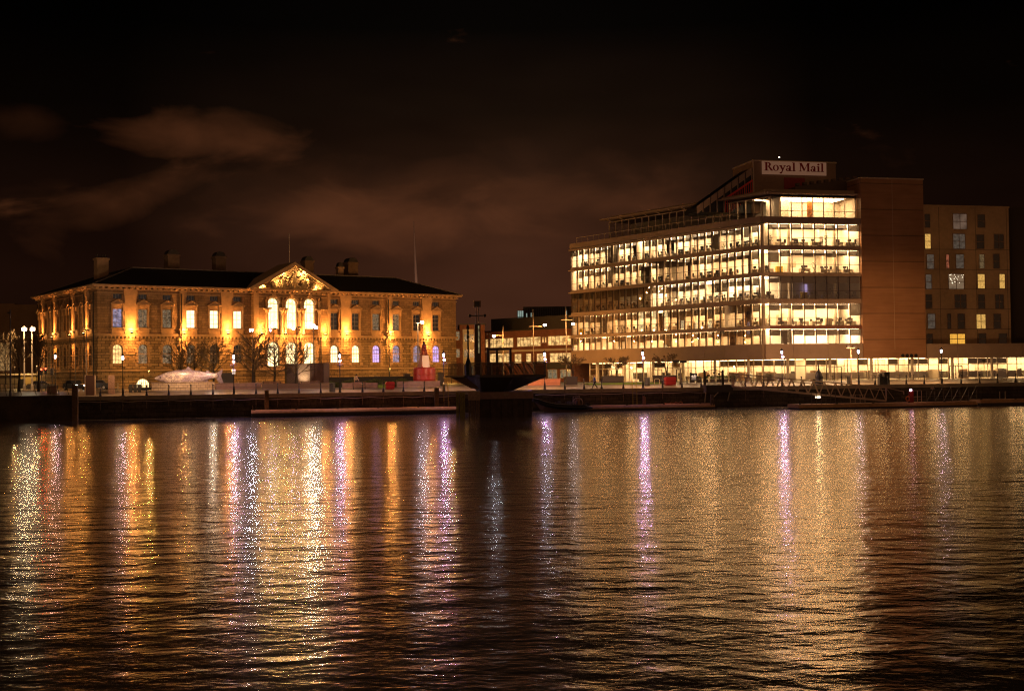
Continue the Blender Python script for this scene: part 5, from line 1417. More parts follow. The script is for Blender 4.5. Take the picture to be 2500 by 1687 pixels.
# raked modern railing at far left
def raked():
    vv = -.2
    u0 = QF.u(-10, vv, 955); T = thing('raked_railing', 'thin railing with leaning posts on the projecting quay wall at far left', 'railing', QF.W(u0, vv, .3), QF.a)
    for px in (12, 48, 84, 120, 140, 163, 178):
        u = QF.u(px, vv, 955) - u0; m = MB(); m.bar((u + .2, 0, 0), (u - .05, 0, 1.35), .07); m.build('post', M_dark, T)
    m = MB(); u1 = QF.u(186, vv, 955) - u0
    for z in (.5, .9, 1.33): m.bar((0, 0, z), (u1, 0, z), .035)
    m.build('rails', M_dark, T)
    u = QF.u(183, vv, 950)
raked()
# projecting quay wall at far left
mb = MB(); ue = QF.u(190, -.6, 970)
mb.box(-140, ue, -1.2, 0, -4.5, .22)
tag(mb.build('projecting_quay_wall', mat('stained_concrete', (.075, .055, .038), .85, var=.6, vscale=.5), **frame_obj(QF)), kind='structure')
mb = MB(); mb.box(-.32, .32, -.3, .3, -3.0, 1.3); mb.box(-.36, .36, -.34, .34, 1.3, 1.42)
m_ = QF.W(QF.u(183, -1.5, 960), -1.5, 0)
o = mb.build('timber_fender_post', M_wood, None, loc=m_, rotz=QF.a); tag(o, 'square timber post at the corner where the projecting quay wall ends', 'fender post')
for px, lab in ((1098 - 0, 'square timber fender post between the buoy and the ladder'), (651, 'square timber fender post on the quay wall below the bare trees')):
    mb = MB(); mb.box(-.25, .25, -.25, .25, -3.0, .5)
    px = 651 if 'trees' in lab else 1066
    o = mb.build('timber_fender_post', M_wood, None, loc=QF.W(QF.u(px, -.3, 975), -.3, 0), rotz=QF.a); tag(o, lab, 'fender post')
# rope slung along the wall and mooring chains below each post
def rope(px0, px1, lab, y=978):
    m = MB(); vv = -.06; n = int((px1 - px0) / 12); pts = []
    r = random.Random(px0)
    for k in range(n + 1):
        px = px0 + (px1 - px0) * k / n; u = QF.u(px, vv, 975); pts.append((u, vv, -.62 + .05 * math.sin(k * 1.1) + r.uniform(-.015, .015)))
    o0 = pts[0][0]; pts = [(a - o0, 0, c) for a, b, c in pts]
    m.tube(pts, .045, 5)
    o = m.build('mooring_rope', mat('pale_rope', (.55, .45, .32), .9), None, loc=QF.W(o0, vv, 0), rotz=QF.a); tag(o, lab, 'rope')
rope(192, 1115, 'pale rope slung along the dark quay wall below the stone building'); rope(1307, 1722, 'pale rope slung along the quay wall right of the lookout')
ch = None
for i, px in enumerate([245, 300, 358, 412, 466, 520, 571, 625, 678, 730, 783, 830, 885, 936, 985, 1036, 1379, 1469, 1522, 1618, 1712, 1820, 1865]):
    u = QF.u(px, -.04, 975)
    if ch is None:
        m = MB(); pts = [(0, 0, -.12)]; z = -.12; r = random.Random(2)
        while z > -1.6: z -= .12; m.bar((r.uniform(-.02, .02), 0, z + .12), (r.uniform(-.02, .02), 0, z), .05, .035)
        m.lathe([(.02, -.1), (.09, 0), (.02, .1)], 0, 0, 6, -1.0)
        ch = m.build('mooring_chain', mat('rusty_chain', (.28, .19, .12), .7, .3), None, loc=QF.W(u, -.04, 0), rotz=QF.a); o = ch
    else: o = ch.copy(); col.objects.link(o); o.location = QF.W(u, -.04, 0); o.scale = (1, 1, .7 + .5 * ((i * 37) % 10) / 10)
    zone = {245: 'under the speckled granite pillar', 300: 'under the lantern only lamp by the fish', 358: 'right of the three black boxes', 412: 'under the head of the fish', 466: 'under the middle of the fish',
            520: 'under the tail of the fish', 571: 'under the lamp with notice box', 625: 'under the largest bare tree', 678: 'left of the kiosk', 730: 'under the pale kiosk panel', 783: 'under the brown kiosk panels',
            830: 'under the lamp right of the kiosk', 885: 'under the person in yellow vest', 936: 'under the long hedge', 985: 'left of the buoy', 1036: 'under the buoy', 1379: 'left of the walking person',
            1469: 'right of the walking person', 1522: 'left of the yellow ladder', 1618: 'under the steel cycle hoop', 1712: 'under the iron gate', 1820: 'under the upper end of the gangway', 1865: 'under the gangway, lower than the other'}[px]
    tag(o, f'short rusty chain on the quay wall {zone}', 'chain', 'chains hanging on the quay wall')
# ladders
def ladder(px, lab, h=3.0, yel=True):
    u = QF.u(px, -.12, 970); T = thing('quay_ladder', lab, 'ladder', QF.W(u, -.12, 0), QF.a, 'ladders on the quay wall')
    m = MB()
    for x in (-.28, .28): m.tube([(x, .7, .05), (x, .6, 1.0), (x, .35, 1.15), (x, .02, .9), (x, 0, .2), (x, 0, -h)], .035, 6)
    m.build('stiles', mat('yellow_paint', (.55, .42, .05), .5), T)
    for k in range(9): m = MB(); m.bar((-.28, 0, -.2 - k * .3), (.28, 0, -.2 - k * .3), .035); m.build('rung', mat('dull_steel', (.25, .2, .14), .5, .5), T)
ladder(1089, 'yellow topped ladder on the quay wall left of the lookout'); ladder(1550, 'yellow topped ladder on the quay wall left of the litter bin')
# ------------------------------------------------------------------ river lookout on its pier
M_conc = mat('pier_concrete', (.30, .22, .17), .8, var=.35, vscale=.8)
M_hull = mat('dark_hull', (.06, .045, .045), .5)
LK = Fr(atY(1236, 940, 142).x, 142, 3)
def mesh_infill():
    m = bpy.data.materials.new('woven_mesh_infill'); m.use_nodes = True; t = NT(m.node_tree); t.n.clear()
    tr = t.node('ShaderNodeBsdfTransparent', ins={'Color': (1, 1, 1, 1)}); df = t.node('ShaderNodeBsdfDiffuse', ins={'Color': (.22, .16, .12, 1)})
    mx = t.node('ShaderNodeMixShader', ins={'Fac': .5}); t.l.new(tr.outputs[0], mx.inputs[1]); t.l.new(df.outputs[0], mx.inputs[2])
    o = t.node('ShaderNodeOutputMaterial'); t.l.new(mx.outputs[0], o.inputs[0]); return m
M_mesh = mesh_infill()
def lookout():
    T = thing('river_lookout', 'dark boat shaped lookout deck with mast and balustrade on a massive river pier', 'lookout', (LK.ox, LK.oy, ZQ), LK.a)
    uz = lambda px, py, v=0: LK.uz(px, py, v)
    a, zd = uz(1128, 916); b, _ = uz(1340, 914); ai, zb = uz(1168, 957); bi, _ = uz(1252, 957)
    ztop = zd
    m = MB()    # hull: taper in plan and section
    top = [(a, 3.5), (a + 2, 0), (b - 4, 0), (b, 3.5), (b - 4, 7), (a + 2, 7)]
    bot = [(ai, 3.5), (ai + .4, 1.6), (bi - 1, 1.6), (bi, 3.5), (bi - 1, 5.4), (ai + .4, 5.4)]
    vs = [(x, y, ztop - .28) for x, y in top] + [(x, y, zb) for x, y in bot]
    m.add(vs, [tuple(range(6)), tuple(range(11, 5, -1))] + [(i, (i + 1) % 6, 6 + (i + 1) % 6, 6 + i) for i in range(6)])
    m.build('hull', M_hull, T)
    m = MB(); vs = [(x * 1.0, y, ztop - .28) for x, y in top] + [(x, y, ztop) for x, y in top]
    m.add(vs, [tuple(reversed(range(6))), tuple(range(6, 12))] + [(i, (i + 1) % 6, 6 + (i + 1) % 6, 6 + i) for i in range(6)])
    m.build('deck', mat('deck_edge', (.10, .08, .065), .5), T)
    p0, _ = uz(1168, 970); p1, _ = uz(1303, 970); zt = uz(1230, 957)[1]; zc = uz(1230, 974)[1]
    m = MB(); m.box(p0, p1, .6, 6.4, zc, zt); m.build('pier_cap', mat('purple_grey_concrete', (.34, .22, .21), .7, var=.25), T)
    m = MB()
    x = p0 + .15
    k = 0
    while x < p1 - .3:
        m.box(x, min(x + .62, p1 - .15), .75 + (.15 if k % 2 else 0), 6.2, -4.5, zc); x += .62; k += 1
    m.build('sheet_pile_pier', mat('rusty_sheet_pile', (.07, .05, .04), .7, var=.5), T)
    m = MB(); u, z = uz(1236, 964); m.box(u - .25, u + .25, .56, .595, z - .12, z + .12); m.build('number_plate', mat('grey_plate', (.35, .28, .25), .6), T)
    # balustrade: bays of glass between posts
    zr = uz(1240, 885)[1]
    a1, _ = uz(1148, 900); b1, _ = uz(1332, 900)
    n = 7
    for i in range(n + 1):
        x = a1 + (b1 - a1) * i / n; m = MB(); m.box(x - .08, x + .08, .25, .36, ztop, zr); m.build('balustrade_post', mat('grey_steel', (.22, .18, .15), .45, .4), T)
    m = MB(); m.bar((a1, .3, zr + .03), (b1, .3, zr + .03), .07); m.bar((a1, .3, zr - .35), (b1, .3, zr - .35), .03); m.build('handrail', mat('grey_steel', (.22, .18, .15), .45, .4), T)
    for i in range(n):
        x0 = a1 + (b1 - a1) * i / n + .07; x1 = a1 + (b1 - a1) * (i + 1) / n - .07
        m = MB()
        if i in (3, 4, 5):     # pierced metal screens
            w_ = (x1 - x0); 
            for q in range(9):
                xx = x0 + w_ * (q + .5) / 9; pts = [(xx + .06 * math.sin(t_ * 1.3 + q), .3, ztop + .05 + t_ * (zr - ztop - .1) / 6) for t_ in range(7)]; m.tube(pts, .05, 4)
            m.build('patterned_screen', M_dark, T)
        else:
            for q in range(16): xx = x0 + (x1 - x0) * (q + .5) / 16; m.box(xx - .012, xx + .012, .29, .31, ztop, zr)
            m.box(x0, x1, .315, .325, ztop, zr); m.build('baluster_infill', M_mesh, T)
    # left: corrugated picket panel and sloping ribbed canopy
    m = MB(); q0, z0 = uz(1096, 914); q1, z1 = uz(1134, 890)
    for i in range(13):
        x = q0 + (q1 - q0) * i / 12; m.box(x - .05, x + .05, .9 + (.12 if i % 2 else 0), 1.02 + (.12 if i % 2 else 0), ztop - .1, z1)
    m.box(q0, q1, .98, 1.06, z1, z1 + .1)
    m.build('ribbed_panel', mat('grey_ribbed_steel', (.26, .19, .14), .5, .3), T)
    m = MB(); q0, _ = uz(1086, 917); q1, _ = uz(1124, 917); m.box(q0, q1 + .4, .5, 4, ztop - .22, ztop); m.build('landing_slab', mat('pale_landing', (.5, .38, .26), .6), T)
    m = MB()
    c0, cz0 = uz(1098, 921); c1, _ = uz(1134, 921); d0, dz = uz(1150, 948); d1, _ = uz(1168, 948)
    for i in range(12):
        f0, f1 = i / 12, (i + .72) / 12
        A = Vector((c0 + (c1 - c0) * f0, 1.2, cz0)); B = Vector((c0 + (c1 - c0) * f1, 1.2, cz0)); C = Vector((d0 + (d1 - d0) * f1, -.6, dz)); D = Vector((d0 + (d1 - d0) * f0, -.6, dz))
        m.add([A, B, C, D, A + Vector((0, 0, .1)), B + Vector((0, 0, .1)), C + Vector((0, 0, .1)), D + Vector((0, 0, .1))], [(0, 1, 2, 3), (7, 6, 5, 4), (0, 4, 5, 1), (1, 5, 6, 2), (2, 6, 7, 3), (3, 7, 4, 0)])
    m.build('ribbed_canopy', mat('brown_ribbed_roof', (.22, .15, .11), .5, .2), T)
    # control mast with box head
    u, zh = uz(1165, 735, 3); _, z2 = uz(1165, 750, 3); _, zmid = uz(1165, 791, 3)
    m = MB(); m.box(u - .35, u + .35, 2.7, 3.3, ztop, zmid); m.box(u - .18, u - .10, 2.9, 3.1, zmid, z2); m.box(u + .10, u + .18, 2.9, 3.1, zmid, z2); mo = m.build('mast', mat('mast_steel', (.07, .05, .04), .35, .5), T)
    m = MB(); m.box(u - .42, u + .42, 2.7, 3.3, z2, zh); m.build('mast_head', mat('mast_head_box', (.35, .22, .14), .5), mo)
    m = MB(); m.box(u - .26, u + .26, 2.66, 2.695, z2 + .08, zh - .08); m.build('mast_head_panel', M_darkp, mo)
    zc_ = uz(1165, 771, 3)[1]; m = MB(); m.box(u - .8, u + .8, 2.85, 3.0, zc_ - .06, zc_ + .06)
    for s_ in (-1, 1): m.lathe([(.06, -.18), (.16, -.05), (.16, .1), (.04, .18)], u + s_ * .85, 2.9, 8, zc_)
    m.build('signal_lamps', M_darkp, mo)
    m = MB(); g0 = uz(1165, 862, 3)[1]; m.box(u + .05, u + .2, 2.66, 2.69, g0, zmid - .2); m.build('mast_glazing', pane_mat('mast_glass', (.8, .62, .3), .35, clutter=.95, scale=1.4), mo)
    # second ornate post
    u, zh = uz(1142, 793, 2.2); m = MB()
    m.lathe([(.42, 0), (.42, 1.1), (.12, 1.9), (.10, 2.4), (.10, zh - ztop - 1.6), (.17, zh - ztop - 1.4), (.09, zh - ztop - 1.2), (.15, zh - ztop - .8), (.07, zh - ztop - .6), (.19, zh - ztop - .35), (.05, zh - ztop)], u, 2.2, 10, ztop)
    m.bar((u - .32, 2.2, ztop + 3.9), (u + .3, 2.2, ztop + 3.9), .07); m.build('ornate_post', M_darkp, T)
    # doorway frame and bench on the deck
    fa, fz = uz(1191, 855, 3); fb, _ = uz(1246, 855, 3); m = MB(); fm_, _ = uz(1213, 855, 3)
    for x in (fa, fm_, fb): m.box(x - .13, x + .13, 2.85, 3.15, ztop, fz)
    m.box(fa - .131, fb + .131, 2.84, 3.16, fz, fz + .22); m.build('portal_frame', M_hull, T)
    m = MB(); ba, bz = uz(1200, 905, 1.4); bb, _ = uz(1235, 905, 1.4); m.box(ba, bb, 1.2, 1.6, ztop + .4, ztop + .5); m.box(ba, ba + .1, 1.2, 1.6, ztop, ztop + .4); m.box(bb - .1, bb, 1.2, 1.6, ztop, ztop + .4); m.build('deck_seat', M_dark, T)
    # life ring post
    u, z = uz(1196, 893, .9); m = MB(); m.box(u - .14, u + .14, .85, .95, ztop, z); m.prism([(u - .22, z), (u + .22, z), (u, z + .35)], .84, .96); m.build('lifebelt_cabinet', mat('pale_cabinet', (.55, .42, .3), .6), T)
lookout()
def piles():
    for px0, px1, lab, cm, v in ((1113, 1120, 'mossy yellow green timber pile left of the lookout pier', 'm', 1.5), (1122, 1135, 'wide mossy yellow green timber pile next to the lookout pier', 'm', .8)):
        a, zt = LK.uz(px0, 958, v); b, _ = LK.uz(px1, 958, v)
        m = MB(); n = 3
        for k in range(n):
            x0 = (b - a) * k / n; m.box(x0 + .01, x0 + (b - a) / n - .01, 0, .4, -4.2, zt - .03 * k)
        o = m.build('timber_pile', mat('mossy_timber', (.34, .30, .07), .85, var=.6, vscale=3), None, loc=LK.W(a, v, 0), rotz=LK.a); tag(o, lab, 'timber pile')  # yellow-green base colour, varied at random
    a, zt = LK.uz(1143, 956, -.9); b, _ = LK.uz(1172, 956, -.9); _, zm = LK.uz(1150, 977, -.9)
    T = thing('fender_dolphin', 'weathered concrete capped fender on dark timber legs at the left of the pier', 'fender', LK.W(a, -.9, 0), LK.a)
    m = MB(); m.box(0, b - a, 0, .5, zm, zt); m.build('cap_block', mat('weathered_block', (.42, .30, .22), .8, var=.45, vscale=2.5), T)
    for k in range(5):
        x = .12 + k * (b - a - .24) / 4; m = MB(); m.box(x - .09, x + .09, .05, .4, -4.2, zm); m.build('leg', M_wood, T)
piles()
# ------------------------------------------------------------------ mosaic fish
def fish():
    V = 10.0
    uc, zc = QF.uz(461, 923, V)
    T = thing('fish_sculpture', 'giant mosaic tiled salmon sculpture on the quayside wall, lit pinkish white', 'sculpture', QF.W(uc, V, zc), QF.a + R(4))
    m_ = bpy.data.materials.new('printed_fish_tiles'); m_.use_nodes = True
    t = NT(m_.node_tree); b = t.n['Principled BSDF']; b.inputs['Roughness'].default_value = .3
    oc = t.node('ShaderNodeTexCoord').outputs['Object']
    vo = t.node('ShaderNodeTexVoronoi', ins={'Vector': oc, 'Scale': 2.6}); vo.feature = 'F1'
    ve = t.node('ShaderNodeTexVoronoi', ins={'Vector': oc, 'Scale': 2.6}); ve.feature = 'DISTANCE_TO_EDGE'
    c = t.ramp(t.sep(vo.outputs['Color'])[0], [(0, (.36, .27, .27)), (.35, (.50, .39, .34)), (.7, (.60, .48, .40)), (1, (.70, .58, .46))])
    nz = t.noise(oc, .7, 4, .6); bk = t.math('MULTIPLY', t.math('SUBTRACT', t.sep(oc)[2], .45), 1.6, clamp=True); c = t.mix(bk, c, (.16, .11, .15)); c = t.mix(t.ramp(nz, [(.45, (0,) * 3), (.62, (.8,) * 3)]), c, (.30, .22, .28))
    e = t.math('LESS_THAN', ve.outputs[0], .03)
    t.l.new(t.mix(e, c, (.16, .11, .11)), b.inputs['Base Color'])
    L = QF.uz(545, 923, V)[0] - QF.uz(377, 923, V)[0]
    m = MB(); n = 22; secs = []
    prof = [(0, .02, -.0), (.03, .22, 0), (.10, .48, .02), (.2, .78, .05), (.32, .98, .05), (.42, 1.06, .03), (.52, 1.0, .05), (.62, .84, .10), (.72, .62, .17), (.80, .45, .23), (.87, .34, .26), (.93, .30, .27)]
    x0 = -L / 2; ring = []
    for f, h, dz in prof:
        for k in range(18):
            a = math.tau * k / 18; ring.append((x0 + L * f, h * .55 * math.sin(a), dz + h * math.cos(a)))
    fs = []
    for i in range(len(prof) - 1):
        for k in range(18): fs.append((i * 18 + k, i * 18 + (k + 1) % 18, (i + 1) * 18 + (k + 1) % 18, (i + 1) * 18 + k))
    fs += [tuple(range(18)), tuple((len(prof) - 1) * 18 + k for k in range(18))]
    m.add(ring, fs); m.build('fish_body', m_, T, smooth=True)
    def fin(pts, name='fin', th=.06):
        m = MB(); m.prism([(x0 + L * f, z) for f, z in pts], -th, th); m.build(name, mat('dark_purple_fin', (.17, .12, .14), .5, var=.5, vscale=3), T)
    fin([(.89, .5), (1.0, 1.15), (.985, .55), (.97, .22), (.985, -.1), (1.02, -1.0), (.93, -.55), (.89, .02)], 'tail_fin')
    fin([(.44, 1.0), (.49, 1.5), (.52, 1.28), (.56, .88)]); fin([(.74, .72), (.765, .98), (.80, .88), (.81, .55)], 'adipose_fin')
    fin([(.70, -.35), (.75, -.92), (.77, -.6), (.78, -.18)]); fin([(.14, -.35), (.22, -.55), (.24, -.85), (.17, -.65)], 'pectoral_fin', .45)
    m = MB(); m.lathe([(.02, -.02), (.09, -.01), (.09, .01), (.02, .02)], 0, 0, 10)
    m.v = [(x0 + L * .085 + x, -.30 - z, .14 + y) for x, y, z in m.v]; m.build('eye', M_darkp, T)
    for x in (-1.6, 1.2):
        m = MB(); m.cbox(x, 0, -1.35, .5, .5, .5); m.build('support', M_dark, T)
    light('fish_light', 'SPOT', (-.5, -5.0, 4.0), 2200, (1, .64, .38), T, .2, (R(52), 0, 0), 105, 1.0)
    light('tail_light', 'POINT', (L * .34, -1.4, 1.3), 120, (1, .74, .52), T, .1)
fish()
# ------------------------------------------------------------------ red buoy
def buoy():
    V = 9.0; u, z0 = QF.uz(1036, 932, V)
    T = thing('navigation_buoy', 'big red navigation buoy with white panel and lattice top on the promenade', 'buoy', QF.W(u, V, z0), QF.a)
    r = (QF.uz(1063, 915, V)[0] - QF.uz(1008.5, 915, V)[0]) / 2; h = QF.uz(1036, 897, V)[1] - z0; H = QF.uz(1036, 834, V)[1] - z0; hp = QF.uz(1036, 868, V)[1] - z0
    red = mat('red_buoy_paint', (.24, .010, .006), .4)
    m = MB(); m.lathe([(r * .5, 0), (r * .95, .08), (r, .3), (r, h * .5 - .03), (r * 1.05, h * .5), (r * 1.05, h * .55), (r, h * .58), (r, h - .2), (r * .96, h - .05), (r * .5, h)], n=28); m.build('drum', red, T, smooth=False)
    for k in range(10):
        a = math.tau * k / 10; m = MB(); m.lathe([(.04, 0), (.06, .08), (.04, .14)], r * .93 * math.cos(a), r * .93 * math.sin(a), 6, h - .02); m.build('lug', red, T)
    a0, a1 = .62, .36
    for k, nm in enumerate(range(4)):
        ang = math.pi / 2 * k
        q = [(-a0, -a0, h), (a0, -a0, h), (a1 * 1.25, -a1 * 1.25, hp), (-a1 * 1.25, -a1 * 1.25, hp)]
        c, s_ = math.cos(ang + .25), math.sin(ang + .25)
        m = MB(); vs = [(x * c - y * s_, x * s_ + y * c, z) for x, y, z in q]; vi = [(x * .92, y * .92, z) for x, y, z in vs]
        m.add(vs + vi, [(0, 1, 2, 3), (7, 6, 5, 4), (0, 4, 5, 1), (1, 5, 6, 2), (2, 6, 7, 3), (3, 7, 4, 0)])
        m.build('panel', mat('white_buoy_panel', (.75, .68, .62), .5) if k == 0 else mat('red_grey_panel', (.35, .16, .14), .5), T)
    m = MB(); m.m = 0
    top = H - .5
    for k in range(4):
        a = math.pi / 4 + math.pi / 2 * k + .25; b = a + math.pi / 2
        p = lambda ang, z: Vector((math.cos(ang), math.sin(ang), 0)) * (.85 + (.17 - .85) * (z - h) / (top - h)) + Vector((0, 0, z))
        m.bar(p(a, h), p(a, top), .10)
        zs = [hp, hp + (top - hp) * .35, hp + (top - hp) * .7, top]
        for z1, z2 in zip(zs[:-1], zs[1:]): m.bar(p(a, z1), p(b, z2), .05); m.bar(p(b, z1), p(a, z2), .05); m.bar(p(a, z2), p(b, z2), .05)
    m.build('lattice_tower', red, T)
    m = MB(); m.lathe([(.28, top), (.28, top + .08), (.1, top + .12), (.1, top + .3), (.2, top + .34), (.12, H)], n=10); m.build('top_light', M_dark, T)
    m = MB(); m.cbox(0, 0, -z0, r * 1.3, r * 1.3, z0); m.build('plinth', M_conc, T)
    light('buoy_light', 'SPOT', (-2.4, -5.5, .2), 70, (1, .78, .62), T, .2, (R(80), 0, R(-22)), 60, 1.0)
buoy()
# ------------------------------------------------------------------ stone kiosk walls
def kiosk():
    V = 14; T0, zt = QF.uz(699, 888, V)
    zt -= gz(V)
    T = thing('kiosk_walls', 'tall stone clad kiosk with one floodlit pale panel and brown brick panels behind bare trees', 'kiosk', G(T0, V), QF.a)
    us_ = [QF.u(p, V, 915) - T0 for p in (699, 728, 757, 768, 790, 805)]
    zt = zt
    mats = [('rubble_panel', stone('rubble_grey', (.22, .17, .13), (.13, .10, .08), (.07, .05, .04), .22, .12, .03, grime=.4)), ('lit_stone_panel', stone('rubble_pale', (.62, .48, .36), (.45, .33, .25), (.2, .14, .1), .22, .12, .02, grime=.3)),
            ('brick_panel', stone('brown_brick', (.13, .06, .045), (.09, .045, .035), (.05, .03, .025), .28, .1, .02)), ('brick_panel', MATS['brown_brick']), ('grey_panel', mat('purple_grey_panel', (.14, .10, .095), .7))]
    for i in range(5):
        m = MB(); m.box(us_[i] + .02, us_[i + 1] - .02, .02 * i, 4, 0, zt + (.05 if i > 1 else 0)); m.build(mats[i][0], mats[i][1], T)
    light('kiosk_uplight', 'SPOT', ((us_[1] + us_[2]) / 2, -1.2, .25), 420, (1, .72, .42), T, .1, (R(150), 0, 0), 80, 1.0)
kiosk()
# ------------------------------------------------------------------ bare trees
def grow(seed, H, spread, up=.55, levels=5, trunk=.16, first=.28, tips=3, low=True):
    r = random.Random(seed); tk, br = MB(), MB()
    def branch(p, d, L_, rad, lev):
        n = 3; pts = [p]; q = Vector(p); dd = Vector(d)
        for i in range(n):
            dd = (dd + Vector((r.uniform(-.16, .16), r.uniform(-.16, .16), r.uniform(-.04, .12)))).normalized(); q = q + dd * L_ / n; pts.append(q.copy())
        (br).tube(pts, [rad * (1 - .45 * i / n) for i in range(n + 1)], 4 if lev < 2 else 3, cap=False)
        if lev >= levels: return
        k = r.choice([2, 3, 3]) if lev < levels - 1 else r.choice([2, 3, tips])
        for i in range(k):
            t_ = r.uniform(.35, 1.0) if i else 1.0; j = min(n - 1, int(t_ * n)); s_ = pts[j].lerp(pts[j + 1], t_ * n - j)
            a = r.uniform(0, math.tau); sp_ = r.uniform(.35, .85) * (1 - up * .4)
            o = dd.orthogonal().normalized(); o = Matrix.Rotation(a, 3, dd) @ o
            nd = (dd + o * sp_ + Vector((0, 0, .12 * up))).normalized()
            branch(s_, nd, L_ * r.uniform(.58, .8), max(rad * .62, .027), lev + 1)
    th = H * first; pts = [Vector((0, 0, 0)), Vector((r.uniform(-.05, .05), 0, th * .5)), Vector((r.uniform(-.1, .1), 0, th)), Vector((r.uniform(-.14, .15), 0, H * .58)), Vector((r.uniform(-.2, .2), 0, H * .86))]
    tk.tube(pts, [trunk * 1.35, trunk, trunk * .85, trunk * .5, trunk * .16], 8)
    nb = 20
    for i in range(nb):
        f = i / nb; j = 2 if f < .5 else 3; s_ = pts[j].lerp(pts[j + 1], (f * 2) % 1.0)
        a = i * 2.4 + r.uniform(-.4, .4); d = Vector((math.cos(a) * spread, math.sin(a) * spread, .35 + up * (1 + f))).normalized()
        branch(s_, d, H * .26 * (1.05 - .5 * f), trunk * .55 * (1 - .4 * f), 1)
    return tk, br
M_bark = mat('bare_bark', (.025, .018, .010), .85, var=.4, vscale=5)
M_twig = mat('twigs', (.13, .085, .035), .85)
def tree(px, V, ytop, label, seed, spread=1.0, up=.5, levels=5, trunk=.17, group='bare trees', first=.28):
    u, H = QF.uz(px, ytop, V); H -= gz(V)
    T = thing('bare_tree', label, 'tree', G(u, V), random.Random(seed).uniform(0, 6), group)
    tk, br = grow(seed, H, spread, up, levels, trunk, first); tk.build('trunk', M_bark, T); br.build('crown', M_twig, T)
    return T
tree(618, 12, 818, 'largest bare tree with thick dark trunk, below the left end of the portico', 41, 1.5, .35, 4, .27)
tree(669, 12, 836, 'bare tree with slim trunk in front of the left portico arch', 42, 1.5, .3, 4, .17)
tree(722, 11, 838, 'bare greenish tree in front of the kiosk stone panel', 43, 1.15, .45, 4, .15)
tree(521, 15, 832, 'bare spreading tree behind the fish tail', 44, 1.5, .3, 4, .15)
tree(474, 19, 838, 'bare spreading tree behind the middle of the fish', 45, 1.5, .35, 4, .14)
tree(441, 20, 842, 'bare tree behind the fish, leftmost of those behind it', 46, 1.4, .35, 4, .13)
tree(94, 14, 828, 'bare upright tree under the twin floodlight posts, nearer the stone building', 47, .42, 1.0, 4, .17, first=.32)
tree(46, 14, 836, 'bare upright tree at the left, between the dark pole and the floodlight posts', 48, .40, 1.0, 4, .16, first=.32)
tree(14, 26, 826, 'small twiggy tree at the extreme left edge before the lit shop glass', 49, .8, .5, 5, .1)
# multi stem shrubs trees in planters
def planter_tree(px, V, ytop, label, plabel, px0, px1, seed):
    a = QF.u(px0, V, 935); b = QF.u(px1, V, 935); hw = (b - a) / 2
    P = thing('planter', plabel, 'planter', G((a + b) / 2, V), QF.a, 'dark planters on the office promenade')
    m = MB(); m.box(-hw, hw, -.55, .55, 0, 1.05); m.box(-hw - .06, hw + .06, -.6, .6, .95, 1.1)
    m.build('box', mat('dark_planter', (.035, .025, .02), .6), P); m = MB(); m.box(-hw + .08, hw - .08, -.5, .5, 1.1, 1.13); m.build('soil', mat('soil', (.05, .035, .02), .9), P)
    u, H = QF.uz(px, ytop, V); H -= 1.1 + gz(V)
    T = thing('multi_stem_tree', label, 'tree', QF.W(u, V, 1.12 + gz(V)), 0, 'small trees in planters')
    r = random.Random(seed); st, cr = MB(), MB()
    for k in range(6):
        a_ = r.uniform(0, math.tau); tip = Vector((math.cos(a_) * r.uniform(.5, 1.5), math.sin(a_) * .5, H * r.uniform(.55, .75)))
        mid = tip * .45 + Vector((-tip.x * .22, 0, .15)); st.tube([(0 + r.uniform(-.1, .1), 0, 0), mid, tip], [.05, .035, .02], 5)
        def tw(p, d, L_, lev):
            q = p + d * L_; cr.tube([p, (p + q) / 2 + Vector((r.uniform(-.04, .04), 0, r.uniform(-.03, .04))), q], [.03, .022, .016], 3, cap=False)
            if lev < 3:
                for i in range(3): tw(p.lerp(q, r.uniform(.4, 1)), (d + Vector((r.uniform(-.7, .7), r.uniform(-.7, .7), r.uniform(-.35, .45)))).normalized(), L_ * .72, lev + 1)
        for i in range(3): tw(mid.lerp(tip, .4 + .3 * i), Vector((tip.x + r.uniform(-.5, .5), tip.y, .5)).normalized(), .6, 0)
    st.build('stems', M_bark, T); cr.build('crown', M_twig, T)
planter_tree(1398, 9, 869, 'small leafy red brown multi stem tree in the planter left of the walking person', 'dark planter left of the walking person', 1380, 1407, 61)
planter_tree(1506, 10, 870, 'bare multi stem tree in the long planter right of the walking person', 'long dark planter right of the walking person', 1470, 1520, 62)
planter_tree(1628, 10, 861, 'bare multi stem tree in the planter behind the red bin', 'brown planter behind the red bin', 1597, 1648, 63)
# ------------------------------------------------------------------ low walls, seats, hedge, grass
def block(name, label, cat, px0, px1, V, y0, depth, mt, zb=0.0, group=None, z=None):
    a = QF.u(px0, V, 945); b = QF.u(px1, V, 945); zt = (z if z is not None else QF.uz(px0, y0, V)[1] - gz(V))
    m = MB(); m.box(0, b - a, 0, depth, zb, zt); m.box(-.05, b - a + .05, -.05, depth + .05, zt, zt + .08)
    o = m.build(name, mt, None, loc=G(a, V), rotz=QF.a); tag(o, label, cat, group); return o
M_granite = stone('cream_wall_stone', (.48, .37, .24), (.38, .28, .18), (.14, .1, .07), .55, .32, .02, grime=.25)
M_seatw = mat('purple_brown_seat', (.16, .10, .09), .55, var=.3, vscale=2)
block('low_wall', 'cream stone low wall under the fish', 'low wall', 370, 524, 8.0, 946, .6, M_granite, z=.95)
block('low_wall', 'purple brown low seat wall under the fish tail lamp', 'low wall', 526, 638, 8.0, 946, .7, M_seatw, z=.75)
block('low_wall', 'dark stepped ledge in front of the bare trees and kiosk', 'low wall', 640, 806, 7.0, 946, .8, mat('brown_ledge', (.10, .065, .045), .6), z=.6)
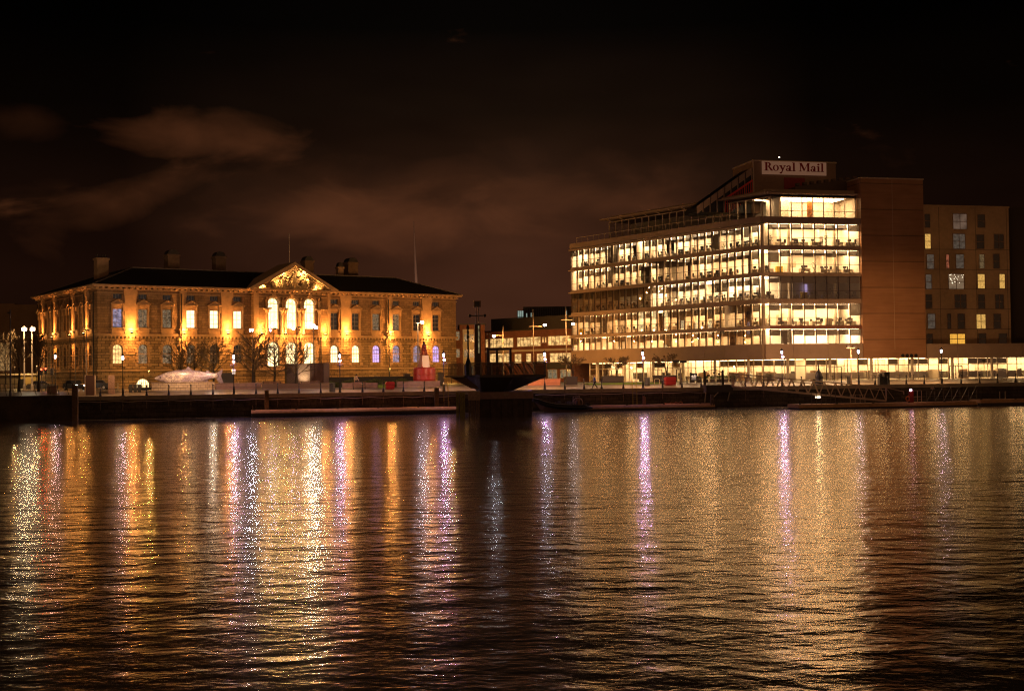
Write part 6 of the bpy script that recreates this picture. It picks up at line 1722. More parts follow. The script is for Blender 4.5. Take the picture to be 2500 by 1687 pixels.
block('low_wall', 'long grey purple seat wall in front of the hedge', 'low wall', 836, 922, 6.5, 944, .7, M_seatw, z=.62)
block('low_wall', 'grey stone seat wall left of the yellow ladder under the buoy', 'low wall', 970, 1074, 7.0, 940, .8, M_seatw, z=.7)
block('low_wall', 'orange lit brick seat wall right of the lookout hull', 'low wall', 1290, 1368, 7.0, 940, .9, mat('terracotta_wall', (.42, .17, .09), .7, var=.2), z=.75)
def hedge(px0, px1, V, h, lab, seed):
    a = QF.u(px0, V, 940); b = QF.u(px1, V, 940); r = random.Random(seed); m = MB()
    L_ = b - a
    for k in range(int(L_ * 620)):
        x = r.uniform(0, L_); y = r.uniform(0, 1.3); top = h * (.82 + .18 * math.sin(x * 1.7 + seed)) * (1 - .25 * abs(y - .65)); z = r.uniform(0, 1) ** .5 * top
        s_ = r.uniform(.05, .10); d = Vector((r.uniform(-1, 1), r.uniform(-1, 1), r.uniform(-1, 1))).normalized() * s_; e_ = d.orthogonal().normalized() * s_ * .6
        p = Vector((x, y, z)); m.poly([p - d, p - e_, p + d, p + e_])
    o = m.build('hedge', mat('dark_hedge_leaf', (.07, .085, .02), .7, var=.5, vscale=6), None, loc=G(a, V), rotz=QF.a); tag(o, lab, 'hedge')
hedge(806, 868, 10, 1.15, 'rounded dark green hedge left of the person in yellow vest', 3)
hedge(876, 1010, 10, 1.2, 'long dark green hedge between the yellow vest person and the buoy', 4)
block('hedge_wall', 'dark low boundary wall behind the hedge', 'low wall', 805, 1062, 13, 930, .5, mat('dark_boundary', (.03, .028, .02), .9), z=1.35)
mb = MB(); a, b = QF.u(640, 8, 945), QF.u(808, 8, 945); mb.box(a, b, 8.3, 11.2, .5, .72)
a, b = QF.u(1425, 9, 940), QF.u(1600, 9, 940); mb.box(a, b, 6.6, 8.6, .4, .72)
a, b = QF.u(922, 7, 945), QF.u(950, 7, 945); mb.box(a, b, 6.4, 9.0, .4, .95)
tag(mb.build('grass', mat('lawn_grass', (.10, .17, .02), .9, var=.4, vscale=12), **frame_obj(QF)), 'short lit green grass strips on the promenade', 'grass', kind='stuff')
# ------------------------------------------------------------------ benches, bins, small street things
def bench(px, V, label, w_=2.4, facing=0):
    T = thing('park_bench', label, 'bench', G(QF.u(px, V, 940), V), QF.a + facing, 'benches on the promenade')
    wd = mat('bench_slats', (.10, .05, .03), .6)
    m = MB(); [m.box(-w_ / 2, w_ / 2, -.22 + k * .12, -.13 + k * .12, .43, .47) for k in range(4)]; m.build('seat', wd, T)
    m = MB(); [m.box(-w_ / 2, w_ / 2, .27, .31, .58 + k * .13, .68 + k * .13) for k in range(3)]; m.build('backrest', wd, T)
    for x in (-w_ / 2 + .15, w_ / 2 - .15):
        m = MB(); m.box(x - .03, x + .03, -.2, -.14, 0, .43); m.box(x - .03, x + .03, .22, .268, 0, .95); m.box(x - .031, x + .031, -.2, .26, .38, .43); m.build('leg', M_dark, T)
for px, V, lab, w_ in ((664, 9, 'dark slatted bench left of the bare tree by the kiosk', 2.5), (758, 9, 'dark slatted bench in front of the brown kiosk panels', 2.5),
                       (877, 5.2, 'bench on the paving in front of the hedge', 1.8), (1700 - 8, 7, 'pale bench between the red bin and the iron gate', 2.0)):
    bench(px, V, lab, w_)
def bin_(px, V, label, mt, w_=.55, h=1.05, name='litter_bin', cat='litter bin', px1=None):
    T = thing(name, label, cat, G(QF.u(px, V, 940), V), QF.a)
    m = MB(); m.lathe([(w_ * .46, 0), (w_ * .5, .05), (w_ * .5, h - .15)], n=12); m.build('bin_body', mt, T)
    m = MB(); m.lathe([(w_ * .54, h - .12), (w_ * .54, h - .04), (w_ * .35, h)], n=12); m.build('lid', M_dark, T)
for px, V, lab in ((811, 2.6, 'round black litter bin left of the lamp by the kiosk'), (1580, 4.5, 'round black litter bin right of the yellow topped ladder'),
                   (1625, 6, 'small dark litter bin left of the red bin'), (2074, 3, 'dark litter bin at the foot of the spotlight mast')):
    bin_(px, V, lab, mat('bin_black', (.03, .03, .028), .5), .75, 1.15)
def grit(px, V, label):
    T = thing('grit_bin', label, 'grit bin', G(QF.u(px, V, 940), V), QF.a)
    red = mat('red_plastic', (.24, .012, .01), .45)
    hh = 1.0 if px < 1200 else 1.15; hw = .55 if px < 1200 else .72
    m = MB(); m.prism([(-hw * .9, .05), (hw * .9, .05), (hw, hh * .72), (-hw, hh * .72)], -.4, .4); m.box(-hw - .03, hw + .03, -.43, .43, hh * .30, hh * .34); m.build('tub', red, T)
    m = MB(); m.prism([(-hw - .05, hh * .73), (hw + .05, hh * .73), (hw * .96, hh * .9), (hw * .8, hh), (-hw * .8, hh), (-hw * .96, hh * .9)], -.45, .45); m.build('lid', red, T)
grit(952, 4.5, 'red plastic grit bin on the promenade in front of the hedge'); grit(1636, 4.5, 'red plastic grit bin beside the signpost near the office doors')
# bike stand hoop, lifebelt stand, info pillar etc
o = MB().tube([(-.35, 0, 0), (-.35, 0, .85), (-.25, 0, .98), (.25, 0, .98), (.35, 0, .85), (.35, 0, 0)], .035, 6).build('cycle_hoop', mat('steel_hoop', (.5, .42, .3), .4, .5), None, loc=G(QF.u(1604, 4, 940), 4), rotz=QF.a); tag(o, 'pale steel cycle hoop between two bins', 'cycle stand')
def pillar(px, V, y0, w_, label, mt, name, frame=None):
    T = thing(name, label, 'pillar', G(QF.u(px, V, 945), V), QF.a)
    zt = QF.uz(px, y0, V)[1] - gz(V); m = MB(); m.box(-w_ / 2, w_ / 2, -.15, .15, 0, zt); m.build('panel', mt, T)
    if frame:
        for s_ in (-1, 1): m = MB(); m.box(s_ * (w_ / 2 + .08) - .06, s_ * (w_ / 2 + .08) + .06, -.18, .18, 0, zt + .05); m.build('upright', frame, T)
    return T
pillar(220, 3, 917, .98, 'dark rust information pillar with pale steel uprights at the quay edge', mat('rust_panel', (.09, .045, .035), .7), 'information_pillar', mat('pale_steel', (.5, .38, .28), .5, .3))
pillar(272, 4, 916, .78, 'narrow speckled brown granite pillar left of the first heritage lamp', mat('speckled_granite', (.22, .14, .10), .6, var=.6, vscale=8), 'granite_pillar')
pillar(127, 6, 942, 1.1, 'low slanted dark rust panel on the quay at the left', mat('rust_panel', (.09, .045, .035), .7), 'rust_panel')
for k, px in enumerate((319, 330, 340)):
    m = MB(); m.box(-.2, .2, -.2, .2, .05, .95); m.box(-.23, .23, -.23, .23, .95, 1.02); o = m.build('recycling_box', mat('bin_black', (.03, .03, .028), .5), None, loc=G(QF.u(px, 5, 945), 5), rotz=QF.a)
    tag(o, ['leftmost of three square black boxes right of the first lamp', 'middle one of three square black boxes right of the first lamp', 'rightmost of three square black boxes right of the first lamp'][k], 'box', 'three square black boxes')
# cabin boxes near the kiosk
for px0, px1, lab, z_ in ((541, 570, 'dark square kiosk cabin right of the fish tail', 2.1), (988, 1002, 'dark green utility cabinet left of the buoy', 1.7), (1072, 1082, 'dark green utility cabinet right of the buoy', 1.8)):
    block('utility_cabin', lab, 'cabinet', px0, px1, 17, 0, 1.2, mat('dark_cabin', (.05, .04, .03), .7), z=z_)
# name board 68
def board68():
    T = thing('number_board', 'black notice board with white number 68 by the iron gate', 'notice board', G(QF.u(1693.5, 6.5, 930), 6.5), QF.a)
    z1 = QF.uz(1693, 911, 6.5)[1] - gz(6.5); m = MB(); m.box(-.52, .52, -.04, .04, .35, z1); m.build('board', M_darkp, T)
    for x in (-.42, .42): m = MB(); m.box(x - .03, x + .03, -.03, .03, 0, .35); m.build('leg', M_darkp, T)
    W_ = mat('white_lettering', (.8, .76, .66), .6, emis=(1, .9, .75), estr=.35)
    m = MB()
    def ringp(cx, cz, r0, r1, a0=0, a1=360, n=14):
        for k in range(n):
            t0, t1 = R(a0 + (a1 - a0) * k / n), R(a0 + (a1 - a0) * (k + 1) / n)
            m.prism([(cx + r0 * math.cos(t0), cz + r0 * math.sin(t0)), (cx + r1 * math.cos(t0), cz + r1 * math.sin(t0)), (cx + r1 * math.cos(t1), cz + r1 * math.sin(t1)), (cx + r0 * math.cos(t1), cz + r0 * math.sin(t1))], -.055, -.041)
    c = z1 - .42
    ringp(-.15, c - .08, .054, .13); ringp(-.02, c - .08, .20, .26, 110, 180, 6)
    ringp(.15, c - .09, .054, .13); ringp(.15, c + .13, .045, .11)
    m.build('digits', W_, T)
    m = MB(); m.box(-.4, .4, -.055, -.041, .95, 1.03); m.box(-.3, .3, -.055, -.041, .78, .84); m.box(-.35, .35, -.055, -.041, .55, .60); m.build('small_print_lines', W_, T)
board68()
# iron gate
def gate():
    V = .3; a, z1 = QF.uz(1720, 905, V); b, _ = QF.uz(1764, 905, V); _, zb = QF.uz(1740, 939, V); zm = QF.uz(1742, 902, V)[1]
    T = thing('iron_gate', 'arched black iron gate with square notices at the top of the gangway', 'gate', QF.W((a + b) / 2, V, zb), QF.a)
    w_ = (b - a) / 2; h = z1 - zb
    for s_ in (-1, 1): m = MB(); m.box(s_ * w_ - .13, s_ * w_ + .13, -.13, .13, -.3, h - .1); m.lathe([(.15, 0), (.1, .12), (.02, .2)], s_ * w_, 0, 8, h - .1); m.build('gate_post', M_darkp, T)
    m = MB(); n = 15
    for k in range(1, n):
        x = -w_ + 2 * w_ * k / n; zt = h - .3 + .42 * math.cos(x / w_ * math.pi / 2); m.bar((x, 0, 0), (x, 0, zt), .03)
    pts = [(-w_ + 2 * w_ * k / 14, 0, h - .3 + .42 * math.cos((-1 + 2 * k / 14) * math.pi / 2)) for k in range(15)]; m.tube(pts, .03, 5)
    m.bar((-w_, 0, .12), (w_, 0, .12), .05); m.bar((-w_, 0, h * .6), (w_, 0, h * .6), .05); m.build('gate_bars', M_darkp, T)
    for x, z, s_ in ((-.75, h * .58, .2), (.05, h * .78, .15), (.75, h * .70, .15)): m = MB(); m.box(x - s_, x + s_, -.05, -.03, z, z + s_ * 1.3); m.build('notice', M_darkp, T)
    m = MB(); m.box(-w_ - .3, w_ + .9, -1.3, .4, -1.0, -.02); m.build('platform', M_hull, T)
    m = MB(); m.bar((-w_ - .1, -.6, -1.0), (-w_ - .1, .1, -3.0), .12); m.bar((w_ * .2, -.9, -1.0), (-w_ * .6, .1, -2.4), .1); m.bar((w_ + .6, -.9, -1.0), (w_ + .6, .1, -2.6), .1); m.build('platform_braces', mat('steel_hoop', (.5, .42, .3), .4, .5), T)
gate()
# ------------------------------------------------------------------ gangway truss
def gangway():
    P0 = Vector((QF.u(1787, -1.2, 930), -1.2, QF.uz(1787, 944, -1.2)[1])); P1 = Vector((QF.u(2163, -11.0, 960), -11.0, QF.uz(2160, 979, -11.0)[1]))
    T = thing('gangway', 'long steel truss gangway sloping down from the quay gate to the pontoon', 'gangway', QF.W(P0.x, P0.y, P0.z), QF.a)
    D = P1 - P0; st = mat('galvanised_steel', (.50, .36, .24), .45, .35); stb = mat('rust_red_chord', (.30, .12, .08), .5, .2)
    d = D.normalized(); side = Vector((-d.y, d.x, 0)).normalized() * 1.4; up = Vector((0, 0, 1.72)); n = 14
    for s_, nm in ((0, 'near_truss'), (1, 'far_truss')):
        o = side * s_; m = MB()
        m.bar(o, o + D, .16, .2); m.bar(o + up, o + up + D, .12, .12); m.bar(o + up * .78, o + up * .78 + D, .07, .07)
        pts = [o + D * (k / n) for k in range(n + 1)]
        for k in range(n):
            mid = (pts[k] + pts[k + 1]) / 2 + up
            m.bar(pts[k], mid, .09); m.bar(mid, pts[k + 1], .09)
        m.bar(o, o + up, .1); m.bar(o + D, o + D + up, .1)
        m.build(nm, st, T)
    m = MB(); m.bar(side * .5 + Vector((0, 0, -.02)), side * .5 + D + Vector((0, 0, -.02)), 1.25, .08); m.build('walkway', stb, T)
    m = MB(); e = D + side * 0; m.tube([e + up, e + d * 1.3 + up * .9, e + d * 2.2 + up * .82, e + d * 2.2 + up * .6], .05, 5); m.bar(e + up, e + d * 1.0 + up * .2, .06); m.build('end_rail', st, T)
    ex = D * .56 + up * -.15; m = MB(); m.box(ex.x - .3, ex.x + .3, ex.y - .35, ex.y - .15, ex.z - .18, ex.z + .05); m.build('lamp', emit('gangway_lamp', (1, .78, .5), 4), T)
    light('gangway_light', 'POINT', (D.x * .5, D.y * .5 - 3.0, D.z * .5 + 3.4), 90, (1, .62, .3), T, .2)
gangway()
# ------------------------------------------------------------------ pontoons
def pontoon(px0, px1, V, depth, ztop, label, h=.75, extra=None):
    a = QF.u(px0, V, 1000); b = QF.u(px1, V, 990)
    T = thing('pontoon', label, 'pontoon', QF.W(a, V, 0), QF.a, 'floating pontoons')
    m = MB(); m.box(0, b - a, 0, depth, ztop - h - ZQ + 0, ztop - .42 - ZQ); m.build('float', M_hull, T)
    m = MB(); q_ = ztop - ZQ; m.add([(x, y, z) for x in (-.04, b - a + .04) for y, z in ((-.05, q_ - .42), (-.02, q_ - .30), (.35, q_), (depth + .04, q_), (depth + .04, q_ - .42))], [(0, 1, 2, 3, 4), (9, 8, 7, 6, 5)] + [(i, (i + 1) % 5, 5 + (i + 1) % 5, 5 + i) for i in range(5)]); m.build('deck_edge', mat('pale_deck_timber', (.75, .42, .20), .7, var=.25, vscale=2), T)
    k = .3
    m = MB()
    while k < b - a: m.box(k - .12, k + .12, .36, .5, ztop - ZQ, ztop + .09 - ZQ); k += 5.0
    m.build('cleats', M_dark, T)
    return T, b - a
T, L_ = pontoon(615, 1116, -2.4, 2.0, .85, 'long narrow pontoon moored under the quay in front of the stone building')
m = MB(); 
for x, z0_, z1_ in ((.1, -3.2, -1.3), (L_ - 1.6, -2.2, -1.2), (L_ - .9, -2.2, -1.2)): m = MB(); m.tube([(x, .4, z0_), (x, .4, z1_)], .05, 6); m.build('mooring_pin', M_wood, T)
T, L_ = pontoon(1436, 1745, -4.0, 2.2, .70, 'pontoon with an outboard engine on it between the inflatable boat and the gate')
m = MB(); m.box(L_ - .5, L_ - .35, .1, .3, .5 - ZQ, 1.9 - ZQ); m.box(L_ - .2, L_ - .05, .1, .3, .5 - ZQ, 1.9 - ZQ); m.build('end_posts', M_wood, T)
T, L_ = pontoon(1952, 2386, -13.6, 3.2, .62, 'wide pontoon landing at the foot of the gangway')
T2, L2_ = pontoon(2396, 2560, -13.0, 2.6, .80, 'pontoon running out of the frame at the right edge')
m = MB(); a = QF.u(2446, -13, 985) - QF.u(2396, -13, 985)
for x in (a, a + .8): m = MB(); m.tube([(x, .4, -2.0), (x, .4, -.9)], .05, 5); m.build('mooring_pin', mat('steel_hoop', (.5, .42, .3), .4, .5), T2)
# landing furniture on the wide pontoon
def pont_rail(px0, px1, V, ztop, label, h=1.15, n=5, diag=False, dark=False):
    a = QF.u(px0, V, 980); b = QF.u(px1, V, 980); T = thing('pontoon_railing', label, 'railing', QF.W(a, V, ztop - ZQ), QF.a, 'railings on the landing pontoon')
    mt = mat('dark_steel', (.12, .09, .07), .5, .4) if dark else mat('galvanised_steel', (.5, .36, .24), .45, .35)
    for k in range(n + 1): x = (b - a) * k / n; m = MB(); m.bar((x, 0, 0), (x, 0, h), .06); m.build('post', mt, T)
    m = MB()
    for z in (.35, .7, h): m.bar((0, 0, z), (b - a, 0, z), .045)
    if diag:
        for k in range(n): x = (b - a) * k / n; m.bar((x, 0, 0), (x + (b - a) / n, 0, h * 1.4), .07)
    m.build('rails', mt, T)
pont_rail(1982, 2040, -12.8, .62, 'dark slatted railing under the gangway slope', 1.5, 5, dark=True)
pont_rail(2076, 2112, -13.0, .62, 'pale steel railing at the gangway foot', 1.1, 3)
pont_rail(2230, 2250, -12.4, .62, 'short pale ladder like railing right of the red life saving post', 1.5, 2)
pont_rail(2262, 2385, -12.0, .62, 'long dark railing with diagonal struts at the right part of the landing', 1.4, 6, True, True)
def lifepost():
    T = thing('life_saving_post', 'red life saving post with orange lamp on the landing pontoon', 'life saving post', QF.W(QF.u(2224, -12.8, 980), -12.8, .62 - ZQ), QF.a)
    m = MB(); m.box(-.28, .28, -.2, .2, 0, 1.4); m.build('cabinet', mat('red_plastic', (.24, .012, .01), .45), T)
    m = MB(); m.lathe([(.1, 1.42), (.16, 1.5), (.16, 1.66), (.06, 1.72)], n=8); m.build('lamp', emit('violet_lamp', (1, .6, .85), 5), T)
    m = MB(); m.tube([(-.5 + .28 * math.cos(t_ * math.tau / 12), -.12, .5 + .28 * math.sin(t_ * math.tau / 12)) for t_ in range(13)], .07, 6); m.build('life_ring', mat('orange_ring', (.7, .18, .03), .6), T)
    light('lamp_light', 'POINT', (-.2, -.8, 1.6), 8, (1, .5, .5), T, .1)
lifepost()
# ------------------------------------------------------------------ inflatable boat
def boat():
    V = -4.2; a, z0 = QF.uz(1303, 985, V); b = QF.u(1441, V, 1000)
    L = b - a; T = thing('inflatable_boat', 'black rigid inflatable passenger boat with rows of seats moored by the pontoon', 'boat', QF.W(a, V, -ZQ), QF.a)
    blk = mat('black_rubber_tube', (.018, .018, .02), .35)
    m = MB()
    for s_ in (-1, 1):
        pts = [(0 + .0, 0, 1.55), (.5, s_ * .35, 1.38), (1.4, s_ * .8, 1.0), (2.8, s_ * 1.02, .72), (4.6, s_ * 1.05, .60), (L - .8, s_ * 1.05, .56), (L, s_ * 1.0, .45)]
        m.tube(pts, [.2, .27, .3, .3, .3, .28, .1], 10)
    m.build('tubes', blk, T)
    m = MB(); m.add([(0.1, 0, 1.35), (1.6, -.7, .85), (L - .4, -.9, .4), (L - .4, .9, .4), (1.6, .7, .85), (.9, 0, .25), (2.4, 0, -.2), (L - .4, 0, -.3)],
                    [(0, 1, 5), (1, 2, 7, 6), (1, 6, 5), (0, 5, 4), (4, 5, 6), (4, 6, 7, 3), (2, 3, 7), (0, 4, 3, 2, 1)]); m.build('hull', mat('pink_grey_hull', (.32, .22, .19), .5), T)
    m = MB()
    for s_ in (-1, 1): m.tube([(.0, s_ * .0, 1.78), (.5, s_ * .4, 1.66), (1.4, s_ * .85, 1.30), (2.8, s_ * 1.05, 1.01), (4.6, s_ * 1.08, .89)], .04, 5)
    m.build('rubbing_strake', mat('pale_strake', (.6, .52, .42), .6), T)
    for k, x in enumerate((3.1, 4.35, 5.25)):
        for y in (-.4, .4):
            m = MB(); m.box(x - .18, x + .35, y - .16, y + .16, .5, .92); m.box(x + .22, x + .35, y - .14, y + .14, .92, 1.35); m.tube([(x - .1, y - .12, .9), (x - .12, y - .12, 1.25), (x - .12, y + .12, 1.25), (x - .1, y + .12, .9)], .03, 5); m.build('seat', mat('grey_seat', (.12, .11, .10), .5), T)
    m = MB(); m.box(1.9, 2.4, -.25, .25, .6, 1.2); m.bar((1.7, -.2, 1.75), (2.6, -.2, .85), .08); m.bar((1.95, .2, 1.3), (2.6, .2, .9), .06); m.build('bow_post', M_dark, T)
    m = MB(); x = L - 1.7
    m.tube([(x + .62 * math.cos(t_ * math.tau / 16), -.3, 1.15 + .62 * math.sin(t_ * math.tau / 16)) for t_ in range(17)], .05, 6); m.tube([(x - .5, .4, .6), (x - .4, .4, 1.9), (x + .4, .4, 1.9), (x + .5, .4, .6)], .05, 6); m.tube([(x - .4, -.3, 1.9), (x + .3, -.3, 2.0)], .05, 6); m.build('roll_frame', mat('pale_tube_frame', (.45, .34, .26), .4, .4), T)
    m = MB(); m.box(x - .3, x + .3, -.25, .25, .6, 1.4); m.lathe([(.1, 0), (.28, .08), (.28, .35), (.08, .5)], x + .1, 0, 10, 1.3); m.build('console', mat('brown_console', (.35, .17, .09), .5), T)
    m = MB(); m.box(L - .55, L - .15, -.22, .22, .55, 1.15); m.box(L - .42, L - .28, -.08, .08, -.4, .55); m.build('outboard_engine', M_dark, T)
boat()
def pontoon_engine():
    V = -3.2; u = QF.u(1573, V, 985); T = thing('deck_hoist', 'small upright hoist standing on the pontoon between boat and gate', 'hoist', QF.W(u, V, .70 - ZQ), QF.a)
    m = MB(); m.bar((0, 0, 0), (.0, 0, 1.0), .35); m.bar((.05, -.1, .2), (-.12, 0, 1.25), .22); m.build('column', mat('brown_console', (.35, .17, .09), .5), T)
    m = MB(); m.bar((.35, 0, 0), (.05, 0, 1.3), .06); m.lathe([(.1, 0), (.18, .1), (.05, .3)], -.1, 0, 8, 1.1); m.build('brace', M_dark, T)
    m = MB(); r = random.Random(4); pts = [(k * .16, .15 * math.sin(k * 1.3), .08 + .22 * (k / 16) * abs(math.sin(k * .8))) for k in range(17)]; m.tube(pts, .07, 6)
    o = m.build('coiled_net', mat('orange_rope', (.55, .18, .07), .9), None, loc=QF.W(QF.u(1622, V, 985), V, .72 - ZQ), rotz=QF.a); tag(o, 'heap of orange brown rope lying on the pontoon', 'rope heap')
pontoon_engine()
# dark bell shaped mooring beacon behind the gangway
m = MB(); m.lathe([(.55, 0), (.55, .6), (.45, .9), (.5, 1.3), (.42, 1.7), (.2, 2.0), (.08, 2.3), (.06, 2.9), (.02, 3.1)], n=14); m.bar((-.55, 0, 1.0), (-.1, 0, 2.2), .03); m.bar((-.75, 0, 0), (-.75, 0, .9), .2)
o = m.build('beacon', M_darkp, None, loc=G(QF.u(1999, 1.8, 935), 1.8), rotz=QF.a); tag(o, 'dark bottle shaped beacon standing on the quay behind the gangway', 'beacon')
m = MB(); m.box(-.4, .4, -.35, .35, 0, 1.75); m.box(-1.1, -.55, -.3, .3, 0, 1.2); m.lathe([(.2, 0), (.28, .2), (.1, .4)], -.85, 0, 8, 1.2)
o = m.build('machine_cabinet', M_darkp, None, loc=G(QF.u(2163, 1.0, 940), 1.0), rotz=QF.a); tag(o, 'dark machine cabinets at the quay edge above the gangway foot', 'cabinet')
m = MB(); m.box(-.28, .28, 0, .04, -.14, .14); o = m.build('wall_plate', mat('pale_plate', (.6, .45, .38), .6), None, loc=QF.W(QF.u(2277, -.05, 947), -.05, -.55), rotz=QF.a); tag(o, 'small pale plate with red marks on the quay wall', 'sign')
m = MB(); [m.box(-.2 + k * .16, -.12 + k * .16, -.01, 0, -.07, .07) for k in range(3)]; q = m.build('red_marks', mat('lettering_red', (.3, .012, .01), .5), o)
# planters seen through the railing near the glazed wing, cafe tables
for i in range(14):
    px = 2032 + i * 33; V = 15.0
    m = MB(); m.lathe([(.35, .72), (.35, .76)], n=10); m.lathe([(.04, 0), (.04, .72)], n=6); m.lathe([(.22, 0), (.2, .03)], n=8); o = m.build('cafe_table', mat('dark_cafe_metal', (.06, .05, .04), .5), None, loc=G(QF.u(px, V, 930), V), rotz=QF.a)
    tag(o, f'small round cafe table, {ordinal(i + 1)} from the left outside the glazed ground floor', 'table', 'round tables outside the glazed ground floor')
for i in range(10):
    m = MB(); V = 14.5; px = 1690 + i * 11 + (i % 3) * 5; m.box(-.3, .3, -.2, .2, 0, .5)
    o = m.build('window_box', mat('dark_planter', (.035, .025, .02), .6), None, loc=G(QF.u(px, V, 930), V), rotz=QF.a)
    l_ = MB(); r = random.Random(i)
    for k in range(60): p = Vector((r.uniform(-.3, .3), r.uniform(-.2, .2), r.uniform(.5, .85))); s_ = .07; l_.poly([p, p + Vector((s_, 0, s_)), p + Vector((0, s_, 2 * s_)), p + Vector((-s_, 0, s_))])
    l_.build('foliage', M_leaf, o); tag(o, f'small dark planter box with greenery, {ordinal(i + 1)} from the left behind the iron gate', 'planter', 'small planter boxes outside the ground floor glass')
# ------------------------------------------------------------------ traffic: cars, signal
def car(px, V, label, bodyc, heading, lights):
    T = thing('parked_car', label, 'car', G(QF.u(px, V, 945), V), QF.a + heading)
    bm_ = mat('car_paint_%d' % int(bodyc[0] * 1000), bodyc, .3)
    m = MB(); m.prism([(-2.1, .25), (2.1, .25), (2.15, .6), (1.95, .82), (1.0, .92), (-1.9, .95), (-2.15, .75)], -.86, .86); m.prism([(-1.55, .95), (-1.1, 1.40), (.25, 1.44), (1.0, .93)], -.72, .72); bo = m.build('body', bm_, T)
    m = MB(); m.prism([(-1.3, .98), (-1.0, 1.34), (.2, 1.38), (.78, .98)], -.735, .735); m.build('side_windows', M_glassd, T)
    for x in (-1.3, 1.35):
        for y in (-.78, .78):
            m = MB(); n = 14; m.add([(x + .32 * math.cos(math.tau * k / n), y + s_ * .12, .32 + .32 * math.sin(math.tau * k / n)) for s_ in (-1, 1) for k in range(n)], [tuple(range(n)), tuple(range(n, 2 * n))] + [(k, (k + 1) % n, n + (k + 1) % n, n + k) for k in range(n)]); w_ = m.build('wheel', mat('tyre', (.015, .015, .015), .8), T)
            m = MB(); m.add([(x + .2 * math.cos(math.tau * k / n), y * 1.17, .32 + .2 * math.sin(math.tau * k / n)) for k in range(n)], [tuple(range(n))]); m.build('rim', mat('rim', (.3, .28, .26), .4, .6), w_)
    for y in (-.65, .65):
        m = MB(); m.box(2.08, 2.17, y - .16, y + .16, .58, .74); m.build('headlight', emit('headlight_on', (1, .9, .85), 45) if 'h' in lights else M_glassd, T)
        m = MB(); m.box(-2.18, -2.10, y - .14, y + .14, .62, .80); m.build('tail_light', emit('tail_light_on', (1, .05, .03), 22) if 't' in lights else mat('tail_red', (.2, .01, .01), .4), T)
car(236, 38, 'dark car with glowing red tail light by the corner of the stone building', (.02, .02, .022), R(168), 't')
car(182, 36, 'dark car with white headlights on coming along the street', (.03, .028, .028), R(-60), 'h')
car(103, 34, 'dark car parked by the yellow pavilion at the left', (.04, .035, .03), R(5), '')
def signal(px, V, y0, label):
    u, zt = QF.uz(px, y0, V); zt -= gz(V); T = thing('traffic_light', label, 'traffic light', G(u, V), QF.a, 'traffic lights at the street corner')
    m = MB(); m.lathe([(.07, 0), (.06, zt)], n=6); m.build('pole', M_darkp, T)
    m = MB(); m.box(-.2, .2, -.18, .05, zt - .95, zt); ho = m.build('signal_head', M_darkp, T)
    for k, c_ in enumerate((emit('red_signal', (1, .03, .01), 25), M_glassd, M_glassd)):
        m = MB(); m.lathe([(.02, 0), (.11, .005), (.11, .02), (.02, .03)], n=10); m.v = [(x, -.19 - z, zt - .17 - .29 * k + y) for x, y, z in m.v]; m.build('lens', c_ if ('red' in label or k) else M_glassd, ho)
signal(101, 24, 899, 'traffic light showing red under the twin floodlight posts'); signal(112, 27, 897, 'dark traffic light seen from behind, next to the red one'); signal(127, 25, 899, 'dark traffic light left of the street corner lamp')
# street bollards, white
for i, px in enumerate((4, 14, 32, 84, 288, 388, 420, 508, 582, 604, 629, 641)):
    V = 22 if px > 200 else 18
    m = MB(); m.lathe([(.09, 0), (.09, .95), (.04, 1.0)], n=8); o = m.build('bollard', mat('pale_bollard', (.55, .45, .28), .6), None, loc=G(QF.u(px, V, 945), V), rotz=0)
    zone = 'near the left edge street' if px < 200 else 'along the road before the stone building'
    tag(o, f'slim pale bollard, {ordinal(i + 1 if i < 4 else i - 3)} from the left {zone}', 'bollard', f'pale bollards {zone}')
# parked bicycles
def bicycle():
    T = thing('parked_bicycle', 'x', 'bicycle', (0, 0, 0), 0, 'parked bicycles left of the fish')
    bk = mat('bicycle_frame', (.35, .28, .2), .4, .4)
    for x in (-.52, .52): m = MB(); m.tube([(x + .33 * math.cos(math.tau * k / 14), 0, .34 + .33 * math.sin(math.tau * k / 14)) for k in range(15)], .025, 4); [m.bar((x, 0, .34), (x + .32 * math.cos(a * math.pi / 3), 0, .34 + .32 * math.sin(a * math.pi / 3)), .008) for a in range(6)]; m.build('wheel', M_dark, T)
    m = MB(); P = dict(r=(-.52, 0, .34), b=(-.1, 0, .34), s=(-.2, 0, .85), h=(.38, 0, .82), f=(.52, 0, .34))
    for a, b in ('rb', 'rs', 'bs', 'bh', 'sh', 'hf'): m.bar(P[a], P[b], .035)
    m.build('frame', bk, T); m = MB(); m.box(-.34, -.1, -.06, .06, .93, .98); m.build('saddle', M_darkp, T); m = MB(); m.bar((.36, 0, .8), (.34, 0, 1.02), .03); m.bar((.34, -.26, 1.02), (.34, .26, 1.02), .03); m.build('handlebar', M_darkp, T)
    return T
b0 = bicycle(); nm = ['first', 'second', 'third', 'fourth', 'fifth', 'sixth', 'seventh']
for i, px in enumerate((322, 334, 345, 356, 368, 381, 392)):
    loc = G(QF.u(px, 16, 942), 16); rz = QF.a + R(60 + 11 * ((i * 5) % 4))
    o = b0 if i == 0 else dup(b0, loc, rz); o.location = loc; o.rotation_euler[2] = rz; o['label'] = f'bicycle parked on the stand left of the fish, {nm[i]} from the left'
m = MB(); m.box(0, QF.u(400, 16) - QF.u(315, 16), -.1, .1, .0, .3); o = m.build('cycle_rack', M_dark, None, loc=G(QF.u(315, 16), 16.6), rotz=QF.a); tag(o, 'low dark rack behind the row of parked bicycles', 'cycle rack')
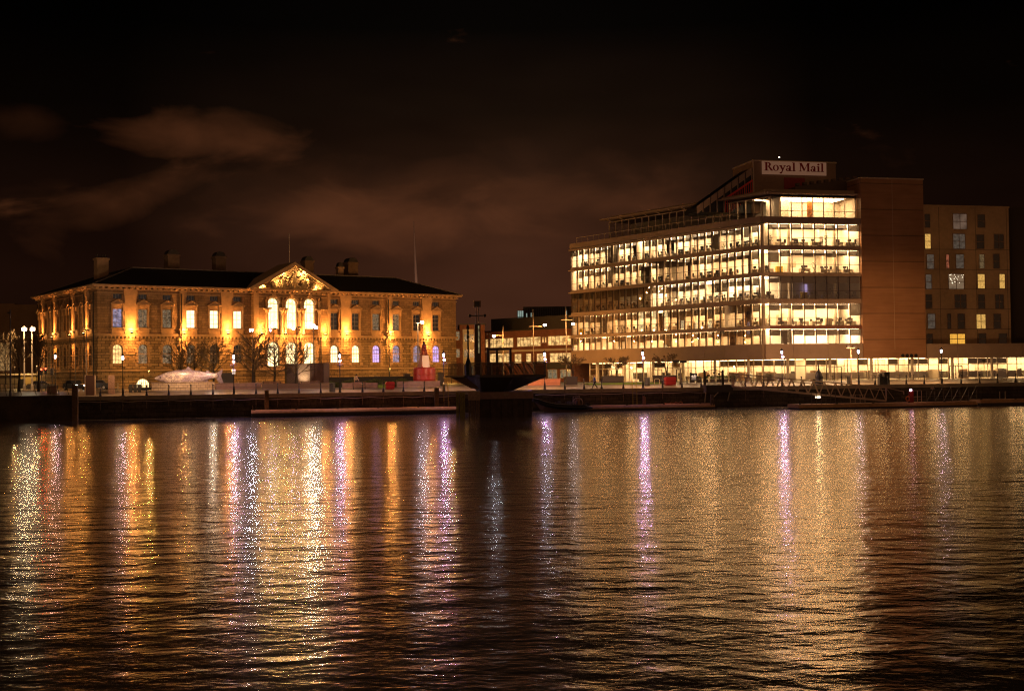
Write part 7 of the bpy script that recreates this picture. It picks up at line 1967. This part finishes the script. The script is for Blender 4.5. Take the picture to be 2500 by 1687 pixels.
# ------------------------------------------------------------------ people
def person(loc, rz, label, joints, edges, rad, cloth, skin, extra=None, scale=1.0):
    T = thing('person', label, 'person', loc, rz)
    T.scale = (scale,) * 3
    def skinmesh(name, keys, eds, radf, mt):
        me = bpy.data.meshes.new(name); idx = {k: i for i, k in enumerate(keys)}
        me.from_pydata([joints[k] for k in keys], [(idx[a], idx[b]) for a, b in eds if a in idx and b in idx], [])
        o = bpy.data.objects.new(name, me); col.objects.link(o); o.parent = T
        o.modifiers.new('skin', 'SKIN'); sv = me.skin_vertices[0].data
        for k, i in idx.items(): sv[i].radius = radf(k); sv[i].use_root = (k == keys[0])
        s_ = o.modifiers.new('sub', 'SUBSURF'); s_.levels = 1; s_.render_levels = 2; me.materials.append(mt); return o
    keys = list(joints.keys())
    skinmesh('body', keys, edges, lambda k: (rad[k],) * 2 if not isinstance(rad[k], tuple) else rad[k], skin)
    for nm_, ks, grow_, mt in cloth:
        skinmesh(nm_, ks, edges, lambda k: tuple(q + grow_ for q in ((rad[k],) * 2 if not isinstance(rad[k], tuple) else rad[k])), mt)
    return T
def walker_joints(stride=.36, arm=.22):
    J = dict(pel=(0, 0, .95), waist=(.0, 0, 1.12), chest=(.03, 0, 1.34), neck=(.05, 0, 1.50), skull=(.09, 0, 1.58), head=(.10, 0, 1.68),
             shl=(.03, .17, 1.42), shr=(.03, -.17, 1.42), ell=(.10, .24, 1.16), elr=(-.14, -.24, 1.18), wrl=(.30, .20, 1.02), wrr=(-.12, -.25, .93),
             hil=(.0, .09, .90), hir=(0, -.09, .90), knl=(stride * .55, .10, .50), knr=(-stride * .2, -.10, .50), anl=(stride, .10, .09), anr=(-stride * 1.1, -.10, .16), tol=(stride + .17, .11, .04), tor=(-stride * 1.1 + .13, -.11, .04))
    E_ = [('pel', 'waist'), ('waist', 'chest'), ('chest', 'neck'), ('neck', 'skull'), ('skull', 'head'), ('chest', 'shl'), ('chest', 'shr'), ('shl', 'ell'), ('shr', 'elr'), ('ell', 'wrl'), ('elr', 'wrr'),
          ('pel', 'hil'), ('pel', 'hir'), ('hil', 'knl'), ('hir', 'knr'), ('knl', 'anl'), ('knr', 'anr'), ('anl', 'tol'), ('anr', 'tor')]
    Rr = dict(pel=(.15, .12), waist=(.14, .11), chest=(.16, .12), neck=.055, skull=.085, head=(.095, .08), shl=.075, shr=.075, ell=.045, elr=.045, wrl=.03, wrr=.03, hil=.09, hir=.09, knl=.062, knr=.062, anl=.042, anr=.042, tol=.035, tor=.035)
    for s_, w_ in (('l', 'wrl'), ('r', 'wrr')):
        x, y, z = J[w_]; sg = 1 if s_ == 'l' else -1
        J['pa' + s_] = (x + .03, y, z - .07); Rr['pa' + s_] = (.035, .02); E_.append((w_, 'pa' + s_))
        for i, (dy, ln) in enumerate(((-.028, .055), (-.01, .068), (.010, .062), (.028, .048))):
            J[f'fa{s_}{i}'] = (x + .045, y + dy, z - .11); J[f'fb{s_}{i}'] = (x + .035, y + dy, z - .11 - ln); Rr[f'fa{s_}{i}'] = .010; Rr[f'fb{s_}{i}'] = .008; E_ += [('pa' + s_, f'fa{s_}{i}'), (f'fa{s_}{i}', f'fb{s_}{i}')]
        J['th' + s_] = (x + .075, y - sg * .035, z - .10); Rr['th' + s_] = .010; E_.append(('pa' + s_, 'th' + s_))
    return J, E_, Rr
M_skin = mat('skin', (.45, .28, .2), .6)
def face(T, J, hair_m, hood=None):
    hx, hy, hz = J['head']
    m = MB(); m.lathe([(.03, .13), (.075, .11), (.108, .06), (.112, .0), (.105, -.06), (.08, -.09)], hx - .025, hy, 12, hz + .005); m.build('hair', hair_m, T, smooth=True)
    m = MB(); m.lathe([(.004, -.025), (.014, 0), (.004, .03)], hx + .10, hy, 6, hz - .02); m.build('nose', M_skin, T)
J, E_, Rr = walker_joints()
p = G(QF.u(1452, 1.8, 945), 1.8)
body_up = ['chest', 'waist', 'pel', 'shl', 'shr', 'ell', 'elr', 'wrl', 'wrr', 'neck']; legs = ['pel', 'hil', 'hir', 'knl', 'knr', 'anl', 'anr']
T = person(p, QF.a + math.pi, 'person in blue jacket and dark trousers walking left along the quay', J, E_, Rr,
           [('jacket', body_up, .03, mat('blue_jacket', (.015, .04, .20), .8)), ('trousers', legs, .015, mat('dark_trousers', (.02, .018, .02), .85))], M_skin, scale=1.03)
face(T, J, mat('pale_cap', (.30, .16, .10), .8))
m = MB(); 
for k in ('tol', 'tor'): x, y, z = J[k]; m.box(x - .2, x + .09, y - .05, y + .05, z - .045, z + .04)
m.build('shoes', mat('pale_shoes', (.5, .4, .33), .7), T)
J, E_, Rr = walker_joints(.12)
p = G(QF.u(869, 9.2, 935), 9.2)
T = person(p, QF.a - .6, 'person in yellow vest and pale top standing by the hedge', J, E_, Rr,
           [('pale_top', body_up, .03, mat('pale_top', (.40, .30, .24), .8)), ('trousers', legs, .015, mat('dark_trousers', (.02, .018, .02), .85))], M_skin)
face(T, J, mat('dark_hair', (.03, .02, .015), .8))
m = MB(); m.box(-.2, -.14, -.17, .17, 1.0, 1.45); m.build('vest_back', mat('hi_vis_yellow', (.5, .6, .03), .6), T)
